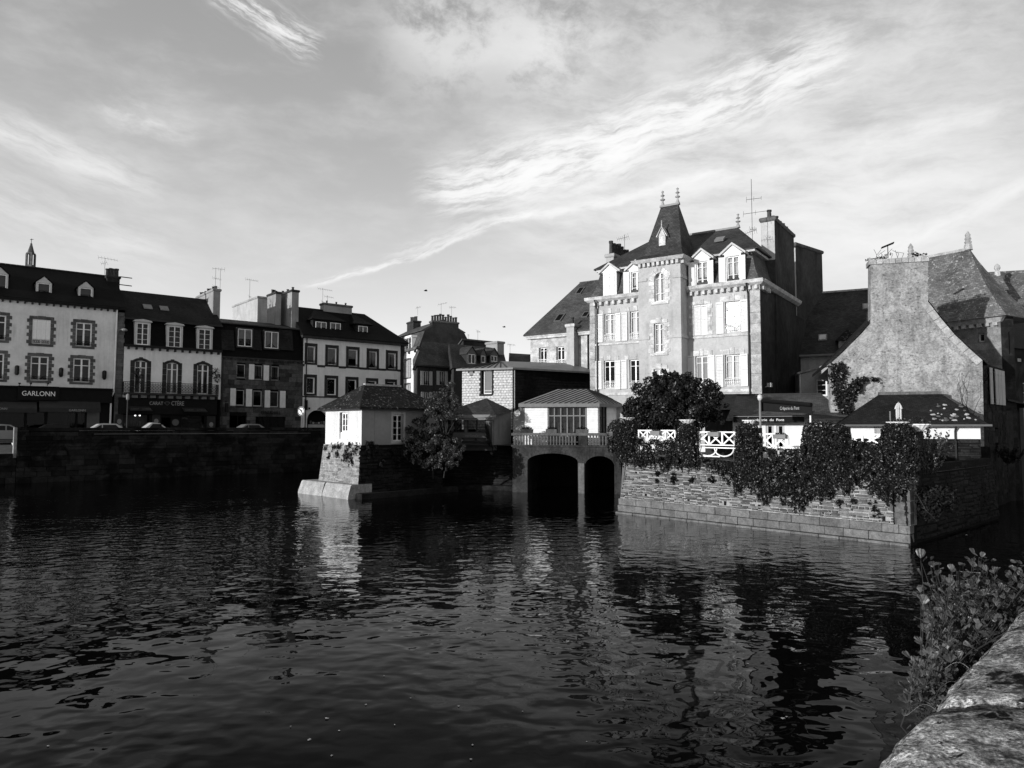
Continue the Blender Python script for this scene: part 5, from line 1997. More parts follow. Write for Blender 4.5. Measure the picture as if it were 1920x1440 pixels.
# roof
zr = Ga.z(1072, 729.5, 1.9)
xr0, xr1 = Ga.x(1046, 1.9, 730), Ga.x(1100, 1.9, 730)
o_ = .3
R0, R1, R2, R3 = (-.1 - o_, -o_, ze), (Ga.w + .1, -o_, ze), (cxE + .5, cyE - .1, ze), (-.1 - o_, 2.7, ze)
A0, A1 = (xr0, 1.9, zr), (xr1, 1.9, zr)
rf = MB()
rf.poly([R0, R1, A1, A0]).poly([R1, R2, A1]).poly([R3, R0, A0]).poly([R2, (cxE + .3, cyE + 1.6, ze), A1]).poly([(cxE + .3, cyE + 1.6, ze), R3, A0, A1])
ro = rf.build('roof', 'zinc', Ga.e)
fs = MB()
for P, Q in ((R0, R1), (R1, R2), (R3, R0)):
    P, Q = Vector(P), Vector(Q)
    d = (Q - P).normalized()
    n = Vector((d.y, -d.x, 0))
    fs.add([P + n * .02, Q + n * .02, Q + n * .02 - Vector((0, 0, .22)), P + n * .02 - Vector((0, 0, .22)), P - n * .1, Q - n * .1, Q - n * .1 - Vector((0, 0, .22)), P - n * .1 - Vector((0, 0, .22))],
           [(0, 1, 2, 3), (4, 7, 6, 5), (3, 2, 6, 7), (0, 4, 5, 1)])
fs.build('fascia', 'zinc', Ga.e)
up3 = Vector((0, 0, .03))
vR0, vR1, vR2, vA0, vA1 = map(Vector, (R0, R1, R2, A0, A1))
for i in range(1, 14):       # seams run parallel up the front slope until they meet the ridge or the hip
    p0 = vR0.lerp(vR1, i / 14)
    dd_ = vA0 - vR0
    hx = (vR1.x - p0.x) / (dd_.x - (vA1.x - vR1.x))
    hh = min(1.0, hx)
    MB().tube(p0 + up3, p0 + dd_ * hh + up3, .026, 4).build('standing_seam', 'zinc_dark', ro, uv=False)
for i in range(1, 9):
    p0 = vR1.lerp(vR2, i / 9)
    MB().tube(p0 + up3, p0.lerp(vA1, .96) + up3, .022, 4).build('standing_seam', 'zinc_dark', ro, uv=False)
# lean-to wall and satellite dish beside it
lx0, lx1 = Ga.x(962), -.02
MB().add([(lx0, .1, 0), (lx1, .1, 0), (lx1, .1, ze - .05), (lx0, .1, ze - .55), (lx0, 2, 0), (lx1, 2, 0), (lx1, 2, ze - .05), (lx0, 2, ze - .55)], [(0, 1, 2, 3), (3, 2, 6, 7), (0, 3, 7, 4), (1, 5, 6, 2)]).build('lean_to_wall', 'render_grey', Ga.e)
q = Ga.loc(970, 775, -.2)
ds = MB()
ds.M = T(q[0], -.2, q[1]) @ Matrix.Rotation(rad(80), 4, 'X')
ds.lathe([(.02, -.06), (.16, -.03), (.2, .02), (.19, .03), (.1, -.01)], n=16)
ds.build('satellite_dish', 'white_paint', Ga.e, smooth=True)
MB().tube((q[0], -.15, q[1]), (q[0] - .1, .12, q[1] - .1), .025, 5).build('dish_arm', 'zinc', Ga.e, uv=False)

# =================================================================== kiosk with pyramid roof
K = House('riverside_kiosk', 'low dark glazed kiosk with pointed slate roof beside the small tree', 'kiosk', gp(822, 48.6), gp(926, 48.0), DECK - .2)
ze = K.z(890, 779)
zsill = K.z(890, 812)
ops = [K.rect(876, 786, 911, 811), K.rect(838, 786, 871, 811)]
mb = MB()
wall(K, mb, 0, K.w, -.2, ze, ops, .12)
mb.build('wall', 'mid_paint', K.e)
for r in ops:
    window(K, r, 2, 2, 'zinc_dark', 'glass_dark', depth=.05, fw=.06, zdiv=[.42])
rs_ = K.sub(K.w, 0, 62)
KL = rs_.x(958, 0, 800)
zR = rs_.z(958, 771)
mb = MB()
mb.M = rs_.M
mb.add([(0, 0, -.2), (KL, 0, -.2), (KL, 0, zR), (0, 0, ze), (0, .2, -.2), (KL, .2, -.2), (KL, .2, zR), (0, .2, ze)], [(0, 1, 2, 3), (4, 7, 6, 5), (3, 2, 6, 7)])
mb.build('side_wall', 'render_grey', K.e)
ap = K.loc(912, 746.5, 1.6)
far_ = rs_.M @ Vector((KL + .1, -.15, zR))
rf = MB()
rf.poly([(-.3, -.35, ze), (K.w + .2, -.35, ze), (ap[0], 1.6, ap[1])]).poly([(K.w + .2, -.35, ze), tuple(far_), (ap[0], 1.6, ap[1])]).poly([(-.3, 3.5, ze), (-.3, -.35, ze), (ap[0], 1.6, ap[1])]).poly([tuple(far_), (-.3, 3.5, ze), (ap[0], 1.6, ap[1])])
rf.build('roof', 'slate_mid', K.e)
MB().box(-.3, K.w + .22, -.42, -.3, ze - .16, ze + .05).box(-.2, K.w + .1, -.3, -.2, ze - .3, ze - .16).build('fascia', 'zinc', K.e)
bd = K.rect(867, 813, 917, 821, -.15)
bo = MB().box(bd[0], bd[1], -.2, -.05, bd[2], bd[3]).build('name_board', 'mid_paint', K.e)
letters_px(K, bo, "verland's", 872, 896, 814, 819, -.215, 'grey_paint', .25)
MB().box(bd[0], bd[1], -.25, .0, bd[2] - .32, bd[2] - .2).box(bd[0], bd[0] + .04, -.22, -.05, bd[2] - .2, bd[2]).box((bd[0] + bd[1]) / 2, (bd[0] + bd[1]) / 2 + .04, -.22, -.05, bd[2] - .2, bd[2]).build('ledge', 'zinc_dark', K.e)
MB().box(K.x(840), K.x(912), -.3, -.26, K.z(880, 801.5), K.z(880, 800)).build('guard_rail', 'zinc_dark', K.e)
MB().path([(K.w + .1, -.3, ze - .1), (K.w - .05, -.12, ze - .4), (K.w - .05, -.12, .2), (K.w + .15, -.2, -.1)], .05, 6).build('drainpipe', 'zinc', K.e, uv=False)
# furled dark parasol leaning by the kiosk
pp = K.W @ Vector((K.x(919), -.35, 0))
pt = thing('furled_parasol', 'furled dark parasol leaning at the corner of the kiosk', 'parasol', (pp.x, pp.y, DECK - .2))
MB().tube((.25, 0, -.2), (-.15, 0, 1.7), .025, 5).build('pole', 'iron', pt, uv=False)
m_ = MB()
m_.M = Matrix.Rotation(rad(-11), 4, 'Y')
m_.loft([[(r_ * math.cos(k * .785) * (1 if k % 2 else .7) + .06, r_ * math.sin(k * .785) * (1 if k % 2 else .7), z_) for k in range(8)] for r_, z_ in ((.05, .1), (.17, .3), (.14, .7), (.15, 1.1), (.08, 1.55), (.02, 1.65))])
m_.build('folded_canopy', 'black_paint', pt)
MB().tube((pp.x * 0 + .25, 0, -.25), (.25, 0, -.2), .2, 8).build('base', 'iron', pt, uv=False)

# =================================================================== slate-hung house
SA, SB = gp(866, 53.2), gp(961, 52.0)
Sl = House('slate_hung_house', 'low house with pale slate-hung front and a long dark flank under a zinc roof', 'house', SA, SB, DECK)
zt = Sl.z(915, 691)
wr = Sl.rect(903, 694, 922, 739)
mb = MB()
wall(Sl, mb, 0, Sl.w, 0, zt, [wr], .3, .05)
mb.build('wall', 'mortar_dark', Sl.e)
ve = Sl.rect(880, 695, 887, 703)
row, z = 0, 1.0
sm = MB()
hs, ws_ = .19, .25
while z < zt - .02:
    x = 0.0 if row % 2 == 0 else -ws_ / 2
    while x < Sl.w:
        a, b = max(x, 0) + .009, min(x + ws_, Sl.w) - .009
        cx, cz = (a + b) / 2, z + hs / 2
        if b - a > .04 and not (wr[0] - .12 < cx < wr[1] + .12 and wr[2] - .1 < cz < wr[3] + .1) and not (ve[0] < cx < ve[1] and ve[2] < cz < ve[3]):
            j = RN.uniform(-.006, .006)
            zt_ = min(z + hs - .014, zt)
            sm.add([(a, -.012 + j, z + .006), (b, -.012 + j, z + RN.uniform(.002, .01)), (b, .02, zt_), (a, .02, zt_), (a, .05, z + .006), (b, .05, z + .006)], [(0, 1, 2, 3), (0, 4, 5, 1), (0, 3, 4), (1, 5, 2)])
        x += ws_
    z += hs
    row += 1
so_ = sm.build('hung_slates', 'hung_slate', Sl.e, uv=False)
so_['kind'] = 'stuff'
o = window(Sl, (wr[0] + .12, wr[1] - .02, wr[2] + .02, wr[3] - .02), 1, 2, 'white_paint', 'glass_sky', depth=.16, fw=.06, zdiv=[.14], curtain=('curtain', 'full'))
im = o.matrix_basis.inverted()
for q in ((wr[0] - .1, wr[0], wr[2] - .1, wr[3] + .1), (wr[1], wr[1] + .1, wr[2] - .1, wr[3] + .1), (wr[0], wr[1], wr[3], wr[3] + .1), (wr[0], wr[1], wr[2] - .1, wr[2])):
    block(o, q[0], q[1], -.05, .3, q[2], q[3], 'dark_wood', 'frame_board', im)
MB().box(ve[0], ve[1], -.01, .06, ve[2], ve[3]).build('vent_plate', 'grey_paint', Sl.e)
# flank towards the right
flank = Sl.sub(Sl.w, 0, 0)
E1 = gp(1106, 56.0)
fv = Sl.I @ Vector((E1.x, E1.y, DECK))
fd = Vector((fv.x - Sl.w, fv.y))
fl = Sl.sub(Sl.w, 0, math.degrees(math.atan2(fd.y, fd.x)))
FL = fd.length
mb = MB()
wall(fl, mb, 0, FL, 0, zt, [], .1, .05)
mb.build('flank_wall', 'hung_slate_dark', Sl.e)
sm = MB()
row, z = 0, 1.2
while z < zt - .02:
    x = -(row % 2) * .15
    while x < FL:
        a, b = max(x, 0) + .005, min(x + .3, FL) - .005
        j = RN.uniform(-.01, .006)
        if b > a:
            sm.add([(a, -.004 + j, z), (b, -.004 + j, z), (b, .045, min(z + .24, zt)), (a, .045, min(z + .24, zt)), (a, .05, z), (b, .05, z)], [(0, 1, 2, 3), (0, 4, 5, 1)])
        x += .3
    z += .21
    row += 1
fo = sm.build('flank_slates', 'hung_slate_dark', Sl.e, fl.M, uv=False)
fo['kind'] = 'stuff'
MB().path([(.12, -.1, zt), (.12, -.1, 1.3)], .055, 6).build('drainpipe', 'zinc', Sl.e, fl.M, uv=False)
# zinc roof: low hip
e0, e1, e2 = Vector((-.35, -.3, zt)), Vector((Sl.w + .15, -.35, zt)), Vector((fv.x + .1, fv.y - .3, zt))
k0 = Vector((Sl.x(938, 2.2, 676), 2.2, Sl.z(938, 677, 2.2)))
k1 = Vector((fv.x - .8, fv.y + 2.6, zt + .9))
e3 = Vector((-.35, 6, zt))
rf = MB()
rf.poly([e0, e1, k0]).poly([e1, e2, k1, k0]).poly([e3, e0, k0]).poly([e2, Vector((fv.x, fv.y + 5, zt)), k1]).poly([Vector((fv.x, fv.y + 5, zt)), e3, k0, k1])
ro = rf.build('roof', 'zinc', Sl.e)
for i in range(1, 9):
    f = i / 9
    p0 = e0.lerp(e1, f)
    p1 = k0.lerp(e0, .0) if False else k0
    t = .45 + .5 * (1 - abs(f - .7))
    MB().tube(p0 + Vector((0, 0, .03)), p0.lerp(p1, min(t, .97)) + Vector((0, 0, .03)), .03, 4).build('standing_seam', 'zinc_dark', ro, uv=False)
ed = MB()
for P, Q in ((e0, e1), (e1, e2)):
    d = (Q - P).normalized()
    n = Vector((d.y, -d.x, 0))
    ed.add([P + n * .03, Q + n * .03, Q + n * .03 - Vector((0, 0, .13)), P + n * .03 - Vector((0, 0, .13)), P - n * .2, Q - n * .2, Q - n * .2 - Vector((0, 0, .13)), P - n * .2 - Vector((0, 0, .13))], [(0, 1, 2, 3), (3, 2, 6, 7), (0, 4, 5, 1)])
ed.build('gutter', 'zinc', Sl.e)

# =================================================================== steep-roofed pale stone house
D_ = House('steep_roof_house', 'pale stone house with steep slate roof and skylights beside the mansion', 'house', gp(995, 60.0), gp(1116, 56.5), DECK)
ze = D_.z(1050, 626)
ops = [D_.rect(1010.5, 651.5, 1025, 683), D_.rect(1043, 649.5, 1058, 684)]
mb = MB()
wall(D_, mb, 0, D_.w, 0, ze, ops, .3)
mb.quad((0, 0, 0), (0, 10, 0), (0, 10, ze), (0, 0, ze)).quad((0, 10, 0), (D_.w, 10, 0), (D_.w, 10, ze), (0, 10, ze))
mb.build('wall', 'pale_stone', D_.e)
z = D_.z(1050, 694)
while z < ze - .35:     # ashlar courses
    x = -RN.uniform(0, .5)
    while x < D_.w:
        L = RN.uniform(.6, 1.1)
        a, b = max(x, 0), min(x + L, D_.w)
        hit = [o for o in ops if o[2] - .05 < z + .2 < o[3] + .05 and not (o[1] <= a or o[0] >= b)]
        if hit:
            o = hit[0]
            for a2_, b2_ in ((a, o[0]), (o[1], b)):
                if b2_ - a2_ > .12:
                    block(D_.e, a2_ + .006, b2_ - .006, -.012, .1, z + .006, z + .4 - .006, 'pale_stone', 'stone')
        elif b - a > .1:
            block(D_.e, a + .006, b - .006, -.012, .1, z + .006, z + .4 - .006, 'pale_stone', 'stone')
        x += L
    z += .4
for r in ops:
    window(D_, r, 2, 3, depth=.2, fw=.08, zdiv=[.3, .8], rail=('white_paint', .4))
MB().box(-.25, D_.w + .1, -.28, .02, ze - .28, ze - .1).box(-.3, D_.w + .1, -.35, .02, ze - .1, ze).build('cornice', 'dressed_stone', D_.e)
zr = D_.z(1100, 529, 5.5)
rf = MB()
rf.rects([(-.45, D_.w + 1, -.45, 11.5, ze), (-.45, D_.w + 1, -.45, 11.5, ze + .1), (1.7, D_.w + 1, 5.45, 5.55, zr)])
ro = rf.build('roof', 'slate_lit', D_.e)
rt = MB()
for i in range(26):
    rt.box(1.7 + i * .28, 1.7 + i * .28 + .24, 5.4, 5.6, zr - .03, zr + .07)
rt.build('ridge', 'quoin_grey', ro)
m_sl = (zr - ze - .1) / 5.95
for px0, px1, py0, py1 in ((1037, 1062, 588, 606), (1091, 1106, 585, 597), (1079, 1097, 540, 553)):
    # skylight lying in the roof plane: find depth on the plane for its centre
    yq = 0.0
    for _ in range(30):
        q = D_.loc((px0 + px1) / 2, (py0 + py1) / 2, yq)
        yq = (q[1] - ze - .1) / m_sl - .45
    n = Vector((0, -m_sl, 1)).normalized()
    up = Vector((0, 1, m_sl)).normalized()
    xw_ = D_.loc(px1 - 6, (py0 + py1) / 2, yq)[0] - D_.loc(px0 + 6, (py0 + py1) / 2, yq)[0]
    hw = max(.3, xw_ * .5)
    c_ = Vector((q[0], yq, q[1])) + n * .03
    hu = .55 if px0 != 1091 else .4
    fm = MB()
    mm = Matrix((Vector((1, 0, 0)), up, n)).transposed().to_4x4()
    fm.M = T(*c_) @ mm
    fm.box(-hw, hw, -hu, hu, -.05, .08)
    so2 = fm.build('skylight', 'mid_paint', D_.e)
    gm_ = MB()
    gm_.M = fm.M
    gm_.box(-hw + .1, hw - .1, -hu + .1, hu - .1, .06, .095)
    gm_.build('skylight_pane', 'glass_dark', so2, uv=False)
# small chimney against the facade
x0, x1 = D_.x(1064, -.6, 640), D_.x(1078, -.6, 640)
chimney(D_, x0, x1, -.75, -.02, 0, D_.z(1070, 607, -.7), 'render_mansion', 1, .5, .14, 'x', 'dressed_stone')
MB().path([(D_.x(1104), -.1, ze), (D_.x(1104), -.1, 0)], .06, 6).build('drainpipe', 'zinc_dark', D_.e, uv=False)
# =================================================================== the mansion
MA, MBp = gp(1110, 49.5), gp(1428, 43.0)
Ms = House('mansion', 'tall grey mansion with slate spire turret, mansard dormers and white shutters', 'mansion', MA, MBp, DECK)
FWD = 1.15                                   # the turret stands this far forward
tx0, tx1 = Ms.x(1197.5, -FWD, 600), Ms.x(1277, -FWD, 600)
zc = Ms.z(1428, 533)
zc_l = Ms.z(1110, 568)
zc = (zc + zc_l) / 2
DEP = 9.5
Wm = Ms.w
opL = [Ms.rect(1133, 588, 1153.5, 639), Ms.rect(1181, 583, 1203, 637), Ms.rect(1132, 676, 1152.5, 729), Ms.rect(1180, 674, 1202, 729)]
opR = [Ms.rect(1301, 571, 1327, 629), Ms.rect(1359.5, 565, 1387.5, 624), Ms.rect(1304, 667.5, 1327.5, 726), Ms.rect(1359.5, 665, 1387.5, 724)]
z0b = 0.0
mb = MB()
wall(Ms, mb, 0, tx0, z0b, zc, opL, .22)
wall(Ms, mb, tx1, Wm, z0b, zc, opR, .22)
mb.build('front_wall', 'render_mansion', Ms.e)
mb = MB()
mb.quad((0, 0, 0), (0, DEP, 0), (0, DEP, zc), (0, 0, zc)).quad((0, DEP, 0), (Wm, DEP, 0), (Wm, DEP, zc), (0, DEP, zc)).quad((Wm, 0, 0), (Wm, DEP, 0), (Wm, DEP, zc), (Wm, 0, zc))
mb.quad((0, 0, zc), (Wm, 0, zc), (Wm, DEP, zc), (0, DEP, zc))
mb.build('side_wall', 'render_side_shade', Ms.e)  # shade of the unlit sides is in the colour
# turret
tur = Ms.sub(0, -FWD, 0)
zte = Ms.z(1240, 490, -FWD)
opT = [tur.rect(1227, 511, 1247, 565), tur.rect(1226.5, 606, 1245.5, 661), tur.rect(1226, 692, 1245, 742)]
mb = MB()
wall(tur, mb, tx0, tx1, 0, zte, opT, .2)
arch_fill(tur, mb, opT[0][0], opT[0][1], opT[0][3] - .42, opT[0][3], .2)
for xe in (tx0, tx1):
    mb.quad((xe, -FWD, 0), (xe, 3.2, 0), (xe, 3.2, zte), (xe, -FWD, zte))
mb.quad((tx0, 3.2, zc), (tx1, 3.2, zc), (tx1, 3.2, zte), (tx0, 3.2, zte)).quad((tx0, -FWD, zte), (tx1, -FWD, zte), (tx1, 3.2, zte), (tx0, 3.2, zte))
mb.build('turret_wall', 'render_mansion', Ms.e)
for i, r in enumerate(opT):
    o = window(tur, r, 2, 3, depth=.13, fw=.07, zdiv=[.28, .8], glass='glass_clear', curtain=('pale_pane_sheet', 'full'))  # pale sheets put the bright look of the panes into colour
    quoins(tur, o, r, 'dressed_stone', .24, 7, .14, -.035, head=(i != 0), key=True)
    if i == 0:
        im = o.matrix_basis.inverted() @ tur.M
        cx, hw = (r[0] + r[1]) / 2, (r[1] - r[0]) / 2
        for k in range(7):
            t0, t1 = math.pi * k / 7, math.pi * (k + 1) / 7
            f = lambda t, e: (cx - (hw + e) * math.cos(t), r[3] - .42 + (.42 + e) * math.sin(t))
            MB().prism([f(t0 + .02, 0), f(t1 - .02, 0), f(t1 - .02, .34), f(t0 + .02, .34)], -.04, .05).build('surround_stone', 'dressed_stone', o, im, uv=False)
sc_ = MB()
for py, mt in ((521, 0), (632, 1)):
    zq = tur.z(1240, py)
    for a_, b_ in ((tx0 - .03, opT[mt][0] - (.5 if mt == 0 else .3)), (opT[mt][1] + (.5 if mt == 0 else .3), tx1 + .03)):
        MB().box(a_, b_, -FWD - .06, -FWD + .02, zq - .1, zq + .1).build('turret_string_course', 'render_mansion', Ms.e)
    MB().box(tx1, tx1 + .06, -FWD + .02, 0, zq - .1, zq + .1).build('turret_string_course', 'render_mansion', Ms.e)
# turret cornice, brackets, spire
cb = MB()
cb.rects([(tx0 - .22, tx1 + .22, -FWD - .22, 3.4, zte - .02), (tx0 - .3, tx1 + .3, -FWD - .3, 3.4, zte + .08), (tx0 - .38, tx1 + .38, -FWD - .38, 3.4, zte + .2)])
cb.build('turret_cornice', 'dressed_stone', Ms.e)
for i in range(9):
    xm = tx0 + (tx1 - tx0) * (i + .5) / 9
    block(Ms.e, xm - .09, xm + .09, -FWD - .2, -FWD + .02, zte - .26, zte - .03, 'dressed_stone', 'bracket')
for i in range(4):
    yq = -FWD + .15 + i * .33
    block(Ms.e, tx1 - .02, tx1 + .2, yq - .09, yq + .09, zte - .26, zte - .03, 'dressed_stone', 'bracket')
tw = tx1 - tx0
ycm = -FWD + (3.2 + FWD) / 2
ztop = Ms.z(1255, 386, ycm)
hwid = tw / 2
cxm = (tx0 + tx1) / 2
tl0, tl1 = Ms.x(1240, ycm, 388), Ms.x(1272, ycm, 385)
sp_ = MB()
yb0, yb1 = -FWD - .4, 3.5
lv = []
for f, e in ((0, 1.0), (.025, .84), (.06, .72), (.11, .62), (.2, .53), (.35, .42), (.6, .26), (.8, .13), (1.0, 0.0)):
    lv.append((tl0 + (tx0 - .42 - tl0) * e, tl1 + (tx1 + .42 - tl1) * e, ycm - .06 + (yb0 - ycm + .06) * e, ycm + .06 + (yb1 - ycm - .06) * e, zte + .2 + (ztop - zte - .2) * f))
sp_.rects(lv)
spo = sp_.build('spire_roof', 'slate_mid', Ms.e)
MB().box(tl0 - .08, tl1 + .08, ycm - .12, ycm + .12, ztop - .04, ztop + .1).build('spire_ridge', 'zinc', spo)


def finial(face, x, y, z, h, mat='granite_light', parent=None):
    MB().lathe([(.16, 0), (.1, h * .2), (.06, h * .3), (.06, h * .36), (.17, h * .42), (.17, h * .46), (.05, h * .52), (.05, h * .62), (.15, h * .68), (.05, h * .76), (.05, h * .86), (.1, h * .92), (.01, h)], (x, y, z), 9).build('finial', mat, parent or face.e, face.M)


k_ = 46 / F
finial(Ms, tl0 + .1, ycm, ztop, 33 * k_)
finial(Ms, tl1 - .05, ycm, ztop + .02, 33 * k_)
# little spire lucarne
r = Ms.rect(1236, 442, 1248, 471, -FWD + .95)
yv = -FWD + .9
lu = MB()
lu.box(r[0], r[1], yv, yv + 1.4, r[2], r[3])
cx = (r[0] + r[1]) / 2
luo = lu.build('lucarne', 'dressed_stone', spo)
lr = MB()
for s in (-1, 1):
    xe = cx + s * ((r[1] - r[0]) / 2 + .13)
    lr.add([(cx, yv - .1, r[3] + .55), (xe, yv - .1, r[3] - .1), (xe, yv + 1.4, r[3] - .1), (cx, yv + 1.4, r[3] + .55), (cx, yv - .1, r[3] + .62), (xe + s * .03, yv - .1, r[3] - .06), (xe + s * .03, yv + 1.4, r[3] - .06), (cx, yv + 1.4, r[3] + .62)],
           [(0, 1, 2, 3), (4, 7, 6, 5), (0, 4, 5, 1), (1, 5, 6, 2)])
lr.prism([(r[0], r[3]), (r[1], r[3]), (cx, r[3] + .5)], yv - .02, yv + .2)
lr.tube((cx, yv - .05, r[3] + .5), (cx, yv - .05, r[3] + 1.0), .03, 5)
lr.build('lucarne_roof', 'dressed_stone', spo)
# front windows and shutters
wl = []
for i, r in enumerate(opL):
    o = window(Ms, r, 2, 3, depth=.14, fw=.07, zdiv=[.42 if False else .27, .78], rail=('white_paint', .42), glass='glass_clear' if i < 2 else 'glass', curtain=('pale_pane_sheet', 'full') if i < 2 else None)  # the sheets put the sky's brightness into the upper panes
    im = o.matrix_basis.inverted()
    hh = .3
    for q in ((-.32, -.02, .0), (-.02 + .3, r[1] - r[0] - .28, .07), (r[1] - r[0] + .02, r[1] - r[0] + .32, 0)):
        block(o, r[0] + q[0], r[0] + q[1], -.035, .06, r[3] + .012, r[3] + hh + q[2], 'dressed_stone', 'lintel_stone', im)
for i, r in enumerate(opR):
    if i == 0:
        o = window(Ms, r, 2, 1, depth=.14)
        md = (r[0] + r[1]) / 2
        shutter(Ms, (r[0] + .02, md - .01, r[2] + .02, r[3] - .02), y=.0)
        shutter(Ms, (md + .01, r[1] - .02, r[2] + .02, r[3] - .02), y=.0)
        quoins(Ms, o, r, 'dressed_stone', .2, 7, .12, -.035, True, False, key=True)
    else:
        o = window(Ms, r, 2, 3, depth=.14, fw=.07, zdiv=[.27, .78], rail=('white_paint', .45), glass='glass_clear' if i != 2 else 'glass_sky', curtain=('pale_pane_sheet' if i != 1 else 'curtain', 'full' if i != 2 else 'split'))  # pale sheets stand in for sky reflected in these panes
        im = o.matrix_basis.inverted()
        wv = r[1] - r[0]
        for q in ((-.3, wv * .33, .0), (wv * .33 + .02, wv * .67 - .02, .12), (wv * .67, wv + .3, 0)):
            block(o, r[0] + q[0], r[0] + q[1], -.035, .06, r[3] + .012, r[3] + .34 + q[2], 'dressed_stone', 'lintel_stone', im)
for px0, px1, t_, b_, sw, hg in ((1119.5, 1130, 589, 642, .12, 1), (1153.5, 1164, 587, 640, -.1, 0), (1165.5, 1176, 586, 639, .14, 1), (1117, 1128, 677, 730, .1, 1), (1152.5, 1163.5, 676, 730, -.12, 0), (1164.5, 1175, 675, 729, .1, 1),
                                 (1343, 1356.5, 567, 626, .14, 1), (1388.5, 1402.5, 561.5, 622, -.12, 0), (1286.5, 1300, 667, 728, .12, 1), (1327.5, 1340.5, 666, 726.5, -.1, 0), (1342, 1356, 665.5, 726, .12, 1), (1388.5, 1402.5, 663.5, 724, -.12, 0)):
    shutter(Ms, Ms.rect(px0, t_, px1, b_, -.06), 'shutter_paint', True, -.07, .045, sw, hg)
# string courses, base band, pilasters
sc_ = MB()
for py_l, py_r, th in ((643, 626, .12), (734, 732, .18)):
    zq = (Ms.z(1115, py_l) + Ms.z(1425, py_r)) / 2
    MB().box(-.04, tx0, -.07, .02, zq - th, zq).build('string_course', 'dressed_stone', Ms.e)
    MB().box(tx1, Wm + .05, -.07, .02, zq - th, zq).build('string_course', 'dressed_stone', Ms.e)
for xa, xb in ((-.08, .32), (Wm - .52, Wm + .08)):
    z = 0.0
    while z < zc - .2:
        hh = min(RN.uniform(.5, .75), zc - z)
        block(Ms.e, xa, xb, -.09, .03, z + .006, z + hh - .006, 'granite_light', 'quoin_stone')
        z += hh
cb = MB()
for xa, xb in ((-.35, tx0), (tx1, Wm + .35)):
    cb.rects([(xa + (.2 if xa < 0 else 0), xb - (.2 if xb > Wm else 0), -.15, .1, zc - .02), (xa, xb, -.34, .1, zc + .12), (xa, xb, -.42, .1, zc + .32)])
cb.rects([(Wm - .1, Wm + .15, .1, DEP, zc - .02), (Wm - .1, Wm + .35, .1, DEP, zc + .12), (Wm - .1, Wm + .42, .1, DEP, zc + .32)])
cb.build('cornice', 'dressed_stone', Ms.e)
n = 8
for i in range(n):
    xm = .1 + (tx0 - .2) * (i + .5) / n
    block(Ms.e, xm - .09, xm + .09, -.26, .02, zc - .27, zc - .025, 'dressed_stone', 'bracket')
n = 11
for i in range(n):
    xm = tx1 + .1 + (Wm - tx1) * (i + .5) / n
    block(Ms.e, xm - .09, xm + .09, -.26, .02, zc - .27, zc - .025, 'dressed_stone', 'bracket')
for i in range(5):
    yq = .3 + i * .36
    block(Ms.e, Wm - .02, Wm + .24, yq - .09, yq + .09, zc - .27, zc - .025, 'dressed_stone', 'bracket')
# mansard slopes
zmt = (Ms.z(1422, 470, .8) + Ms.z(1119, 514, .8)) / 2
mf = MB()
mf.rects([(-.05, Wm + .05, -.05, DEP, zc + .3), (.25, Wm - .3, .35, DEP - .3, zc + .3 + (zmt - zc) * .4), (.45, Wm - .55, .62, DEP - .6, zmt)])
mf.build('mansard', 'slate_lit', Ms.e)
MB().rects([(.2, Wm - .3, .4, DEP - .3, zmt - .02), (.2, Wm - .3, .4, DEP - .3, zmt + .14)]).build('mansard_cornice', 'dressed_stone', Ms.e)
zrr = Ms.z(1340, 434, 4.6)
xf = Ms.x(1384, 4.6, 428)
rf = MB()
rf.rects([(.05, Wm - .1, .3, DEP, zmt + .12), (.05, Wm - .1, .3, DEP, zmt + .2), (2.4, xf, 4.55, 4.65, zrr)])
ro = rf.build('roof', 'slate_mid', Ms.e)
MB().box(2.4, xf, 4.48, 4.72, zrr - .03, zrr + .1).build('ridge', 'zinc', ro)
finial(Ms, xf, 4.6, zrr, 29 * k_)
q = Ms.loc(1350, 449, 2.2)
slp = (zrr - zmt) / 4.25
n_ = Vector((0, -slp, 1)).normalized()
u_ = Vector((0, 1, slp)).normalized()
fm = MB()
zz = zmt + .2 + slp * 1.9
fm.M = T(q[0], 2.2, zz + .05) @ Matrix((Vector((1, 0, 0)), u_, n_)).transposed().to_4x4()
fm.box(-.3, .3, -.3, .3, -.02, .1)
fm.build('skylight', 'zinc', Ms.e)


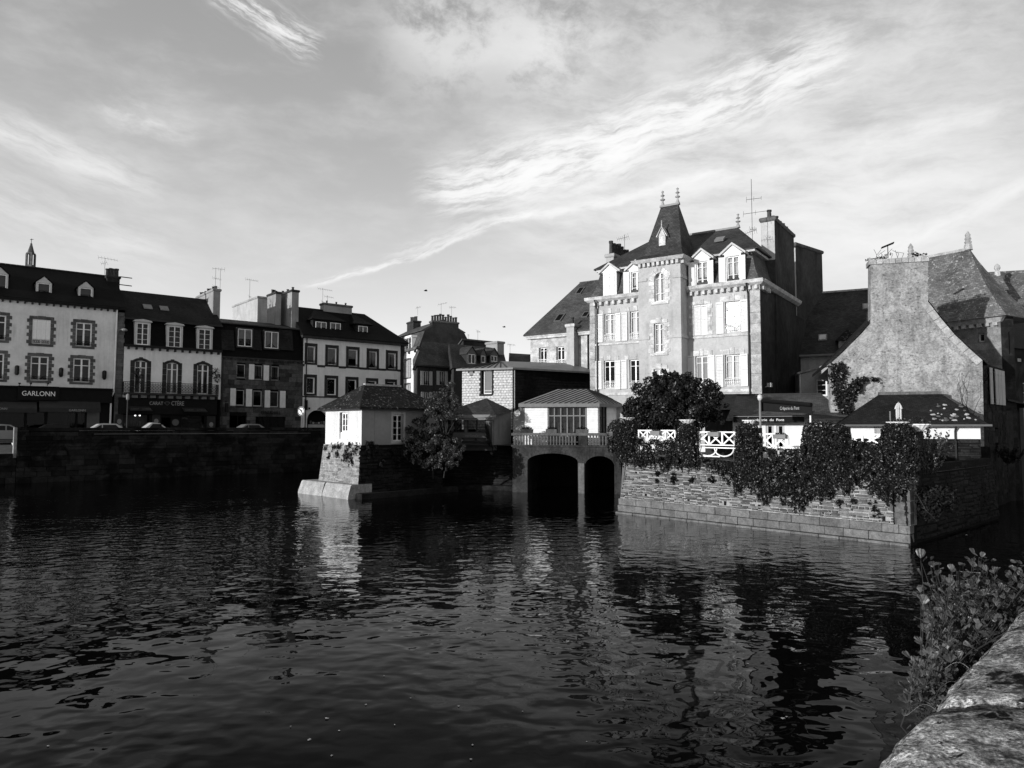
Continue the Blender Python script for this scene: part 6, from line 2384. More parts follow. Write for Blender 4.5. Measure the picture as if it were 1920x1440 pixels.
def ped_dormer(h, r, y, shut=None, closed=False, apx=.55):
    x0, x1, z0, z1 = r
    b = MB()
    b.M = h.M
    b.box(x0 - .13, x0, y, y + 1.6, z0 - .1, z1 + .12).box(x1, x1 + .13, y, y + 1.6, z0 - .1, z1 + .12).box(x0 - .13, x1 + .13, y - .02, y + .3, z1, z1 + .14).box(x0 - .2, x1 + .2, y - .1, y + .3, z0 - .16, z0 - .02)
    cx = (x0 + x1) / 2
    b.prism([(x0 - .26, z1 + .14), (x1 + .26, z1 + .14), (cx, z1 + .14 + apx)], y - .04, y + 1.8)
    o = b.build('dormer', 'shutter_paint', h.e)
    lr = MB()
    lr.M = h.M
    for s in (-1, 1):
        xe = cx + s * ((x1 - x0) / 2 + .42)
        lr.add([(cx, y - .16, z1 + .16 + apx), (xe, y - .16, z1 + .06), (xe, y + 1.9, z1 + .06), (cx, y + 1.9, z1 + .16 + apx), (cx, y - .16, z1 + .3 + apx), (xe + s * .02, y - .16, z1 + .19), (xe + s * .02, y + 1.9, z1 + .19), (cx, y + 1.9, z1 + .3 + apx)],
               [(0, 1, 2, 3), (4, 7, 6, 5), (0, 4, 5, 1), (1, 5, 6, 2)])
    lr.build('pediment', 'cream_paint', o)
    window(h, r, 2, 3, depth=y + .1, fw=.07, zdiv=[.25, .75], glass='glass_clear', curtain=('curtain', 'full'))  # sheet added to brighten the panes as reflected sky would
    if closed:
        shutter(h, (x0 + .02, cx - .01, z0, z1), 'shutter_paint', False, y + .0)
        shutter(h, (cx + .01, x1 - .02, z0, z1), 'shutter_paint', False, y + .0)


yd = -.02
ped_dormer(Ms, Ms.rect(1134, 514, 1153, 555, yd), yd, closed=True, apx=.5)
ped_dormer(Ms, Ms.rect(1183, 509, 1204, 549, yd), yd, apx=.5)
ped_dormer(Ms, Ms.rect(1305.5, 490, 1327, 535, yd), yd)
ped_dormer(Ms, Ms.rect(1362.5, 480, 1386, 526, yd), yd)
for px0, px1, t_, b_, sw, hg in ((1169.5, 1180, 510, 551, .2, 1), (1291.5, 1302.5, 492, 537, .15, 1), (1328, 1338, 488, 533, -.15, 0), (1348, 1360, 483, 529, .15, 1), (1387, 1398, 478, 524, -.15, 0)):
    shutter(Ms, Ms.rect(px0, t_, px1, b_, yd - .05), 'shutter_paint', False, yd - .06, .045, sw, hg)
# drainpipes
for xq in (.5, Wm - .62):
    MB().path([(xq, -.45, zc + .1), (xq, -.12, zc - .5), (xq, -.12, 0)], .055, 6).build('drainpipe', 'zinc_dark', Ms.e, uv=False)
# chimneys
mside = Ms.sub(Wm, 0, 90)
ya = mside.x(1449, 0, 430)
ztp = Ms.z(1440, 407, ya)
chimney(Ms, Wm - .75, Wm + .12, max(1.4, ya), max(1.4, ya) + 5.2, 0, ztp, 'render_side_shade', 6, .5, .17, 'y', 'quoin_grey')
MB().box(Wm - .74, Wm + .11, max(1.4, ya) - .02, max(1.4, ya) + .03, zmt, ztp - .3).build('chimney_lit_face', 'render_mansion', Ms.e)  # pale sheet: the sunlit side of the stack put into colour
x0, x1 = Ms.x(1136, 3.4, 480), Ms.x(1147, 3.4, 480)
chimney(Ms, x0, x1 + .15, 3.4, 6.6, zc, Ms.z(1140, 476, 3.4), 'render_mansion', 7, .9, .17, 'y')
antenna(Ms.e, (x1 + .1, 5.4, Ms.z(1165, 478, 5.2)), 1.6, arms=((.85, 1.1, 2.9, 7),))
antenna(Ms.e, (Wm - .85, 1.9, Ms.z(1428, 452, 2)), 4.1, arms=((.68, .9, .2, 3), (.46, 1.5, .1, 3), (.17, .9, 2.6, 6), (.2, .4, .5, 4)))
# wall of the flank: floodlight, pipe
qf = mside.loc(1435, 726, 0)
MB().box(Wm, Wm + .3, qf[0] - .05, qf[0] + .05, qf[1], qf[1] + .06).box(Wm + .15, Wm + .4, qf[0] - .2, qf[0] + .2, qf[1] + .0, qf[1] + .25).build('floodlight', 'cream_paint', Ms.e)
MB().path([(Wm + .08, 6.2, zc - 2.2), (Wm + .08, 6.3, 4.2), (Wm + .08, 6.3, 0)], .06, 6).build('flank_drainpipe', 'zinc_dark', Ms.e, uv=False)
# rear range of the mansion along the flank
MB().rects([(Wm - 3, Wm - .1, DEP, DEP + 4, 0), (Wm - 3, Wm - .1, DEP, DEP + 4, zc - .6)]).build('rear_range', 'render_side_shade', Ms.e)

# =================================================================== houses behind the terrace
Bk = House('back_house', 'dark slate-roofed house with skylights between the mansion and the rough gable', 'house', gp(1478, 52.5), gp(1640, 50.0), DECK)
ze = Bk.z(1520, 667.5)
mb = MB()
wall(Bk, mb, 0, Bk.w, 0, ze, [], .2)
mb.quad((0, 0, 0), (0, 9, 0), (0, 9, ze), (0, 0, ze)).quad((Bk.w, 0, 0), (Bk.w, 9, 0), (Bk.w, 9, ze), (Bk.w, 0, ze))
mb.build('wall', 'render_mansion', Bk.e)
zr = Bk.z(1600, 545, 5.2)
rf = MB()
rf.rects([(-.1, Bk.w + 1, -.3, 10, ze), (-.1, Bk.w + 1, -.3, 10, ze + .1), (-.1, Bk.w + 1, 5.15, 5.25, zr)])
ro = rf.build('roof', 'slate_mid', Bk.e)
MB().box(-.1, Bk.w + 1, -.42, -.28, ze - .06, ze + .08).build('gutter', 'zinc', Bk.e)
MB().box(-.1, Bk.w + 1, 5.05, 5.35, zr - .04, zr + .1).build('ridge', 'granite_light', ro)
slp = (zr - ze - .1) / 5.5
for px0, px1, py0, py1 in ((1535, 1550, 628, 640), (1618, 1633, 569, 582)):
    yq = 1.0
    for _ in range(30):
        q = Bk.loc((px0 + px1) / 2, (py0 + py1) / 2, yq)
        yq = (q[1] - ze - .1) / slp - .3
    n_ = Vector((0, -slp, 1)).normalized()
    u_ = Vector((0, 1, slp)).normalized()
    fm = MB()
    fm.M = T(q[0], yq, q[1]) @ Matrix((Vector((1, 0, 0)), u_, n_)).transposed().to_4x4()
    fm.box(-.3, .3, -.36, .36, -.05, .1)
    so2 = fm.build('skylight', 'grey_paint', Bk.e)
    g2 = MB()
    g2.M = fm.M
    g2.box(-.22, .22, -.28, .28, .08, .115)
    g2.build('skylight_pane', 'glass_sky', so2, uv=False)
# verge stones climbing beside the mansion, rendered stub gable and the second chimney
for i in range(16):
    f = i / 16
    block(Bk.e, .0, .3, -.3 + f * 5.4, -.3 + (f + .045) * 5.4, ze + .1 + f * (zr - ze) + .02, ze + .1 + f * (zr - ze) + .22, 'granite_light', 'verge_stone')
cq = gp(1500, 53.5)
fcb = Face(Bk.e, Bk.W, Bk.I @ T(cq.x, cq.y, Bk.z0) @ RZ(rad(40)))
chimney(fcb, 0, 4.1, 0, .75, ze - 1, fcb.z(1510, 460), 'render_side_shade', 0, 0, .1, 'x', 'quoin_grey')
MB().box(-.02, .0, .02, .73, ze + 1, fcb.z(1510, 470)).build('chimney_lit_face', 'render_mansion', Bk.e, fcb.M)  # pale sheet paints the sunlit end of this stack
# rough dormer
r = Bk.rect(1578, 641, 1600, 660, .1)
dm = MB()
dm.box(r[0] - .2, r[1] + .3, .1, 3, r[2] - .3, r[3] + .1)
dmo = dm.build('dormer', 'granite_light', Bk.e)
cx = (r[0] + r[1]) / 2
MB().rects([(r[0] - .4, r[1] + .5, -.1, 3.4, r[3] + .1), (cx - .1, cx + .1, .9, 3.4, r[3] + .95)]).build('dormer_roof', 'slate_lichen', dmo)
window(Bk, (r[0] + .35, r[1] - .1, r[2], r[3] - .1), 1, 1, 'cream_paint', depth=.08, name='dormer_window')
MB().path([(.25, -.1, ze), (.25, -.1, 0)], .05, 6).build('drainpipe', 'zinc_dark', Bk.e, uv=False)
# lean-to with a white window
La = House('lean_to', 'small rendered lean-to with a white window under the back house', 'house', gp(1500.5, 47.5), gp(1562, 47.0), DECK)
zl, zr_ = La.z(1501, 702), La.z(1556, 686)
mb = MB()
wr = La.rect(1531, 711.5, 1551, 742)
zlo = min(zl, zr_) - .05
wall(La, mb, 0, La.w, 0, zlo, [wr], .15)
zr2 = zl + (zr_ - zl) * La.w / (La.x(1556) - 0)
mb.add([(0, 0, zlo), (La.w, 0, zlo), (La.w, 0, zr2), (0, 0, zl)], [(0, 1, 2, 3)]).quad((0, 0, 0), (0, 4.4, 0), (0, 4.4, zl), (0, 0, zl))
mb.build('wall', 'render_mansion', La.e)
MB().add([(-.12, -.15, zl), (La.w, -.15, zr2), (La.w, 4.5, zr2), (-.12, 4.5, zl), (-.12, -.15, zl + .13), (La.w, -.15, zr2 + .13), (La.w, 4.5, zr2 + .13), (-.12, 4.5, zl + .13)],
         [(0, 1, 2, 3), (7, 6, 5, 4), (0, 4, 5, 1), (0, 3, 7, 4)]).build('roof', 'granite_light', La.e)
window(La, wr, 1, 3, depth=.06, fw=.08, glass='glass_sky')
MB().path([(.06, -.08, zl), (.06, -.08, 0)], .045, 6).build('drainpipe', 'white_paint', La.e, uv=False)

# =================================================================== rough rendered gable house
GA, GB = gp(1556, 38.2), gp(1842, 36.0)
Gb = House('gable_house', 'old house with a broad rough rendered gable and massive chimney top', 'house', GA, GB, 0.0)
gp_ = lambda px, py, y=0.0: Gb.loc(px, py, y)
out_ = [(0, 0), (Gb.w, 0), gp_(1842, 676), gp_(1816, 653), gp_(1789, 627), gp_(1762, 595), gp_(1740, 566), gp_(1740, 480), gp_(1632.5, 487), gp_(1632.5, 606), gp_(1618, 623), gp_(1601, 640), gp_(1578, 663), gp_(1556, 683)]
MB().prism(out_, 0, .9).build('gable_wall', 'render_gable', Gb.e)
# chimney cap course
zt_ = (gp_(1632.5, 488)[1] + gp_(1740, 481)[1]) / 2
xa, xb = gp_(1632.5, 520)[0], gp_(1740, 520)[0]
z_l, z_r = gp_(1632, 497)[1], gp_(1740, 491)[1]
for i in range(9):
    f0, f1 = i / 9, (i + 1) / 9
    zb_ = z_l + (z_r - z_l) * (f0 + f1) / 2
    block(Gb.e, xa + (xb - xa) * f0 - (.08 if i == 0 else 0) + .006, xa + (xb - xa) * f1 + (.08 if i == 8 else 0) - .006, -.08, 1.0, zb_ + .02, zb_ + .27, 'granite_light', 'cap_stone')
# coping slabs up the right-hand slope
cop = [gp_(1842, 676), gp_(1816, 653), gp_(1789, 627), gp_(1762, 595), gp_(1740, 566)]
for i in range(4):
    a, b = Vector(cop[i]), Vector(cop[i + 1])
    for j in range(2):
        p, q = a.lerp(b, j / 2 + .01), a.lerp(b, (j + 1) / 2 - .01)
        d = (q - p).normalized()
        n_ = Vector((d.y, -d.x))
        if n_.y > 0:
            n_ = -n_
        MB().prism([tuple(p), tuple(q), tuple(q + n_ * .34), tuple(p + n_ * .34)], -.05, .2).build('coping_stone', 'granite_light', Gb.e, uv=False)
# roof behind the gable
BD = 9.0
rr = MB()
ridge = (gp_(1690, 540)[0], gp_(1690, 545)[1])
prof = [(gp_(1842, 676)[0] + .35, gp_(1842, 676)[1] - .2), gp_(1816, 651), gp_(1789, 624), gp_(1762, 592), gp_(1740, 563), ridge, gp_(1632.5, 604), gp_(1601, 638), (gp_(1556, 683)[0] - .15, gp_(1556, 683)[1] - .1)]
for i in range(len(prof) - 1):
    a, b = prof[i], prof[i + 1]
    rr.add([(a[0], .25, a[1]), (b[0], .25, b[1]), (b[0], BD, b[1]), (a[0], BD, a[1]), (a[0], .25, a[1] + .16), (b[0], .25, b[1] + .16), (b[0], BD, b[1] + .16), (a[0], BD, a[1] + .16)],
           [(0, 1, 2, 3), (7, 6, 5, 4), (0, 4, 5, 1), (0, 3, 7, 4), (1, 5, 6, 2), (3, 2, 6, 7)])
rr.build('roof', 'slate_dark', Gb.e)
gs = Gb.sub(Gb.w, 0, 64)
SL = gs.x(1886, 0, 760)
zse = gp_(1842, 676)[1] - .1
r = (gs.x(1857, 0, 725), gs.x(1874, 0, 725), gs.z(1866, 757), gs.z(1866, 695))
mb = MB()
wall(gs, mb, 0, SL, 0, zse, [r, (gs.x(1863), gs.x(1869), gs.z(1866, 860), gs.z(1866, 800))], .2)
mb.build('flank_wall', 'dark_masonry', Gb.e)  # unlit flank: its shade is put into near-black stone
rubble(Gb.e, gs.M, 0, SL, .2, zse - .1, (.22, .4), (.3, .8), 'dark_masonry', lambda z: 0.0, 90, .08, lambda x, z: r[0] - .1 < x < r[1] + .1 and r[2] - .1 < z < r[3] + .1)
window(gs, r, 1, 1, 'cream_paint', 'glass_dark', depth=.1)
for a_, b_ in ((1851.5, 1856.5), (1861.5, 1866.5), (1867, 1873), (1873.5, 1879)):
    shutter(gs, (gs.x(a_, 0, 725), gs.x(b_, 0, 725), r[2] - .05, r[3] + .05), 'old_shutter', False, -.09 - .05 * (int(a_) % 2), .04)
tuft(Gb.e, (Gb.w + .05, .3, zse - 1.2), (.3, .3, 1.3), 300, .06, 'leaf_shade', 81, 'dry_creeper')
# lower flank: stone wall under the house down to the river
MB().box(Gb.x(1600), Gb.w + .05, -.9, .02, -1, 3.2).build('river_wall', 'dark_masonry', Gb.e)
# weeds and aerial on the chimney
tuft(Gb.e, (xa + .6, .45, zt_ + .15), (.7, .35, .22), 160, .05, 'leaf_shade', 82)
tuft(Gb.e, (xb - .3, .45, zt_ + .2), (.4, .35, .15), 110, .05, 'leaf_shade', 83)
for k in range(9):
    xq = xa + RN.uniform(.2, 1.6)
    MB().path([(xq, .4, zt_), (xq + RN.uniform(-.1, .15), .4, zt_ + .35), (xq + RN.uniform(-.2, .4), .4, zt_ + RN.uniform(.4, .7))], .01, 4).build('twig', 'bark', Gb.e, uv=False)
q = gp_(1665, 480, .5)
an = MB()
an.tube((q[0], .5, q[1] - .1), (q[0], .5, q[1] + .6), .022, 5)
an.add([(q[0] - .3, .4, q[1] + .44), (q[0] + .3, .4, q[1] + .66), (q[0] + .3, .65, q[1] + .66), (q[0] - .3, .65, q[1] + .44), (q[0] - .3, .4, q[1] + .5), (q[0] + .3, .4, q[1] + .73), (q[0] + .3, .65, q[1] + .73), (q[0] - .3, .65, q[1] + .5)],
       [(0, 1, 2, 3), (7, 6, 5, 4), (0, 4, 5, 1), (1, 5, 6, 2), (2, 6, 7, 3), (3, 7, 4, 0)])
an.build('antenna', 'iron', Gb.e, uv=False)

# =================================================================== tower house with the flared roof
Tw = House('tower_house', 'stone tower house with tall flared lichen-covered slate roof behind the gable', 'house', gp(1690, 46.0), gp(1884, 41.0), 0.0)
ze = Tw.z(1840, 598)
wr = Tw.rect(1834, 625, 1846, 641)
mb = MB()
wall(Tw, mb, 0, Tw.w, 0, ze, [wr], .3)
mb.quad((0, 0, 0), (0, 3.8, 0), (0, 3.8, ze), (0, 0, ze))
mb.build('wall', 'tower_stone', Tw.e)
ts = Tw.sub(Tw.w, 0, 58)
TL = ts.x(1904, 0, 700)
sl1 = (ts.x(1892, 0, 650), ts.x(1895, 0, 650), ts.z(1893, 664), ts.z(1893, 622))
mb = MB()
wall(ts, mb, 0, TL, 0, ze, [sl1], .2)
mb.build('flank_wall', 'dark_masonry', Tw.e)  # dark copy of the tower wall, the flank's shade in its colour
z = Tw.z(1840, 700)
while z < ze - .45:
    h_ = RN.uniform(.35, .5)
    x = Tw.x(1780) - RN.uniform(0, .5)
    while x < Tw.w:
        L = RN.uniform(.5, 1.0)
        a, b = x, min(x + L, Tw.w)
        if not (a < wr[1] and b > wr[0] and z < wr[3] and z + h_ > wr[2]) and b - a > .15:
            block(Tw.e, a + .008, b - .008, -.02, .1, z + .008, z + h_ - .008, 'tower_stone', 'stone')
        x += L
    z += h_
    if z > ze - .5:
        break
x = 0.0
z = 2.0
while z < ze - .4:
    h_ = RN.uniform(.3, .5)
    x = 0.0
    while x < TL:
        L = RN.uniform(.4, .9)
        b = min(x + L, TL)
        if b - x > .12 and not (x < sl1[1] and b > sl1[0] and z < sl1[3] and z + h_ > sl1[2]):
            block(Tw.e, x + .008, b - .008, -.015, .1, z + .008, z + h_ - .008, 'dark_masonry', 'stone', ts.M)
        x += L
    z += h_
o = window(Tw, wr, 1, 1, 'pale_stone', 'glass_sky', depth=.12, fw=.07)
MB().rects([(-.1, Tw.w + .05, -.15, .1, ze - .3), (-.1, Tw.w + .2, -.25, .1, ze - .05), (-.1, Tw.w + .25, -.32, .1, ze)]).build('cornice', 'granite_light', Tw.e)
n = 14
for i in range(n):
    xm = Tw.w * (i + .5) / n
    if i % 1 == 0:
        block(Tw.e, xm - .12, xm + .12, -.24, .02, ze - .5, ze - .3, 'granite_light', 'bracket')
# flared roof: left side hidden, right side follows the long concave hip
yr = 1.9
zr = Tw.z(1800, 472, yr)
xR = Tw.x(1819, yr, 472)
xL = Tw.x(1700, yr, 480)
lv = []
for f, e in ((0, 1.0), (.06, .93), (.16, .80), (.3, .63), (.5, .42), (.7, .24), (.85, .11), (1, 0.0)):
    lv.append((xL + (-.4 - xL) * e, xR + (Tw.w + .5 - xR) * e, yr - .05 + (-.42 - yr) * e, yr + .05 + (3.9 - yr) * e, ze + (zr - ze) * f))
rf = MB()
rf.rects(lv)
ro = rf.build('roof', 'slate_old', Tw.e)
MB().box(xL, xR, yr - .12, yr + .12, zr - .03, zr + .14).build('ridge', 'granite_light', ro)
for px in (1708, 1816):
    xq = Tw.x(px, yr, 475)
    MB().lathe([(.26, 0), (.22, .35), (.16, .4), (.22, .5), (.14, .6), (.2, .7), (.14, .85), (.17, .95), (.02, 1.2)], (xq, yr, zr), 7).build('finial', 'granite_light', Tw.e)

# farther house at the right edge
Fr = House('far_right_house', 'old slate-roofed stone house with a gabled wall dormer at the right edge', 'house', gp(1836, 53), gp(1985, 51.5), 0.0)
ze = Fr.z(1880, 640)
MB().rects([(0, Fr.w, 0, 8, 0), (0, Fr.w, 0, 8, ze)]).build('wall', 'dark_masonry', Fr.e)
MB().rects([(-.3, Fr.w + .3, -.4, 8.4, ze), (-.3, Fr.w + .3, .6, 7.4, ze + 1.2), (.3, Fr.w - .3, 3.9, 4.1, Fr.z(1880, 509, 4))]).build('roof', 'slate_old', Fr.e)
r = Fr.rect(1858, 545, 1889, 600, .2)
do = MB().box(r[0], r[1], .2, 3.0, r[2] - 1, r[3]).build('wall_dormer', 'tower_stone', Fr.e)
cx = (r[0] + r[1]) / 2
MB().box(r[1] + .001, r[1] + .06, .9, 1.5, r[2] + .2, r[3] - .3).build('dormer_slit', 'black_paint', do)
MB().rects([(r[0] - .2, r[1] + .1, .0, 3.4, r[3]), (r[0] - .1, r[1] + .05, 1.6, 1.9, Fr.z(1870, 516, 1.7))]).build('dormer_roof', 'slate_old', do)
MB().lathe([(.22, 0), (.2, .4), (.12, .5), (.22, .7), (.18, .9), (.03, 1.05)], (r[1] - .1, 1.7, Fr.z(1870, 520, 1.7)), 7).build('finial', 'granite_light', Fr.e)
# narrow wing that fills the corner below it
Ng = House('corner_wing', 'shadowed stone wing with small windows at the extreme right edge', 'house', gp(1902, 44.5), gp(1990, 47.5), 0.0)
ze = Ng.z(1910, 655)
opn = [Ng.rect(1908, 672, 1918, 678), Ng.rect(1918.5, 718, 1930, 755)]
mb = MB()
wall(Ng, mb, 0, Ng.w, 0, ze, opn, .25)
mb.build('wall', 'dark_masonry', Ng.e)
for r in opn:
    window(Ng, r, 1, 2, 'cream_paint', 'glass_dark', depth=.1)
MB().rects([(-.3, Ng.w, -.3, 6, ze), (-.3, Ng.w, 2, 3, ze + 3)]).build('roof', 'slate_dark', Ng.e)
Pn = House('low_outhouse', 'low shadowed stone outhouse with a sloping roof beside the shuttered flank', 'house', gp(1884, 40.5), gp(1990, 44), 0.0)
MB().rects([(0, Pn.w, 0, 4, -1), (0, Pn.w, 0, 4, Pn.z(1900, 770))]).build('wall', 'dark_masonry', Pn.e)
MB().add([(-.2, -.3, Pn.z(1886, 748)), (Pn.w, -.3, Pn.z(1920, 770)), (Pn.w, 4, Pn.z(1920, 770) + .9), (-.2, 4, Pn.z(1886, 748) + .9), (-.2, -.3, Pn.z(1886, 748) - .12), (Pn.w, -.3, Pn.z(1920, 770) - .12), (Pn.w, 4, Pn.z(1920, 770) + .78), (-.2, 4, Pn.z(1886, 748) + .78)], [(0, 1, 2, 3), (0, 4, 5, 1), (0, 3, 7, 4), (7, 6, 5, 4)]).build('roof', 'slate_dark', Pn.e)
MB().box(Pn.x(1911), Pn.x(1915), -.2, 0, 0, Pn.z(1913, 765)).build('timber_post', 'mid_paint', Pn.e)
# =================================================================== terrace on the river
def waterpt(px, py, z=0.0):
    r = pray(px, py)
    t = (z - H) / r.z
    return Vector((r.x * t, r.y * t))


TA, TB = waterpt(1155, 962), waterpt(1705, 1025)
Tr = House('terrace_wall', 'battered rubble terrace wall on squared granite courses rising from the river', 'wall', TA, TB, 0.0)
TW = Tr.w
TF, TT = 2.45, 2.75           # terrace floor, top of wall
batT = lambda z: .12 + .13 * z
inl = lambda z: (.10 * z, TW - .03 * z)


def wallband(z0, z1, y0, y1, mat, name, x0=0.0, x1=None):
    x1 = TW if x1 is None else x1
    m_ = MB()
    m_.add([(x0 + .1 * z0, y0, z0), (x1 - .03 * z0, y0, z0), (x1 - .03 * z1, y1, z1), (x0 + .1 * z1, y1, z1), (x0 + .1 * z0, y0 + .6, z0), (x1 - .03 * z0, y0 + .6, z0), (x1 - .03 * z1, y1 + .6, z1), (x0 + .1 * z1, y1 + .6, z1)],
           [(0, 1, 2, 3), (4, 7, 6, 5), (3, 2, 6, 7), (0, 3, 7, 4), (1, 5, 6, 2)])
    return m_.build(name, mat, Tr.e)


wallband(.68, TT, batT(.68) + .06, batT(TT) + .06, 'mortar', 'wall_core')
wallband(-1, .69, batT(-1) + .05, batT(.69) + .05, 'mortar_dark', 'foot_core')
z = -.25
for ci, h_ in enumerate((.34, .31, .31)):
    x = 0.0
    while x < TW - .05:
        L = RN.uniform(.55, 1.15)
        if x + L > TW - .35:
            L = TW - x
        y_ = (-.06 if ci == 0 else batT(z + h_ / 2) - .05)
        block(Tr.e, max(x, .1 * z) + .01, min(x + L, TW) - .01, y_ + RN.uniform(-.008, .008), y_ + .4, z + .008, z + h_ - .008, 'granite', 'granite_block')
        x += L
    z += h_
holes = [(TW * f, zz) for f, zz in ((.07, 1.95), (.12, .95), (.30, .95), (.44, .92), (.56, .9), (.75, .9), (.93, .87), (.60, 1.3))]
rubble(Tr.e, None, .05, TW - .55, z + .02, TT - .02, (.07, .125), (.16, .48), 'rubble_stone', lambda q: batT(q) + .035, 300, .12, lambda x, zz: any(abs(x - a) < .12 and abs(zz - b) < .09 for a, b in holes), 'stone', .05, .015, inl)
for a, b in holes:
    MB().box(a - .05, a + .05, batT(b) + .02, batT(b) + .05, b - .1, b + .08).build('weep_hole', 'black_paint', Tr.e)
# rendered corner strip and the dark returns
zz = z
k = 0
while zz < TT:
    block(Tr.e, TW - .55 - (.12 if k % 2 else 0), TW - .03 * zz, batT(zz + .2) - .0, batT(zz + .2) + .4, zz + .004, min(zz + .42, TT) - .004, 'concrete_pale', 'corner_stone')
    zz += .42
    k += 1
rt_ = Tr.sub(TW, .1, 90)
RL = 11.2
m_ = MB()
m_.M = rt_.M
m_.add([(-.1, .0, -1), (RL, .0, -1), (RL, .25, TT), (.2, .25, TT), (-.1, .5, -1), (RL, .5, -1), (RL, .6, TT), (.2, .6, TT)], [(0, 1, 2, 3), (3, 2, 6, 7), (4, 7, 6, 5)])
m_.build('shaded_return', 'mortar_dark', Tr.e)  # unlit return: shade put into black joints and dark rubble
rubble(Tr.e, rt_.M, .1, RL, .1, TT - .1, (.12, .2), (.35, .9), 'dark_masonry', lambda q: .02 + .09 * q, 120, .1)
m_ = MB()
b0 = Tr.I @ Vector((Br.W @ Vector((Br.w, 0, 0))))
m_.add([(0.02, .1, -1), (b0.x, b0.y + .3, -1), (b0.x, b0.y + .3, TT), (.3, .45, TT)], [(0, 1, 2, 3)])
m_.build('river_return', 'rubble_stone', Tr.e)
tf = MB()
c0, c1 = Tr.W @ Vector((.3, .5, 0)), Tr.W @ Vector((TW - .1, .5, 0))
c2 = Tr.W @ Vector((TW - .2, 11, 0))
tf.poly([(c0.x, c0.y, TF), (c1.x, c1.y, TF), (c2.x, c2.y, TF), (24, 39, TF), (15, 47, TF), (6.8, 45, TF)])
tag(tf.build('terrace_floor', 'pavement'), 'paved floor of the restaurant terrace', kind='structure')
MB().box(.3, TW - .1, .45, .75, TT - .35, TT + .02).build('wall_top', 'concrete', Tr.e)


# ------------------------------------------------------------------ ivy (each mass over its own pillar or stretch of wall)
def interp(pl, x):
    for (a, b), (c, d) in zip(pl, pl[1:]):
        if a <= x <= c:
            return b + (d - b) * (x - a) / (c - a)
    return pl[0][1] if x < pl[0][0] else pl[-1][1]


IVY_BOT = [(1140, 838), (1150, 852), (1163, 866), (1180, 870), (1205, 868), (1232, 872), (1240, 886), (1248, 872), (1275, 877), (1300, 876), (1312, 862), (1330, 880), (1355, 892), (1368, 905), (1378, 922), (1405, 916), (1430, 938), (1455, 930), (1478, 952), (1500, 958), (1515, 934), (1545, 940), (1562, 926), (1572, 905), (1580, 930), (1592, 918), (1604, 900), (1612, 908), (1625, 920), (1650, 934), (1672, 944), (1690, 934), (1704, 912), (1712, 925), (1722, 905)]
IVY_TOP = [(1140, 800), (1150, 788), (1165, 784), (1185, 790), (1196, 822), (1266, 826), (1272, 800), (1278, 794), (1302, 794), (1308, 812), (1310, 858), (1376, 866), (1380, 800), (1392, 793), (1420, 796), (1428, 836), (1440, 842), (1500, 842), (1506, 800), (1520, 792), (1560, 792), (1588, 800), (1598, 826), (1648, 832), (1654, 800), (1664, 794), (1700, 795), (1716, 806), (1722, 850)]


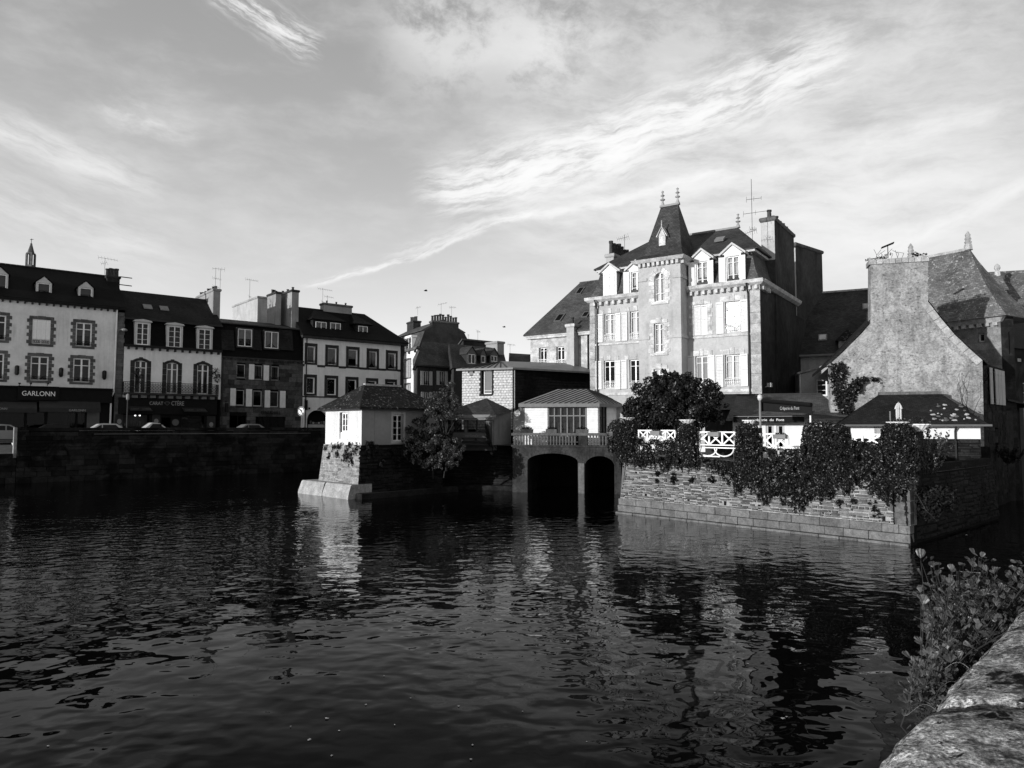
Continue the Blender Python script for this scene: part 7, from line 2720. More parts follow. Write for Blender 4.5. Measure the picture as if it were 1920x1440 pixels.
def ivy(label, px0, px1, n, seed, thick=.3, pillar=None, extra=None):
    rg = np.random.default_rng(seed)
    xm = (px0 + px1) / 2
    o3 = Tr.W @ Vector((Tr.x(xm, 0, 900), 0, 0))
    t = thing('ivy', label, 'ivy', (o3.x, o3.y, 0.0), 0, 'ivy on the terrace wall')
    pts, nrm = [], []
    dn = (Tr.W.to_3x3() @ Vector((0, -1, 0)))
    tries = 0
    while len(pts) < n and tries < n * 30:
        tries += 1
        px = rg.uniform(px0 - 3, px1 + 3)
        top, bot = interp(IVY_TOP, px), interp(IVY_BOT, px)
        wob = 5 * math.sin(px * .9 + seed) + 4 * math.sin(px * .37)
        bot = max(top + 3, bot + wob - (7 if px > 1312 else 0))
        py = rg.uniform(top, bot) if rg.random() < .93 else rg.uniform(top - 4, bot + 7)
        f = (py - top) / max(1.0, bot - top)
        # hanging fringe thins out towards its tips
        if f > .8 and rg.random() < (f - .8) * 3.6 * (.5 + .5 * math.sin(px * .8 + seed * 2)):
            continue
        if .5 + .5 * math.sin(px * .21 + seed * 1.7) * math.sin(py * .19 + seed) + .35 * math.sin(px * .07 + py * .13) < rg.uniform(0, .34) and not (pillar and pillar[0] + 4 < px < pillar[1] - 4):
            continue
        lump = .5 + .3 * math.sin(px * .13 + seed) * math.sin(py * .11) + .2 * math.sin(px * .31 + py * .23)
        th = thick * (.35 + .65 * lump) * (1 - .55 * f)
        y = .1 + batT(2.0) * (1 - f) - th * rg.uniform(.3, 1.0) ** .5
        if pillar and pillar[0] < px < pillar[1] and py < pillar[2]:
            u = (px - (pillar[0] + pillar[1]) / 2) / ((pillar[1] - pillar[0]) / 2)
            y = .45 - .42 * math.sqrt(max(0, 1 - u * u)) * rg.uniform(.8, 1.1)
        x, z_ = Tr.loc(px, py, y)
        p = Tr.W @ Vector((x, y, z_))
        pts.append(p)
        nrm.append(dn * 1.0 + Vector((0, 0, .45)))
    for k in range(int((px1 - px0) / 5)):      # trailing strands
        px = rg.uniform(px0, px1)
        py = interp(IVY_BOT, px) - 4
        for j in range(int(rg.uniform(3, 18))):
            x, z_ = Tr.loc(px + rg.normal(0, 1.2), py, .2)
            yy = batT(z_) - rg.uniform(.02, .12)
            x, z_ = Tr.loc(px + rg.normal(0, 1.2), py, yy)
            pts.append(Tr.W @ Vector((x, yy, z_)))
            nrm.append(dn)
            py += rg.uniform(.4, 1.3)
            px += rg.normal(.05, .35)
    if extra:
        for c, r_, k in extra:
            q, _ = blob_points([(c, r_)], k, seed + 3, .3)
            pts += [Vector(v) for v in q]
            nrm += [dn] * k
    P = np.array([tuple(p - o3) for p in pts])
    Nn = np.array([tuple(v) for v in nrm])
    leaf_mesh('leaves', P, Nn, .064, 'leaf_ivy', t, seed, .8, 1.15)
    # woody stems below the leaves
    sb = MB()
    for k in range(5):
        px = px0 + (px1 - px0) * (k + .5) / 5
        prev = None
        pp = []
        for j in range(6):
            py = interp(IVY_TOP, px) + 8 + (interp(IVY_BOT, px) - interp(IVY_TOP, px) - 8) * j / 5
            x, z_ = Tr.loc(px + rg.uniform(-3, 3), py, .16)
            pp.append(Tr.W @ Vector((x, .16 + batT(z_) * .6, z_)) - o3)
        sb.path(pp, .02, 4, .008)
    sb.build('stems', 'bark', t, uv=False)
    if pillar:
        x0, zt_ = Tr.loc(pillar[0] + 6, interp(IVY_TOP, (pillar[0] + pillar[1]) / 2) + 8, .4)
        x1, _ = Tr.loc(pillar[1] - 6, 850, .4)
        pm = Matrix.Translation(-o3) @ Tr.W
        MB().box(x0, x1, .25, .8, TT - .3, zt_).build('dark_ivy_core', 'leaf_shade', t, pm)  # dark core added inside the ivy to stop sight passing through
    return t


ivy('ivy cushion spilling over the wall end beside the bridge arch', 1142, 1198, 4036, 61, .5, (1146, 1192, 850))
ivy('low ivy curtain under the first short white fence panel', 1198, 1268, 4036, 62, .4)
ivy('ivy-clad pillar carrying a white bowl between the first two fence panels', 1268, 1310, 3415, 63, .4, (1270, 1308, 870))
ivy('thin ivy fringe below the long white fence panel', 1310, 1378, 2949, 64, .25)
ivy('ivy-clad pillar below the white bowl in front of the cafe doors', 1378, 1428, 5589, 65, .4, (1379, 1427, 860))
ivy('deep hanging ivy under the white fence panel with the trough', 1428, 1506, 7141, 66, .45)
ivy('broad ivy-covered pillar at the middle right of the terrace', 1506, 1598, 9315, 67, .5, (1506, 1594, 860))
ivy('ragged ivy strands beside the bare patch of rubble wall', 1598, 1652, 3570, 68, .35)
ivy('ivy-covered corner pillar at the river corner of the terrace', 1652, 1722, 7451, 69, .5, (1654, 1716, 870))
# gap tufts growing from the joints of the wall
for k, (px, py, s_) in enumerate(((1262, 897, .16), (1295, 900, .1), (1333, 898, .16), (1232, 888, .1), (1640, 955, .2), (1573, 945, .12), (1602, 940, .12), (1231, 902, .06))):
    x, z_ = Tr.loc(px, py, .25)
    tuft(Tr.e, (x, .28, z_), (s_, .1, s_ * 1.4), int(900 * s_), .05, 'leaf_ivy', 120 + k)
# dead pale roots hanging on the wall
for px, py, s_ in ((1499, 948, 1), (1655, 940, .7), (1640, 978, .5)):
    rb = MB()
    for k in range(6):
        pp = []
        for j in range(5):
            x, z_ = Tr.loc(px + RN.uniform(-5, 5) + j * 1.6, py - 4 + j * 6 * s_, .2)
            pp.append((x, .16 + batT(z_) - .06, z_))
        rb.path(pp, .018, 4, .006)
    rb.build('dead_root', 'granite_light', Tr.e, uv=False)
rb = MB()
pp = [Tr.W @ Vector((TW + .1, .3, 2.0)), Tr.W @ Vector((TW + .5, .2, 1.3)), Tr.W @ Vector((TW + .8, .3, .95))]
rb.path([Tr.I @ p for p in pp], .006, 4, .002)
rb.build('bare_twig', 'quoin_grey', Tr.e, uv=False)


# ------------------------------------------------------------------ white fence panels, troughs, bowls
def fence(label, px0, px1, ptop, pbot, bays, low=None, y=.5):
    r = Tr.rect(px0, ptop, px1, pbot, y)
    o3 = Tr.W @ Vector((r[0], y, 0))
    d = TB - TA
    t = thing('white_fence', label, 'fence', (o3.x, o3.y, TT), math.atan2(d.y, d.x), 'white timber fence panels on the terrace')
    L, h_ = r[1] - r[0], r[3] - r[2]
    z0 = r[2] - TT
    b = .032
    MB().box(-.03, L + .03, -.045, .045, z0 + h_ - .06, z0 + h_).build('rail', 'white_paint', t)
    MB().box(-.03, L + .03, -.035, .035, z0, z0 + .05).build('rail', 'white_paint', t)
    for i in range(bays + 1):
        xq = L * i / bays
        MB().box(xq - .035, xq + .035, -.03, .03, z0 + .05, z0 + h_ - .06).build('post', 'white_paint', t)
    for i in range(bays):
        xa, xb = L * i / bays + .04, L * (i + 1) / bays - .04
        za, zb = z0 + .06, z0 + h_ - .07
        for s, (p, q) in enumerate((((xa, za), (xb, zb)), ((xa, zb), (xb, za)))):
            dv = (Vector(q) - Vector(p)).normalized()
            n_ = Vector((-dv.y, dv.x)) * b
            p_, q_ = Vector(p), Vector(q)
            ya = -.02 + s * .022
            MB().prism([tuple(p_ - n_), tuple(q_ - n_), tuple(q_ + n_), tuple(p_ + n_)], ya, ya + .02).build('brace', 'white_paint', t)
    for xq in (.0, L):
        MB().box(xq - .02, xq + .02, -.02, .02, -.02, z0).build('foot_post', 'iron', t)
    if low:
        zl0, zl1 = Tr.z((px0 + px1) / 2, low[1], y) - TT, Tr.z((px0 + px1) / 2, low[0], y) - TT
        MB().box(-.03, L + .03, -.03, .03, zl1 - .05, zl1).build('rail', 'white_paint', t)
        MB().box(-.03, L * .6, -.03, .03, zl0, zl0 + .05).build('rail', 'white_paint', t)
        for c in (L * .28, L * .7):
            pp = [(c + L * .24 * math.cos(math.pi * (1 + j / 8)), 0, zl1 - .06 + (zl1 - zl0 - .1) * math.sin(math.pi * (1 + j / 8))) for j in range(9)]
            MB().path(pp, .03, 5).build('curved_brace', 'white_paint', t, uv=False)
    return t


fence('short white cross-braced fence panel half hidden by the big round tree', 1198, 1266, 806, 826, 4)
fence('white cross-braced fence panel with a curved lower rail, nearest the round tree', 1306, 1380, 809, 835.5, 3, (838.5, 857))
fence('white cross-braced fence panel in front of the cafe doors', 1423, 1506, 812.5, 840, 3)
fence('white fence panel with curved braces before the white annex wall', 1584, 1652, 813, 836, 2, None)
for px0, px1, t_, b_, lb in ((1221, 1239, 808, 816, 'grey trough hung on the short fence panel by the round tree'), (1329, 1350, 810, 818, 'grey trough hung on the fence panel with the curved lower rail'), (1451, 1475, 814.5, 822.5, 'grey trough with flowers hung on the fence in front of the cafe doors')):
    r = Tr.rect(px0, t_, px1, b_, .38)
    o3 = Tr.W @ Vector(((r[0] + r[1]) / 2, .36, r[2]))
    d = TB - TA
    t = thing('hanging_trough', lb, 'planter', tuple(o3), math.atan2(d.y, d.x), 'grey troughs on the fence')
    hw, hh = (r[1] - r[0]) / 2, r[3] - r[2]
    MB().rects([(-hw * .94, hw * .94, -.08, .08, 0), (-hw, hw, -.1, .1, hh), (-hw + .02, hw - .02, -.08, .08, hh), (-hw + .02, hw - .02, -.08, .08, hh - .03)]).build('trough', 'zinc', t)
    p, nr = blob_points([((0, 0, hh + .03), (hw * .9, .08, .06))], 120, px0, .2)
    leaf_mesh('flowers', p, nr, .04, 'leaf_shade', t, px0)


def bowl(label, pxc, ptop, wpx, hpx, y, n=300, seed=1, tall=.12, spikes=0):
    x, z_ = Tr.loc(pxc, ptop + hpx, y)
    o3 = Tr.W @ Vector((x, y, z_))
    k = (Tr.W @ Vector((x, y, z_))).y / F
    R_, hh = wpx * k / 2, hpx * k
    t = thing('flower_bowl', label, 'planter', tuple(o3), 0, 'white bowls on the terrace pillars')
    m_ = MB()
    nn = 28
    rings = []
    for r_, z in ((.45, -.03), (.5, 0), (.72, hh * .35), (.95, hh * .75), (1.06, hh * .85), (1.06, hh), (.9, hh), (.85, hh * .8)):
        rings.append([(R_ * r_ * (1 + (.035 if i % 2 else -.035) * (.3 < z / hh < .8 or z > 0)) * math.cos(2 * math.pi * i / nn), R_ * r_ * (1 + (.035 if i % 2 else -.035)) * math.sin(2 * math.pi * i / nn), z) for i in range(nn)])
    m_.loft(rings)
    m_.build('bowl', 'white_paint', t)
    MB().lathe([(R_ * .4, -.3), (R_ * .42, -.03)], n=12).build('foot', 'concrete', t)
    p, nr = blob_points([((0, 0, hh), (R_ * .9, R_ * .9, tall))], n, seed, .2)
    leaf_mesh('plants', p, nr, .05, 'leaf_ivy', t, seed)
    return t


bowl('white fluted bowl half hidden in leaves on the pillar next to the bridge', 1176, 783, 26, 6, .45, 150, 5)
bowl('white fluted bowl on the ivy pillar right of the round tree', 1289, 787, 27, 7, .45, 80, 6, .05)
bowl('white fluted bowl on the ivy pillar in front of the cafe doors', 1405, 787.5, 24, 9, .45, 240, 7, .12)
bowl('white bowl below the furled beige parasol', 1683, 791, 36, 8, .45, 200, 8, .16)
bowl('white fluted bowl full of tall shoots at the terrace corner', 1722, 795, 38, 12, 1.2, 260, 9, .3)

# furled beige parasol at the terrace corner
x, z_ = Tr.loc(1686, 795, 1.6)
o3 = Tr.W @ Vector((x, 1.6, TF))
t = thing('furled_parasol', 'furled beige parasol standing at the corner of the terrace', 'parasol', tuple(o3))
zt_ = at(1686, 755, o3.y).z - TF
zl_ = at(1686, 792, o3.y).z - TF
MB().tube((0, 0, 0), (0, 0, zt_ + .03), .025, 6).build('pole', 'zinc', t, uv=False)
MB().lathe([(.25, 0), (.25, .06), (.05, .1)], n=12).build('base', 'concrete', t)
m_ = MB()
m_.loft([[(r_ * (1.15 if i % 2 else .65) * math.cos(i * math.pi / 8), r_ * (1.15 if i % 2 else .65) * math.sin(i * math.pi / 8), z) for i in range(16)] for r_, z in ((.085, zl_ - .2), (.09, zl_ + .1), (.09, zt_ - .30), (.085, zt_ - .24), (.125, zt_ - .235), (.10, zt_ - .13), (.05, zt_ - .03), (.02, zt_))])
m_.build('folded_canopy', 'cream_paint', t)
MB().tube((-.28, .1, 0), (-.28, .1, zt_ - .32), .025, 5).build('side_stake', 'zinc', t, uv=False)
MB().tube((.22, .1, 0), (.22, .1, zt_ - .12), .03, 5).build('side_stake', 'zinc_dark', t, uv=False)


# shoots of the corner shrub
def stems_plant(name, label, cat, o3, n, hgt, spread, seed, leaf, mat, lsize, group=None, per=34):
    rg = random.Random(seed)
    t = thing(name, label, cat, tuple(o3), 0, group)
    sb = MB()
    P, Nn = [], []
    for k in range(n):
        a = rg.uniform(0, 6.28)
        r_ = spread * math.sqrt(rg.random())
        tip = Vector((r_ * math.cos(a) * 1.3, r_ * math.sin(a), hgt * rg.uniform(.55, 1.0)))
        base = Vector((tip.x * .3, tip.y * .3, 0))
        mid = base.lerp(tip, .5) + Vector((rg.uniform(-.05, .05), rg.uniform(-.05, .05), .05))
        sb.path([base, mid, tip], .012, 4, .004)
        for j in range(per):
            f = .15 + .85 * j / per
            q = base.lerp(mid, f * 2) if f < .5 else mid.lerp(tip, f * 2 - 1)
            off = Vector((rg.gauss(0, 1), rg.gauss(0, 1), rg.gauss(0, .5))).normalized()
            P.append(tuple(q + off * rg.uniform(.02, .08)))
            Nn.append(tuple(off + Vector((0, -.3, .5))))
    sb.build('stems', 'bark', t, uv=False)
    leaf_mesh('leaves', np.array(P), np.array(Nn), lsize, mat, t, seed, .6, 1.9)
    return t


x, z_ = Tr.loc(1735, 835, 2.0)
stems_plant('corner_shrub', 'leafy shrub with upright shoots against the dark annex roof', 'shrub', Tr.W @ Vector((x, 2.0, TF)), 34, 2.0, .95, 31, None, 'leaf_silver', .06)
x, z_ = Tr.loc(1712, 830, .9)
stems_plant('pot_shrub', 'small sprig of shoots beside the corner bowl', 'shrub', Tr.W @ Vector((x, .9, TF)), 9, 2.05, .25, 32, None, 'leaf_silver', .05)
# shrub hanging in the shade right of the corner
o3 = Tr.W @ Vector((TW + .3, 1.2, 1.7))
t = thing('hanging_shrub', 'shaded shrub hanging over the river right of the terrace corner', 'shrub', tuple(o3))
p, nr = blob_points([((.1, 0, 0), (.8, .6, .4)), ((.6, .3, -.2), (.6, .5, .35)), ((-.2, -.3, -.5), (.4, .3, .4)), ((.9, .6, .1), (.4, .4, .2))], 1900, 33, .3)
leaf_mesh('leaves', p, nr, .07, 'leaf_shade', t, 33)
MB().path([(-.4, .2, .3), (0, 0, .1), (.6, .2, -.1)], .03, 5, .01).build('stem', 'bark', t, uv=False)

# =================================================================== creperie
Cr = House('creperie', 'low white cafe with long slate roof behind the terrace fence', 'cafe', gp(1374, 39.6), gp(1585, 37.6), TF)
ze = Cr.z(1470, 787)
d1, d2 = Cr.rect(1436, 795, 1451.5, 826), Cr.rect(1456, 795, 1471.5, 826)
d1 = (d1[0], d1[1], .1, d1[3])
d2 = (d2[0], d2[1], .1, d2[3])
mb = MB()
wall(Cr, mb, 0, Cr.w, 0, ze, [d1, d2], .12)
mb.quad((0, 0, 0), (0, 3.5, 0), (0, 3.5, ze), (0, 0, ze)).quad((Cr.w, 0, 0), (Cr.w, 3.5, 0), (Cr.w, 3.5, ze), (Cr.w, 0, ze))
mb.build('wall', 'render_white', Cr.e)
for r in (d1, d2):
    o = window(Cr, r, 1, 2, 'cream_paint', 'glass_dark', depth=.05, fw=.12, zdiv=[.3], name='door')
    MB().box(r[1] - r[0] - .1, r[1] - r[0] - .04, -.06, -.005, .95, 1.08).build('handle', 'iron', o)
zr = Cr.z(1460, 740, 3.0)
x0r, x1r = Cr.x(1382, 3, 742), Cr.x(1540, 3, 740)
rf = MB()
rf.rects([(-.3, Cr.w + .3, -.35, 6.3, ze), (-.3, Cr.w + .3, -.35, 6.3, ze + .07), (x0r, x1r, 2.95, 3.05, zr)])
ro = rf.build('roof', 'slate_lit', Cr.e)
MB().box(x0r, x1r, 2.9, 3.1, zr - .02, zr + .07).build('ridge', 'zinc_dark', ro)
MB().box(-.32, Cr.w + .3, -.45, -.34, ze - .05, ze + .05).build('gutter', 'zinc', Cr.e)
# second roof further left
r = Cr.rect(1325, 739, 1388, 766, 3.2)
MB().rects([(r[0], r[1], 1.6, 6, r[2] - .1), (r[0], r[1], 3.2, 4.2, r[3])]).build('side_roof', 'slate_lit', Cr.e)
MB().box(r[0], .0, 1.9, 2.0, 0, r[2]).build('side_wall', 'render_dark', Cr.e)
# wall awning with lettered valance
r = Cr.rect(1375, 775, 1508, 792, -.9)
va = MB()
va.add([(r[0], -.02, ze - .02), (r[1], -.02, ze - .02), (r[1], -.95, r[3] - .1), (r[0], -.95, r[3] - .1), (r[0], -.02, ze - .06), (r[1], -.02, ze - .06), (r[1], -.95, r[3] - .14), (r[0], -.95, r[3] - .14)], [(0, 1, 2, 3), (7, 6, 5, 4), (0, 3, 7, 4), (1, 5, 6, 2)])
va.box(r[0], r[1], -.97, -.955, r[2], r[3] - .1)
vo = va.build('wall_awning', 'black_paint', Cr.e)
letters_px(Cr, vo, 'Crêperie  du  Pont', 1410, 1470, 785, 789.5, -.985, 'lettering_white')
MB().box(r[0], r[1], -.985, -.972, Cr.z(1440, 781, -.98), Cr.z(1440, 780, -.98)).build('awning_stripe', 'grey_paint', Cr.e)
# free-standing awning frame with its own valance and two posts
Aw = House('standing_awning', 'black box awning lettered for the cafe, on two grey posts', 'awning', gp(1426, 35.8), gp(1523.5, 33.8), TF)
tl, tr_ = Aw.z(1428, 747), Aw.z(1523, 755)
bl, br_ = Aw.z(1428, 771), Aw.z(1523, 775)
m_ = MB()
m_.add([(0, 0, bl), (Aw.w, 0, br_), (Aw.w, 0, tr_ - .12), (0, 0, tl - .12), (0, .03, bl), (Aw.w, .03, br_), (Aw.w, .03, tr_ - .12), (0, .03, tl - .12)], [(0, 1, 2, 3), (7, 6, 5, 4), (0, 4, 5, 1), (1, 5, 6, 2), (0, 3, 7, 4)])
val = m_.build('valance', 'black_paint', Aw.e)
m_ = MB()
m_.loft([[(xq, -.06 + .18 * math.cos(a) * .8, (tl if xq == 0 else tr_) - .1 + .1 * math.sin(a)) for a in [k * math.pi / 4 for k in range(8)]] for xq in (0, Aw.w)])
m_.build('roller_box', 'black_paint', Aw.e)
letters_px(Aw, val, 'Crêperie du Pont', 1462.5, 1498.5, 762.5, 768.5, -.012, 'lettering_dim')
xp = Aw.x(1429)
MB().lathe([(.055, 0), (.055, tl - .05)], (xp, -.2, 0), 10).build('post', 'zinc', Aw.e)
MB().lathe([(.04, br_ - .1), (.04, 0)], (Aw.x(1517), .1, 0), 8).build('post', 'white_paint', Aw.e)
m_ = MB()
m_.lathe([(.05, -.18), (.11, -.1), (.13, 0), (.1, .1), (.03, .15)], (xp, -.2, tl + .05), 12)
m_.build('globe_lamp', 'chrome', Aw.e, smooth=True)

# =================================================================== low slate-roofed annex before the gable
An = House('annex', 'low annex with hipped dark slate roof in front of the rough gable', 'house', gp(1584, 35.2), gp(1838, 33.2), 0.0)
ze = An.z(1710, 797)
zwb = An.z(1800, 823)
dr = An.rect(1644, 800, 1651, 830)
mb = MB()
wall(An, mb, 0, An.w, zwb, ze, [], .2)
mb.build('wall', 'render_white', An.e)
MB().box(0, An.w, .05, 2.6, -1, zwb).box(An.w - .05, An.w - .002, .05, 2.6, zwb, ze).build('base_wall', 'mortar_dark', An.e)
rubble(An.e, None, An.x(1740), An.w, .15, zwb, (.08, .15), (.3, .8), 'dark_masonry', lambda q: .05, 140, .1)
MB().box(dr[0] - .1, dr[1] + .1, -.05, .04, zwb, ze - .02).build('door_post', 'granite_light', An.e)
zr = An.z(1706, 738, 2.3)
rf = MB()
xl_, xr_ = An.x(1650, 2.3, 738), An.x(1763, 2.3, 738)
rf.add([(-.35, -.45, ze), (An.w + .3, -.45, ze), (xr_, 2.3, zr), (xl_, 2.3, zr), (-.35, 2.7, ze), (An.w + .3, 2.7, ze), (xr_, 2.6, zr), (xl_, 2.6, zr)], [(0, 1, 2, 3), (4, 0, 3, 7), (1, 5, 6, 2), (3, 2, 6, 7), (0, 4, 5, 1), (4, 7, 6, 5)])
ro = rf.build('roof', 'slate_dark', An.e)
MB().box(xl_ - .05, xr_ + .05, 2.22, 2.62, zr - .08, zr + .1).build('ridge', 'quoin_grey', ro)
MB().box(-.4, An.w + .35, -.56, -.44, ze - .06, ze + .03).build('gutter', 'mid_paint', An.e)
MB().path([(An.x(1789), -.3, ze), (An.x(1789), -.05, ze - .3), (An.x(1789), -.05, .9)], .05, 6).build('drainpipe', 'zinc_dark', An.e, uv=False)
rgm = random.Random(4)
for k in range(34):     # cushions of moss on the slates
    f = rgm.uniform(.66, 1.0)
    yq = rgm.uniform(-.2, 1.3)
    zq = ze + (zr - ze) * (yq + .45) / 2.75
    xq = An.w * f
    if xq < An.w + .2 - (yq + .45) / 2.75 * (An.w - xr_):
        rr = rgm.uniform(.03, .085)
        a0 = rgm.uniform(0, 6)
        ring = lambda q, dz: [(xq + rr * q * math.cos(i * .785) * (1.3 + .5 * math.sin(i * 2.3 + a0)), yq + rr * q * math.sin(i * .785) * (.8 + .3 * math.cos(i * 1.7 + a0)), zq + rr * q * math.sin(i * .785) * (.8 + .3 * math.cos(i * 1.7 + a0)) * (zr - ze) / 2.75 + dz) for i in range(8)]
        MB().loft([ring(1, 0), ring(.75, .03), ring(.2, .045)]).build('moss_cushion', 'granite_light' if k % 3 else 'quoin_grey', ro, uv=False)

# creeper climbing the gable
o3 = Gb.W @ Vector((Gb.x(1575), -.1, 0))
t = thing('gable_creeper', 'dark creeper climbing the rough gable with one arm reaching right', 'creeper', tuple(o3))
rg = np.random.default_rng(77)
pts = []
arms = [([(1588, 792), (1580, 770), (1570, 740), (1566, 715), (1562, 688)], 9, 700), ([(1585, 785), (1578, 755), (1580, 730), (1578, 700), (1574, 684)], 8, 600), ([(1580, 745), (1595, 722), (1612, 711), (1632, 711), (1646, 712)], 3.5, 260), ([(1582, 755), (1598, 735), (1610, 720), (1622, 713)], 5, 300),
        ([(1603, 718), (1601, 735), (1600, 752)], 3, 110), ([(1616, 713), (1614, 726), (1611, 738)], 3, 110), ([(1566, 690), (1580, 684), (1588, 700)], 3, 80), ([(1592, 795), (1590, 770), (1592, 745)], 7, 400)]
sb = MB()
for ar, wd, n in arms:
    prev = []
    for px, py in ar:
        x, z_ = Gb.loc(px, py, -.06)
        prev.append(Gb.W @ Vector((x, -.05, z_)) - o3)
    sb.path(prev, .03, 5, .012)
    for k in range(n):
        f = rg.uniform(0, len(ar) - 1)
        i = int(f)
        a, b = ar[i], ar[min(i + 1, len(ar) - 1)]
        px = a[0] + (b[0] - a[0]) * (f - i) + rg.normal(0, wd * .55)
        py = a[1] + (b[1] - a[1]) * (f - i) + rg.normal(0, wd * .55)
        y = -rg.uniform(.04, .3)
        x, z_ = Gb.loc(px, py, y)
        pts.append(tuple(Gb.W @ Vector((x, y, z_)) - o3))
P = np.array(pts)
leaf_mesh('leaves', P, np.tile(np.array([[-.3, -1, .4]]), (len(P), 1)), .1, 'leaf_ivy', t, 77, .6, 1.3)
sb.build('stems', 'bark', t, uv=False)
tw = MB()
for k in range(9):      # bare winter stems on the right of the gable
    px, py = 1812 + RN.uniform(-6, 6), 792
    pp = []
    for j in range(8):
        x, z_ = Gb.loc(px, py, -.02)
        pp.append(Gb.W @ Vector((x, -.015, z_)) - o3)
        px += RN.uniform(-7, 8)
        py -= RN.uniform(8, 17)
    tw.path(pp, .012, 3, .003)
tw.build('bare_stems', 'bark', t, uv=False)


# =================================================================== trees
def px_blobs(lst):
    out = []
    for px, py, r_, D, *fl in lst:
        c = at(px, py, D)
        R_ = r_ * D / F
        out.append(((c.x, c.y, c.z), (R_, R_ * (fl[0] if fl else 1.0), R_ * .95)))
    return out


def tree(name, label, base, blobs, nleaf, size, mat, seed, trunk_r=.16, sub=7, shell=.6, limbs=9, cat='tree'):
    t = thing(name, label, cat, base)
    b0 = Vector(base)
    rg = random.Random(seed)
    bl = []
    for c, r_ in blobs:
        c = Vector(c) - b0
        bl.append((tuple(c), tuple(q * .72 for q in r_)))
        for k in range(sub):
            d = Vector((rg.gauss(0, 1), rg.gauss(0, 1), rg.gauss(0, 1))).normalized()
            s = rg.uniform(.25, .5)
            bl.append((tuple(c + Vector((d.x * r_[0], d.y * r_[1], d.z * r_[2])) * rg.uniform(.6, .95)), tuple(q * s for q in r_)))
    p, nr = blob_points(bl, nleaf, seed, shell)
    leaf_mesh('crown', p, nr, size, mat, t, seed, .7, 1.6)
    tb = MB()
    cs = [Vector(c) - b0 for c, _ in blobs]
    ctr = sum(cs, Vector()) / len(cs)
    fork = Vector((ctr.x * .5, ctr.y * .5, max(.4, ctr.z * .45)))
    tb.path([Vector((0, 0, -.1)), fork * .5 + Vector((.05, 0, 0)), fork], trunk_r, 8, trunk_r * .7)
    for c in cs[:limbs]:
        m = fork.lerp(c, .5) + Vector((rg.uniform(-.15, .15), rg.uniform(-.15, .15), .1))
        tb.path([fork, m, c], trunk_r * .45, 5, trunk_r * .12)
    tb.build('trunk', 'bark', t, uv=False)
    return t


bt_b = at(1258, 800, 38.5)
tree('round_tree', 'big dense dark evergreen tree in front of the mansion turret', (bt_b.x, bt_b.y, TF),
     px_blobs([(1258, 750, 46, 38.5), (1212, 772, 34, 38.2), (1305, 748, 38, 38.3), (1238, 722, 25, 38.6), (1275, 722, 27, 38.8), (1188, 780, 20, 37.8), (1335, 742, 22, 38.2), (1240, 785, 38, 37.6), (1295, 785, 34, 37.6), (1320, 770, 26, 38), (1180, 768, 15, 38), (1255, 706, 12, 38.4), (1195, 765, 27, 38), (1222, 742, 32, 38.4), (1330, 765, 28, 38.1), (1262, 735, 42, 38.5), (1200, 795, 22, 37.8), (1345, 780, 16, 38), (1292, 715, 18, 38.6), (1228, 705, 7, 38.4), (1246, 697, 6, 38.5), (1268, 700, 6, 38.4), (1287, 703, 6, 38.4), (1310, 714, 7, 38.3), (1210, 735, 8, 38.2), (1188, 752, 7, 38), (1330, 724, 7, 38.2), (1352, 742, 7, 38), (1362, 760, 6, 38), (1172, 775, 8, 37.8), (1240, 712, 8, 38.6)]),
     40000, .085, 'leaf_tree', 41, .2, 6, .5)
b3 = at(832, 880, 44.2)
tree('silver_tree', 'slender tree with small silvery leaves growing from the bridge wall', (b3.x, b3.y + 1.6, 1.5),
     px_blobs([(845, 722, 9, 44.2), (832, 735, 14, 44.2), (818, 742, 13, 44.1), (848, 745, 13, 44.3), (825, 757, 22, 44.1), (800, 752, 10, 44), (850, 762, 15, 44.2), (808, 768, 14, 44), (838, 775, 14, 44), (858, 780, 10, 44), (820, 785, 11, 43.9)]),
     4200, .065, 'leaf_silver', 42, .09, 6, .35, 11)
t = tree('drooping_shrub', 'loose shrub with drooping silvery sprays below the slender tree', (b3.x - .1, b3.y + 1.2, 1.1),
         px_blobs([(812, 805, 11, 43.6), (822, 825, 13, 43.4), (805, 840, 12, 43.3), (838, 838, 16, 43.4), (856, 828, 10, 43.5), (830, 856, 15, 43.2), (858, 852, 12, 43.3), (808, 862, 11, 43), (845, 868, 13, 43.1), (822, 873, 9, 43), (868, 842, 8, 43.4)]),
         3600, .065, 'leaf_silver', 43, .05, 5, .3, 11, 'shrub')
b4 = at(785, 840, 44.6)
tree('dark_shrub', 'dark shrub in the shade between the small pavilion and the slender tree', (b4.x + .8, b4.y + 1.0, 1.0),
     px_blobs([(788, 792, 16, 44.6), (778, 815, 18, 44.4), (770, 838, 18, 44.2), (790, 835, 20, 44), (800, 815, 16, 44.2), (780, 860, 16, 43.8), (800, 870, 14, 43.6), (760, 850, 10, 44), (825, 800, 18, 45), (840, 830, 20, 45), (820, 850, 20, 44.6), (848, 862, 16, 44.4), (815, 775, 14, 45), (835, 760, 14, 45)]),
     7500, .09, 'leaf_shade', 44, .06, 5, .4, 8, 'shrub')
stems_plant('reed_clump', 'clump of long shaded blades hanging by the outhouse at the right edge', 'plant', at(1895, 870, 37.5), 26, .9, .6, 45, None, 'leaf_shade', .09)

# =================================================================== foreground parapet coping and its alder bush
ZC = 3.55
k0, k1 = at(1652, 1440, 1.0), at(1905, 1165, 1.0)
e0 = Vector(waterpt(1648, 1440, ZC - .07))
e1 = Vector(waterpt(1905, 1160, ZC - .07))
dv = (e1 - e0).normalized()
nv = Vector((dv.y, -dv.x))            # towards the land
e0 = e0 - nv * .04
ang = math.atan2(dv.y, dv.x)


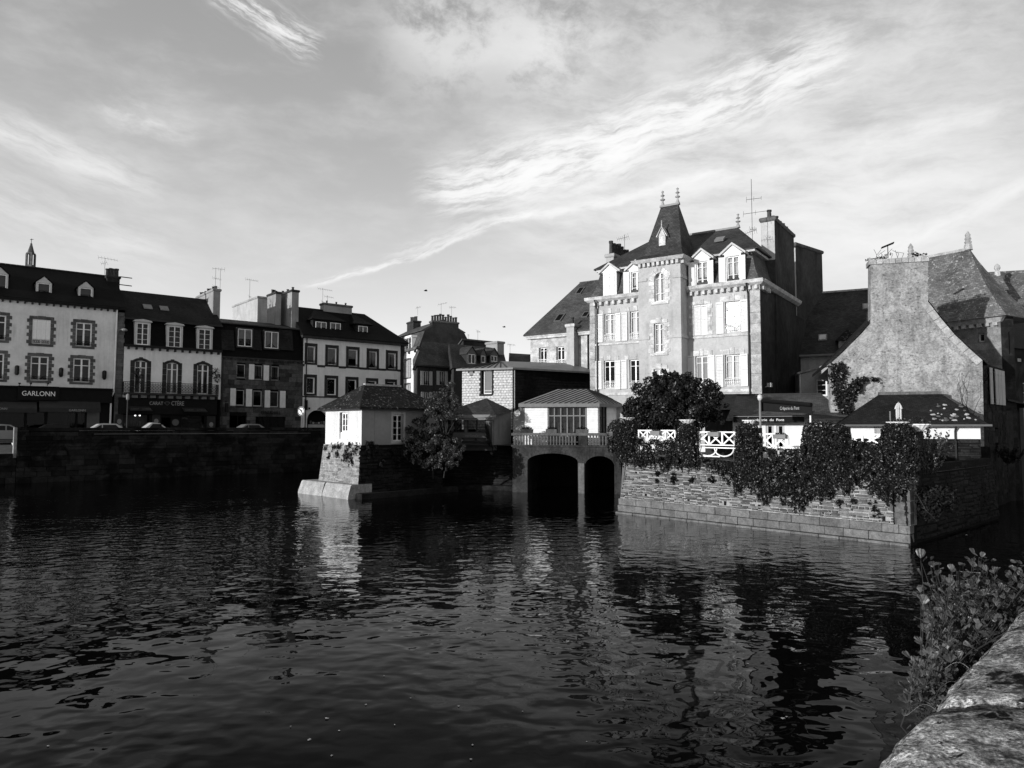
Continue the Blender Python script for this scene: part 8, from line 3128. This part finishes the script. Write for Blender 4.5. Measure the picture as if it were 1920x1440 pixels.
def m_coping():
    m, nt, out = newmat('lichen_coping')
    geo = nt.n('ShaderNodeTexCoord').outputs['Object']
    st = nt.noise(nt.scale(geo, 8.0, 3.0, 5.0), 1.0, 8, .75, .8)
    sp = nt.noise(geo, 26.0, 6, .75, .5)
    fi = nt.noise(geo, 70.0, 6, .8)
    bl = nt.noise(geo, 6.0, 5, .65, .6)
    k = nt.mixf(nt.ramp(st, .36, .58), .07, .50)
    k = nt.m('MULTIPLY', k, nt.ramp(sp, .3, .68, .45, 1.45))
    k = nt.m('MULTIPLY', k, nt.ramp(fi, .32, .68, .25, 1.7))
    k = nt.mixf(nt.ramp(bl, .58, .66), k, .015)
    k = nt.mixf(nt.ramp(nt.noise(geo, 17.0, 5, .7, .8), .60, .66), k, .02)
    h = nt.m('ADD', nt.m('MULTIPLY', sp, 1.0), nt.m('MULTIPLY', fi, .8))
    vo = nt.n('ShaderNodeTexVoronoi', i_Vector=geo, i_Scale=95.0)
    vd = vo.outputs['Distance']
    pat = nt.ramp(nt.noise(geo, 9.0, 4, .6), .42, .58)
    k = nt.m('MULTIPLY', k, nt.mixf(pat, nt.ramp(vd, .1, .5, 1.35, .5), nt.ramp(vd, .15, .55, .45, 1.3)))
    h = nt.m('ADD', h, nt.m('MULTIPLY', vd, -.6))
    principled(nt, out, nt.grey(k), .95, .05, h, 1.0, .016)
    return m


m_coping()
pw = thing('parapet_wall', 'rough rounded lichen-covered coping of the near parapet at the bottom right', 'wall', (e0.x, e0.y, 0), ang)
prof = [(-.01, -.55), (.0, -.3), (.012, -.17), (.035, -.085), (.075, -.035), (.13, -.012), (.2, .0), (.28, .006), (.36, .004), (.44, -.01), (.5, -.04), (.54, -.1), (.55, -.2), (.55, -.55)]
# finer profile
pf = []
for i in range(len(prof) - 1):
    for j in range(4):
        f = j / 4
        pf.append((prof[i][0] + (prof[i + 1][0] - prof[i][0]) * f, prof[i][1] + (prof[i + 1][1] - prof[i][1]) * f))
pf.append(prof[-1])
from mathutils import noise as mn
sx = -2.2
si = 0
while sx < 9.0:
    L = 2.6 if si == 0 else RN.uniform(1.4, 2.0)
    if si == 1:
        L = 2.4
    nn = int(L / .022)
    vs, fs = [], []
    for i in range(nn + 1):
        x = sx + .004 + (L - .008) * i / nn
        for (y, z) in pf:
            h_ = .016 * mn.noise(Vector((x * 3, y * 3, z * 3 + si))) + .007 * mn.noise(Vector((x * 14, y * 14, z * 14))) + .006 * mn.noise(Vector((x * 38, y * 38, z * 38)))
            if i in (0, nn):
                h_ -= .012
            # local y is to the left of travel, i.e. the water side: flip so the profile runs inland
            vs.append((x, -(y - h_ * (1 if y < .28 else -1) * .7), ZC + z + h_))
    m_ = len(pf)
    for i in range(nn):
        for j in range(m_ - 1):
            fs.append((i * m_ + j, i * m_ + j + 1, (i + 1) * m_ + j + 1, (i + 1) * m_ + j))
    fs.append(tuple(range(m_)))
    fs.append(tuple(nn * m_ + j for j in reversed(range(m_))))
    b = MB()
    b.add(vs, fs)
    b.build('coping_stone', 'lichen_coping', pw, smooth=True)
    sx += L
    si += 1
MB().box(-2.2, 9, -.5, -.04, -1, ZC - .5).build('wall_body', 'dark_masonry', pw)
nq = MB()
a, b = e0 - dv * 60 + nv * .5, e0 + dv * 9 + nv * .5
nq.quad((a.x, a.y, 2.6), (b.x, b.y, 2.6), (b.x + nv.x * 40, b.y + nv.y * 40, 2.6), (a.x + nv.x * 40, a.y + nv.y * 40, 2.6))
tag(nq.build('near_quay_pavement', 'pavement'), 'pavement of the near quay behind the parapet', kind='structure')


def alder_leaf(seed):
    """fan-shaped pleated leaf, unit length, stalk at the origin, blade along +y"""
    rg = random.Random(seed)
    n = 6
    rows = [(0.0, .02), (.4, .30), (.85, .50), (1.0, .44)]
    v = [(0, -.25, 0), (0, 0, 0)]
    f = []
    idx = []
    for k, (y, w_) in enumerate(rows[1:]):
        row = []
        for i in range(n + 1):
            u = -1 + 2 * i / n
            yy = y - .16 * abs(u) ** 2 + (.03 if k == 2 and i % 2 else 0)
            z = (.13 if i % 2 else -.0) * (y + .1) + .12 * abs(u) * y - .10 * y * y * rg.uniform(.5, 1.3)
            row.append(len(v))
            v.append((u * w_ * (1 + rg.uniform(-.05, .05)), yy, z))
        idx.append(row)
    for i in range(n):
        f.append((1, idx[0][i], idx[0][i + 1]))
    for a, b in zip(idx, idx[1:]):
        for i in range(n):
            f.append((a[i], b[i], b[i + 1], a[i + 1]))
    o = len(v)
    v += [(.012, -.25, 0), (.012, .02, 0)]
    f.append((0, o, o + 1, 1))
    return v, f


leafs = []
for k in range(4):
    v, f = alder_leaf(k)
    b = MB()
    b.add(v, f)
    o = b.build('leaf', 'leaf_alder', uv=False)
    leafs.append((o.data, v, f))
    bpy.data.objects.remove(o)
root = e0 + dv * (Vector((1.9, 2.55)) - e0).dot(dv) - nv * .03
bush = thing('alder_bush', 'leafy alder bush with fan-shaped leaves hanging over the river by the parapet', 'bush', (root.x, root.y, 2.9))
rg = random.Random(9)
B0 = Vector((root.x, root.y, 2.9))
stems = MB()
cand = []
TIPS = [(1745, 1050, 3.3), (1760, 1062, 3.2), (1800, 1062, 3.25), (1822, 1048, 3.3), (1845, 1052, 3.35), (1870, 1070, 3.3), (1730, 1110, 3.1), (1742, 1125, 3.05), (1735, 1150, 3.0), (1770, 1090, 3.2), (1808, 1085, 3.15), (1835, 1085, 3.2), (1862, 1090, 3.2),
        (1750, 1170, 2.95), (1780, 1170, 2.9), (1765, 1130, 3.0), (1790, 1115, 3.05), (1815, 1130, 3.0), (1845, 1120, 3.05), (1870, 1125, 3.05), (1890, 1100, 3.2), (1905, 1075, 3.3), (1918, 1060, 3.4), (1912, 1110, 3.15), (1800, 1180, 2.85), (1830, 1170, 2.85),
        (1860, 1160, 2.85), (1885, 1150, 2.9), (1710, 1238, 2.75), (1722, 1252, 2.7), (1735, 1230, 2.75), (1748, 1245, 2.65), (1760, 1228, 2.7), (1730, 1270, 2.6), (1755, 1268, 2.55), (1775, 1250, 2.6), (1790, 1225, 2.65), (1770, 1205, 2.75), (1765, 1300, 2.4),
        (1930, 1090, 3.2), (1940, 1060, 3.4), (1926, 1130, 3.0), (1900, 1170, 2.75), (1880, 1180, 2.75), (1785, 1140, 3.0), (1755, 1105, 3.15), (1785, 1075, 3.25), (1850, 1140, 2.95), (1820, 1105, 3.1)]
for px, py, D in TIPS:
    for rep in range(4):
        tip = at(px + rg.uniform(-9, 9) * rep, max(py, 1052) + rg.uniform(-4, 12) * rep, D + rg.uniform(-.15, .15) * rep)
        s_ = (Vector((tip.x, tip.y)) - e0).dot(dv)
        rb = e0 + dv * (s_ + rg.uniform(.05, .35)) - nv * .02
        st = Vector((rb.x, rb.y, ZC - rg.uniform(.3, .6)))
        mid = st.lerp(tip, .55) + Vector((-nv.x * .12, -nv.y * .12, -.03))
        pp = [st, st.lerp(mid, .5), mid, mid.lerp(tip, .5), tip]
        stems.path([p - B0 for p in pp], .0035, 4, .0012)
        for j in range(7):
            f = .42 + .58 * j / 6
            q = mid.lerp(tip, max(0, (f - .55) / .45)) if f > .55 else st.lerp(mid, f / .55)
            cand.append((q, j, f))
rg.shuffle(cand)
stems.build('stems', 'bark', bush, uv=False)
joined = MB()
made = 0
cand.sort(key=lambda c: (c[2] < .6, c[0].y + rg.uniform(-.3, .3)))
for q, j, f in cand:
    a = rg.uniform(0, 6.28)
    tilt = rg.uniform(.3, 1.25)
    sz = rg.choice((1, 1, 1, 1.35)) * rg.uniform(.020, .036) * (1.1 - .25 * f)
    m4 = T(*(q - B0)) @ RZ(a) @ Matrix.Rotation(tilt, 4, 'X') @ Matrix.Rotation(rg.uniform(-.5, .5), 4, 'Y') @ Matrix.Diagonal((sz, sz, sz, 1)) @ T(0, .25, 0)
    me, v, ff = leafs[rg.randrange(4)]
    if made < 300:
        link('leaf', me, bush, m4)
        made += 1
    else:
        joined.M = m4
        joined.add(v, ff)
jo = joined.build('small_leaves', 'leaf_alder', bush, uv=False, keep=True)
jo['kind'] = 'stuff'
# dry grass on the coping edge
gb = MB()
for k in range(5):
    s_ = rg.uniform(.55, 1.1)
    p = e0 + dv * s_ - nv * .0
    b = Vector((p.x, p.y, ZC - rg.uniform(.08, .2)))
    out = Vector((-nv.x, -nv.y, 0)) * rg.uniform(.015, .055) + Vector((dv.x, dv.y, 0)) * rg.uniform(-.08, .08)
    up_ = rg.uniform(.01, .03)
    gb.path([b + out * (1.5 * j / 9) + Vector((0, 0, up_ * math.sin(math.pi * min(1.25, 1.35 * j / 9)))) for j in range(10)], .0006, 3, .0002)
go = gb.build('dry_grass', 'grass_dry', uv=False, keep=True)
tag(go, 'thin dry grass blades growing at the edge of the coping', 'grass', kind='stuff')

# =================================================================== fallen leaves on the water, birds
fl_me = MB().poly([(.5 * math.cos(k * .628) * (1 if k % 2 else .75), .42 * math.sin(k * .628) * (1 if k % 2 else .75), .04 * math.sin(k * 1.9)) for k in range(10)]).build('floating_leaf', 'granite_light', uv=False)
fme = fl_me.data
bpy.data.objects.remove(fl_me)
for px, py, s_ in ((613, 1348, .07), (580, 1388, .07), (622, 1418, .05), (686, 1322, .04), (636, 1371, .04), (770, 1310, .04), (720, 1268, .035), (860, 1325, .04), (886, 1398, .04), (980, 1335, .03), (545, 1363, .03), (883, 1425, .04), (740, 1360, .03), (1340, 1300, .04), (1468, 1348, .08), (1475, 1345, .05), (1500, 1245, .04), (1100, 1392, .03), (1500, 1120, .05), (90, 1400, .04), (1402, 1245, .05), (1812, 1003, .1)):
    p = waterpt(px, py)
    o = link('floating_leaf', fme, None, T(p.x, p.y, .012) @ RZ(RN.uniform(0, 6)) @ Matrix.Diagonal((s_, s_, s_, 1)))
    tag(o, 'small pale fallen leaf floating on the dark water', 'leaf', 'leaves floating on the river')
for px, py, D, lb in ((798, 545, 70, 'small bird gliding high above the houses beyond the bridge'), (945, 613, 80, 'tiny bird low in the sky left of the steep stone house')):
    p = at(px, py, D)
    t = thing('bird', lb, 'bird', tuple(p), .4, 'birds over the roofs')
    MB().lathe([(.005, -.2), (.06, -.08), (.07, .05), (.045, .14), (.02, .2)], n=7).build('body', 'car_dark', t, Matrix.Rotation(math.pi / 2, 4, 'Y'), smooth=True)
    m_ = MB()
    for s in (-1, 1):
        m_.add([(-.08, 0, 0), (.1, 0, 0), (.08, s * .2, .07), (-.02, s * .45, .03), (-.1, s * .2, .06), (0, s * .2, .085)], [(0, 1, 5), (1, 2, 5), (2, 3, 5), (3, 4, 5), (4, 0, 5)])
    m_.build('wings', 'car_dark', t, uv=False)
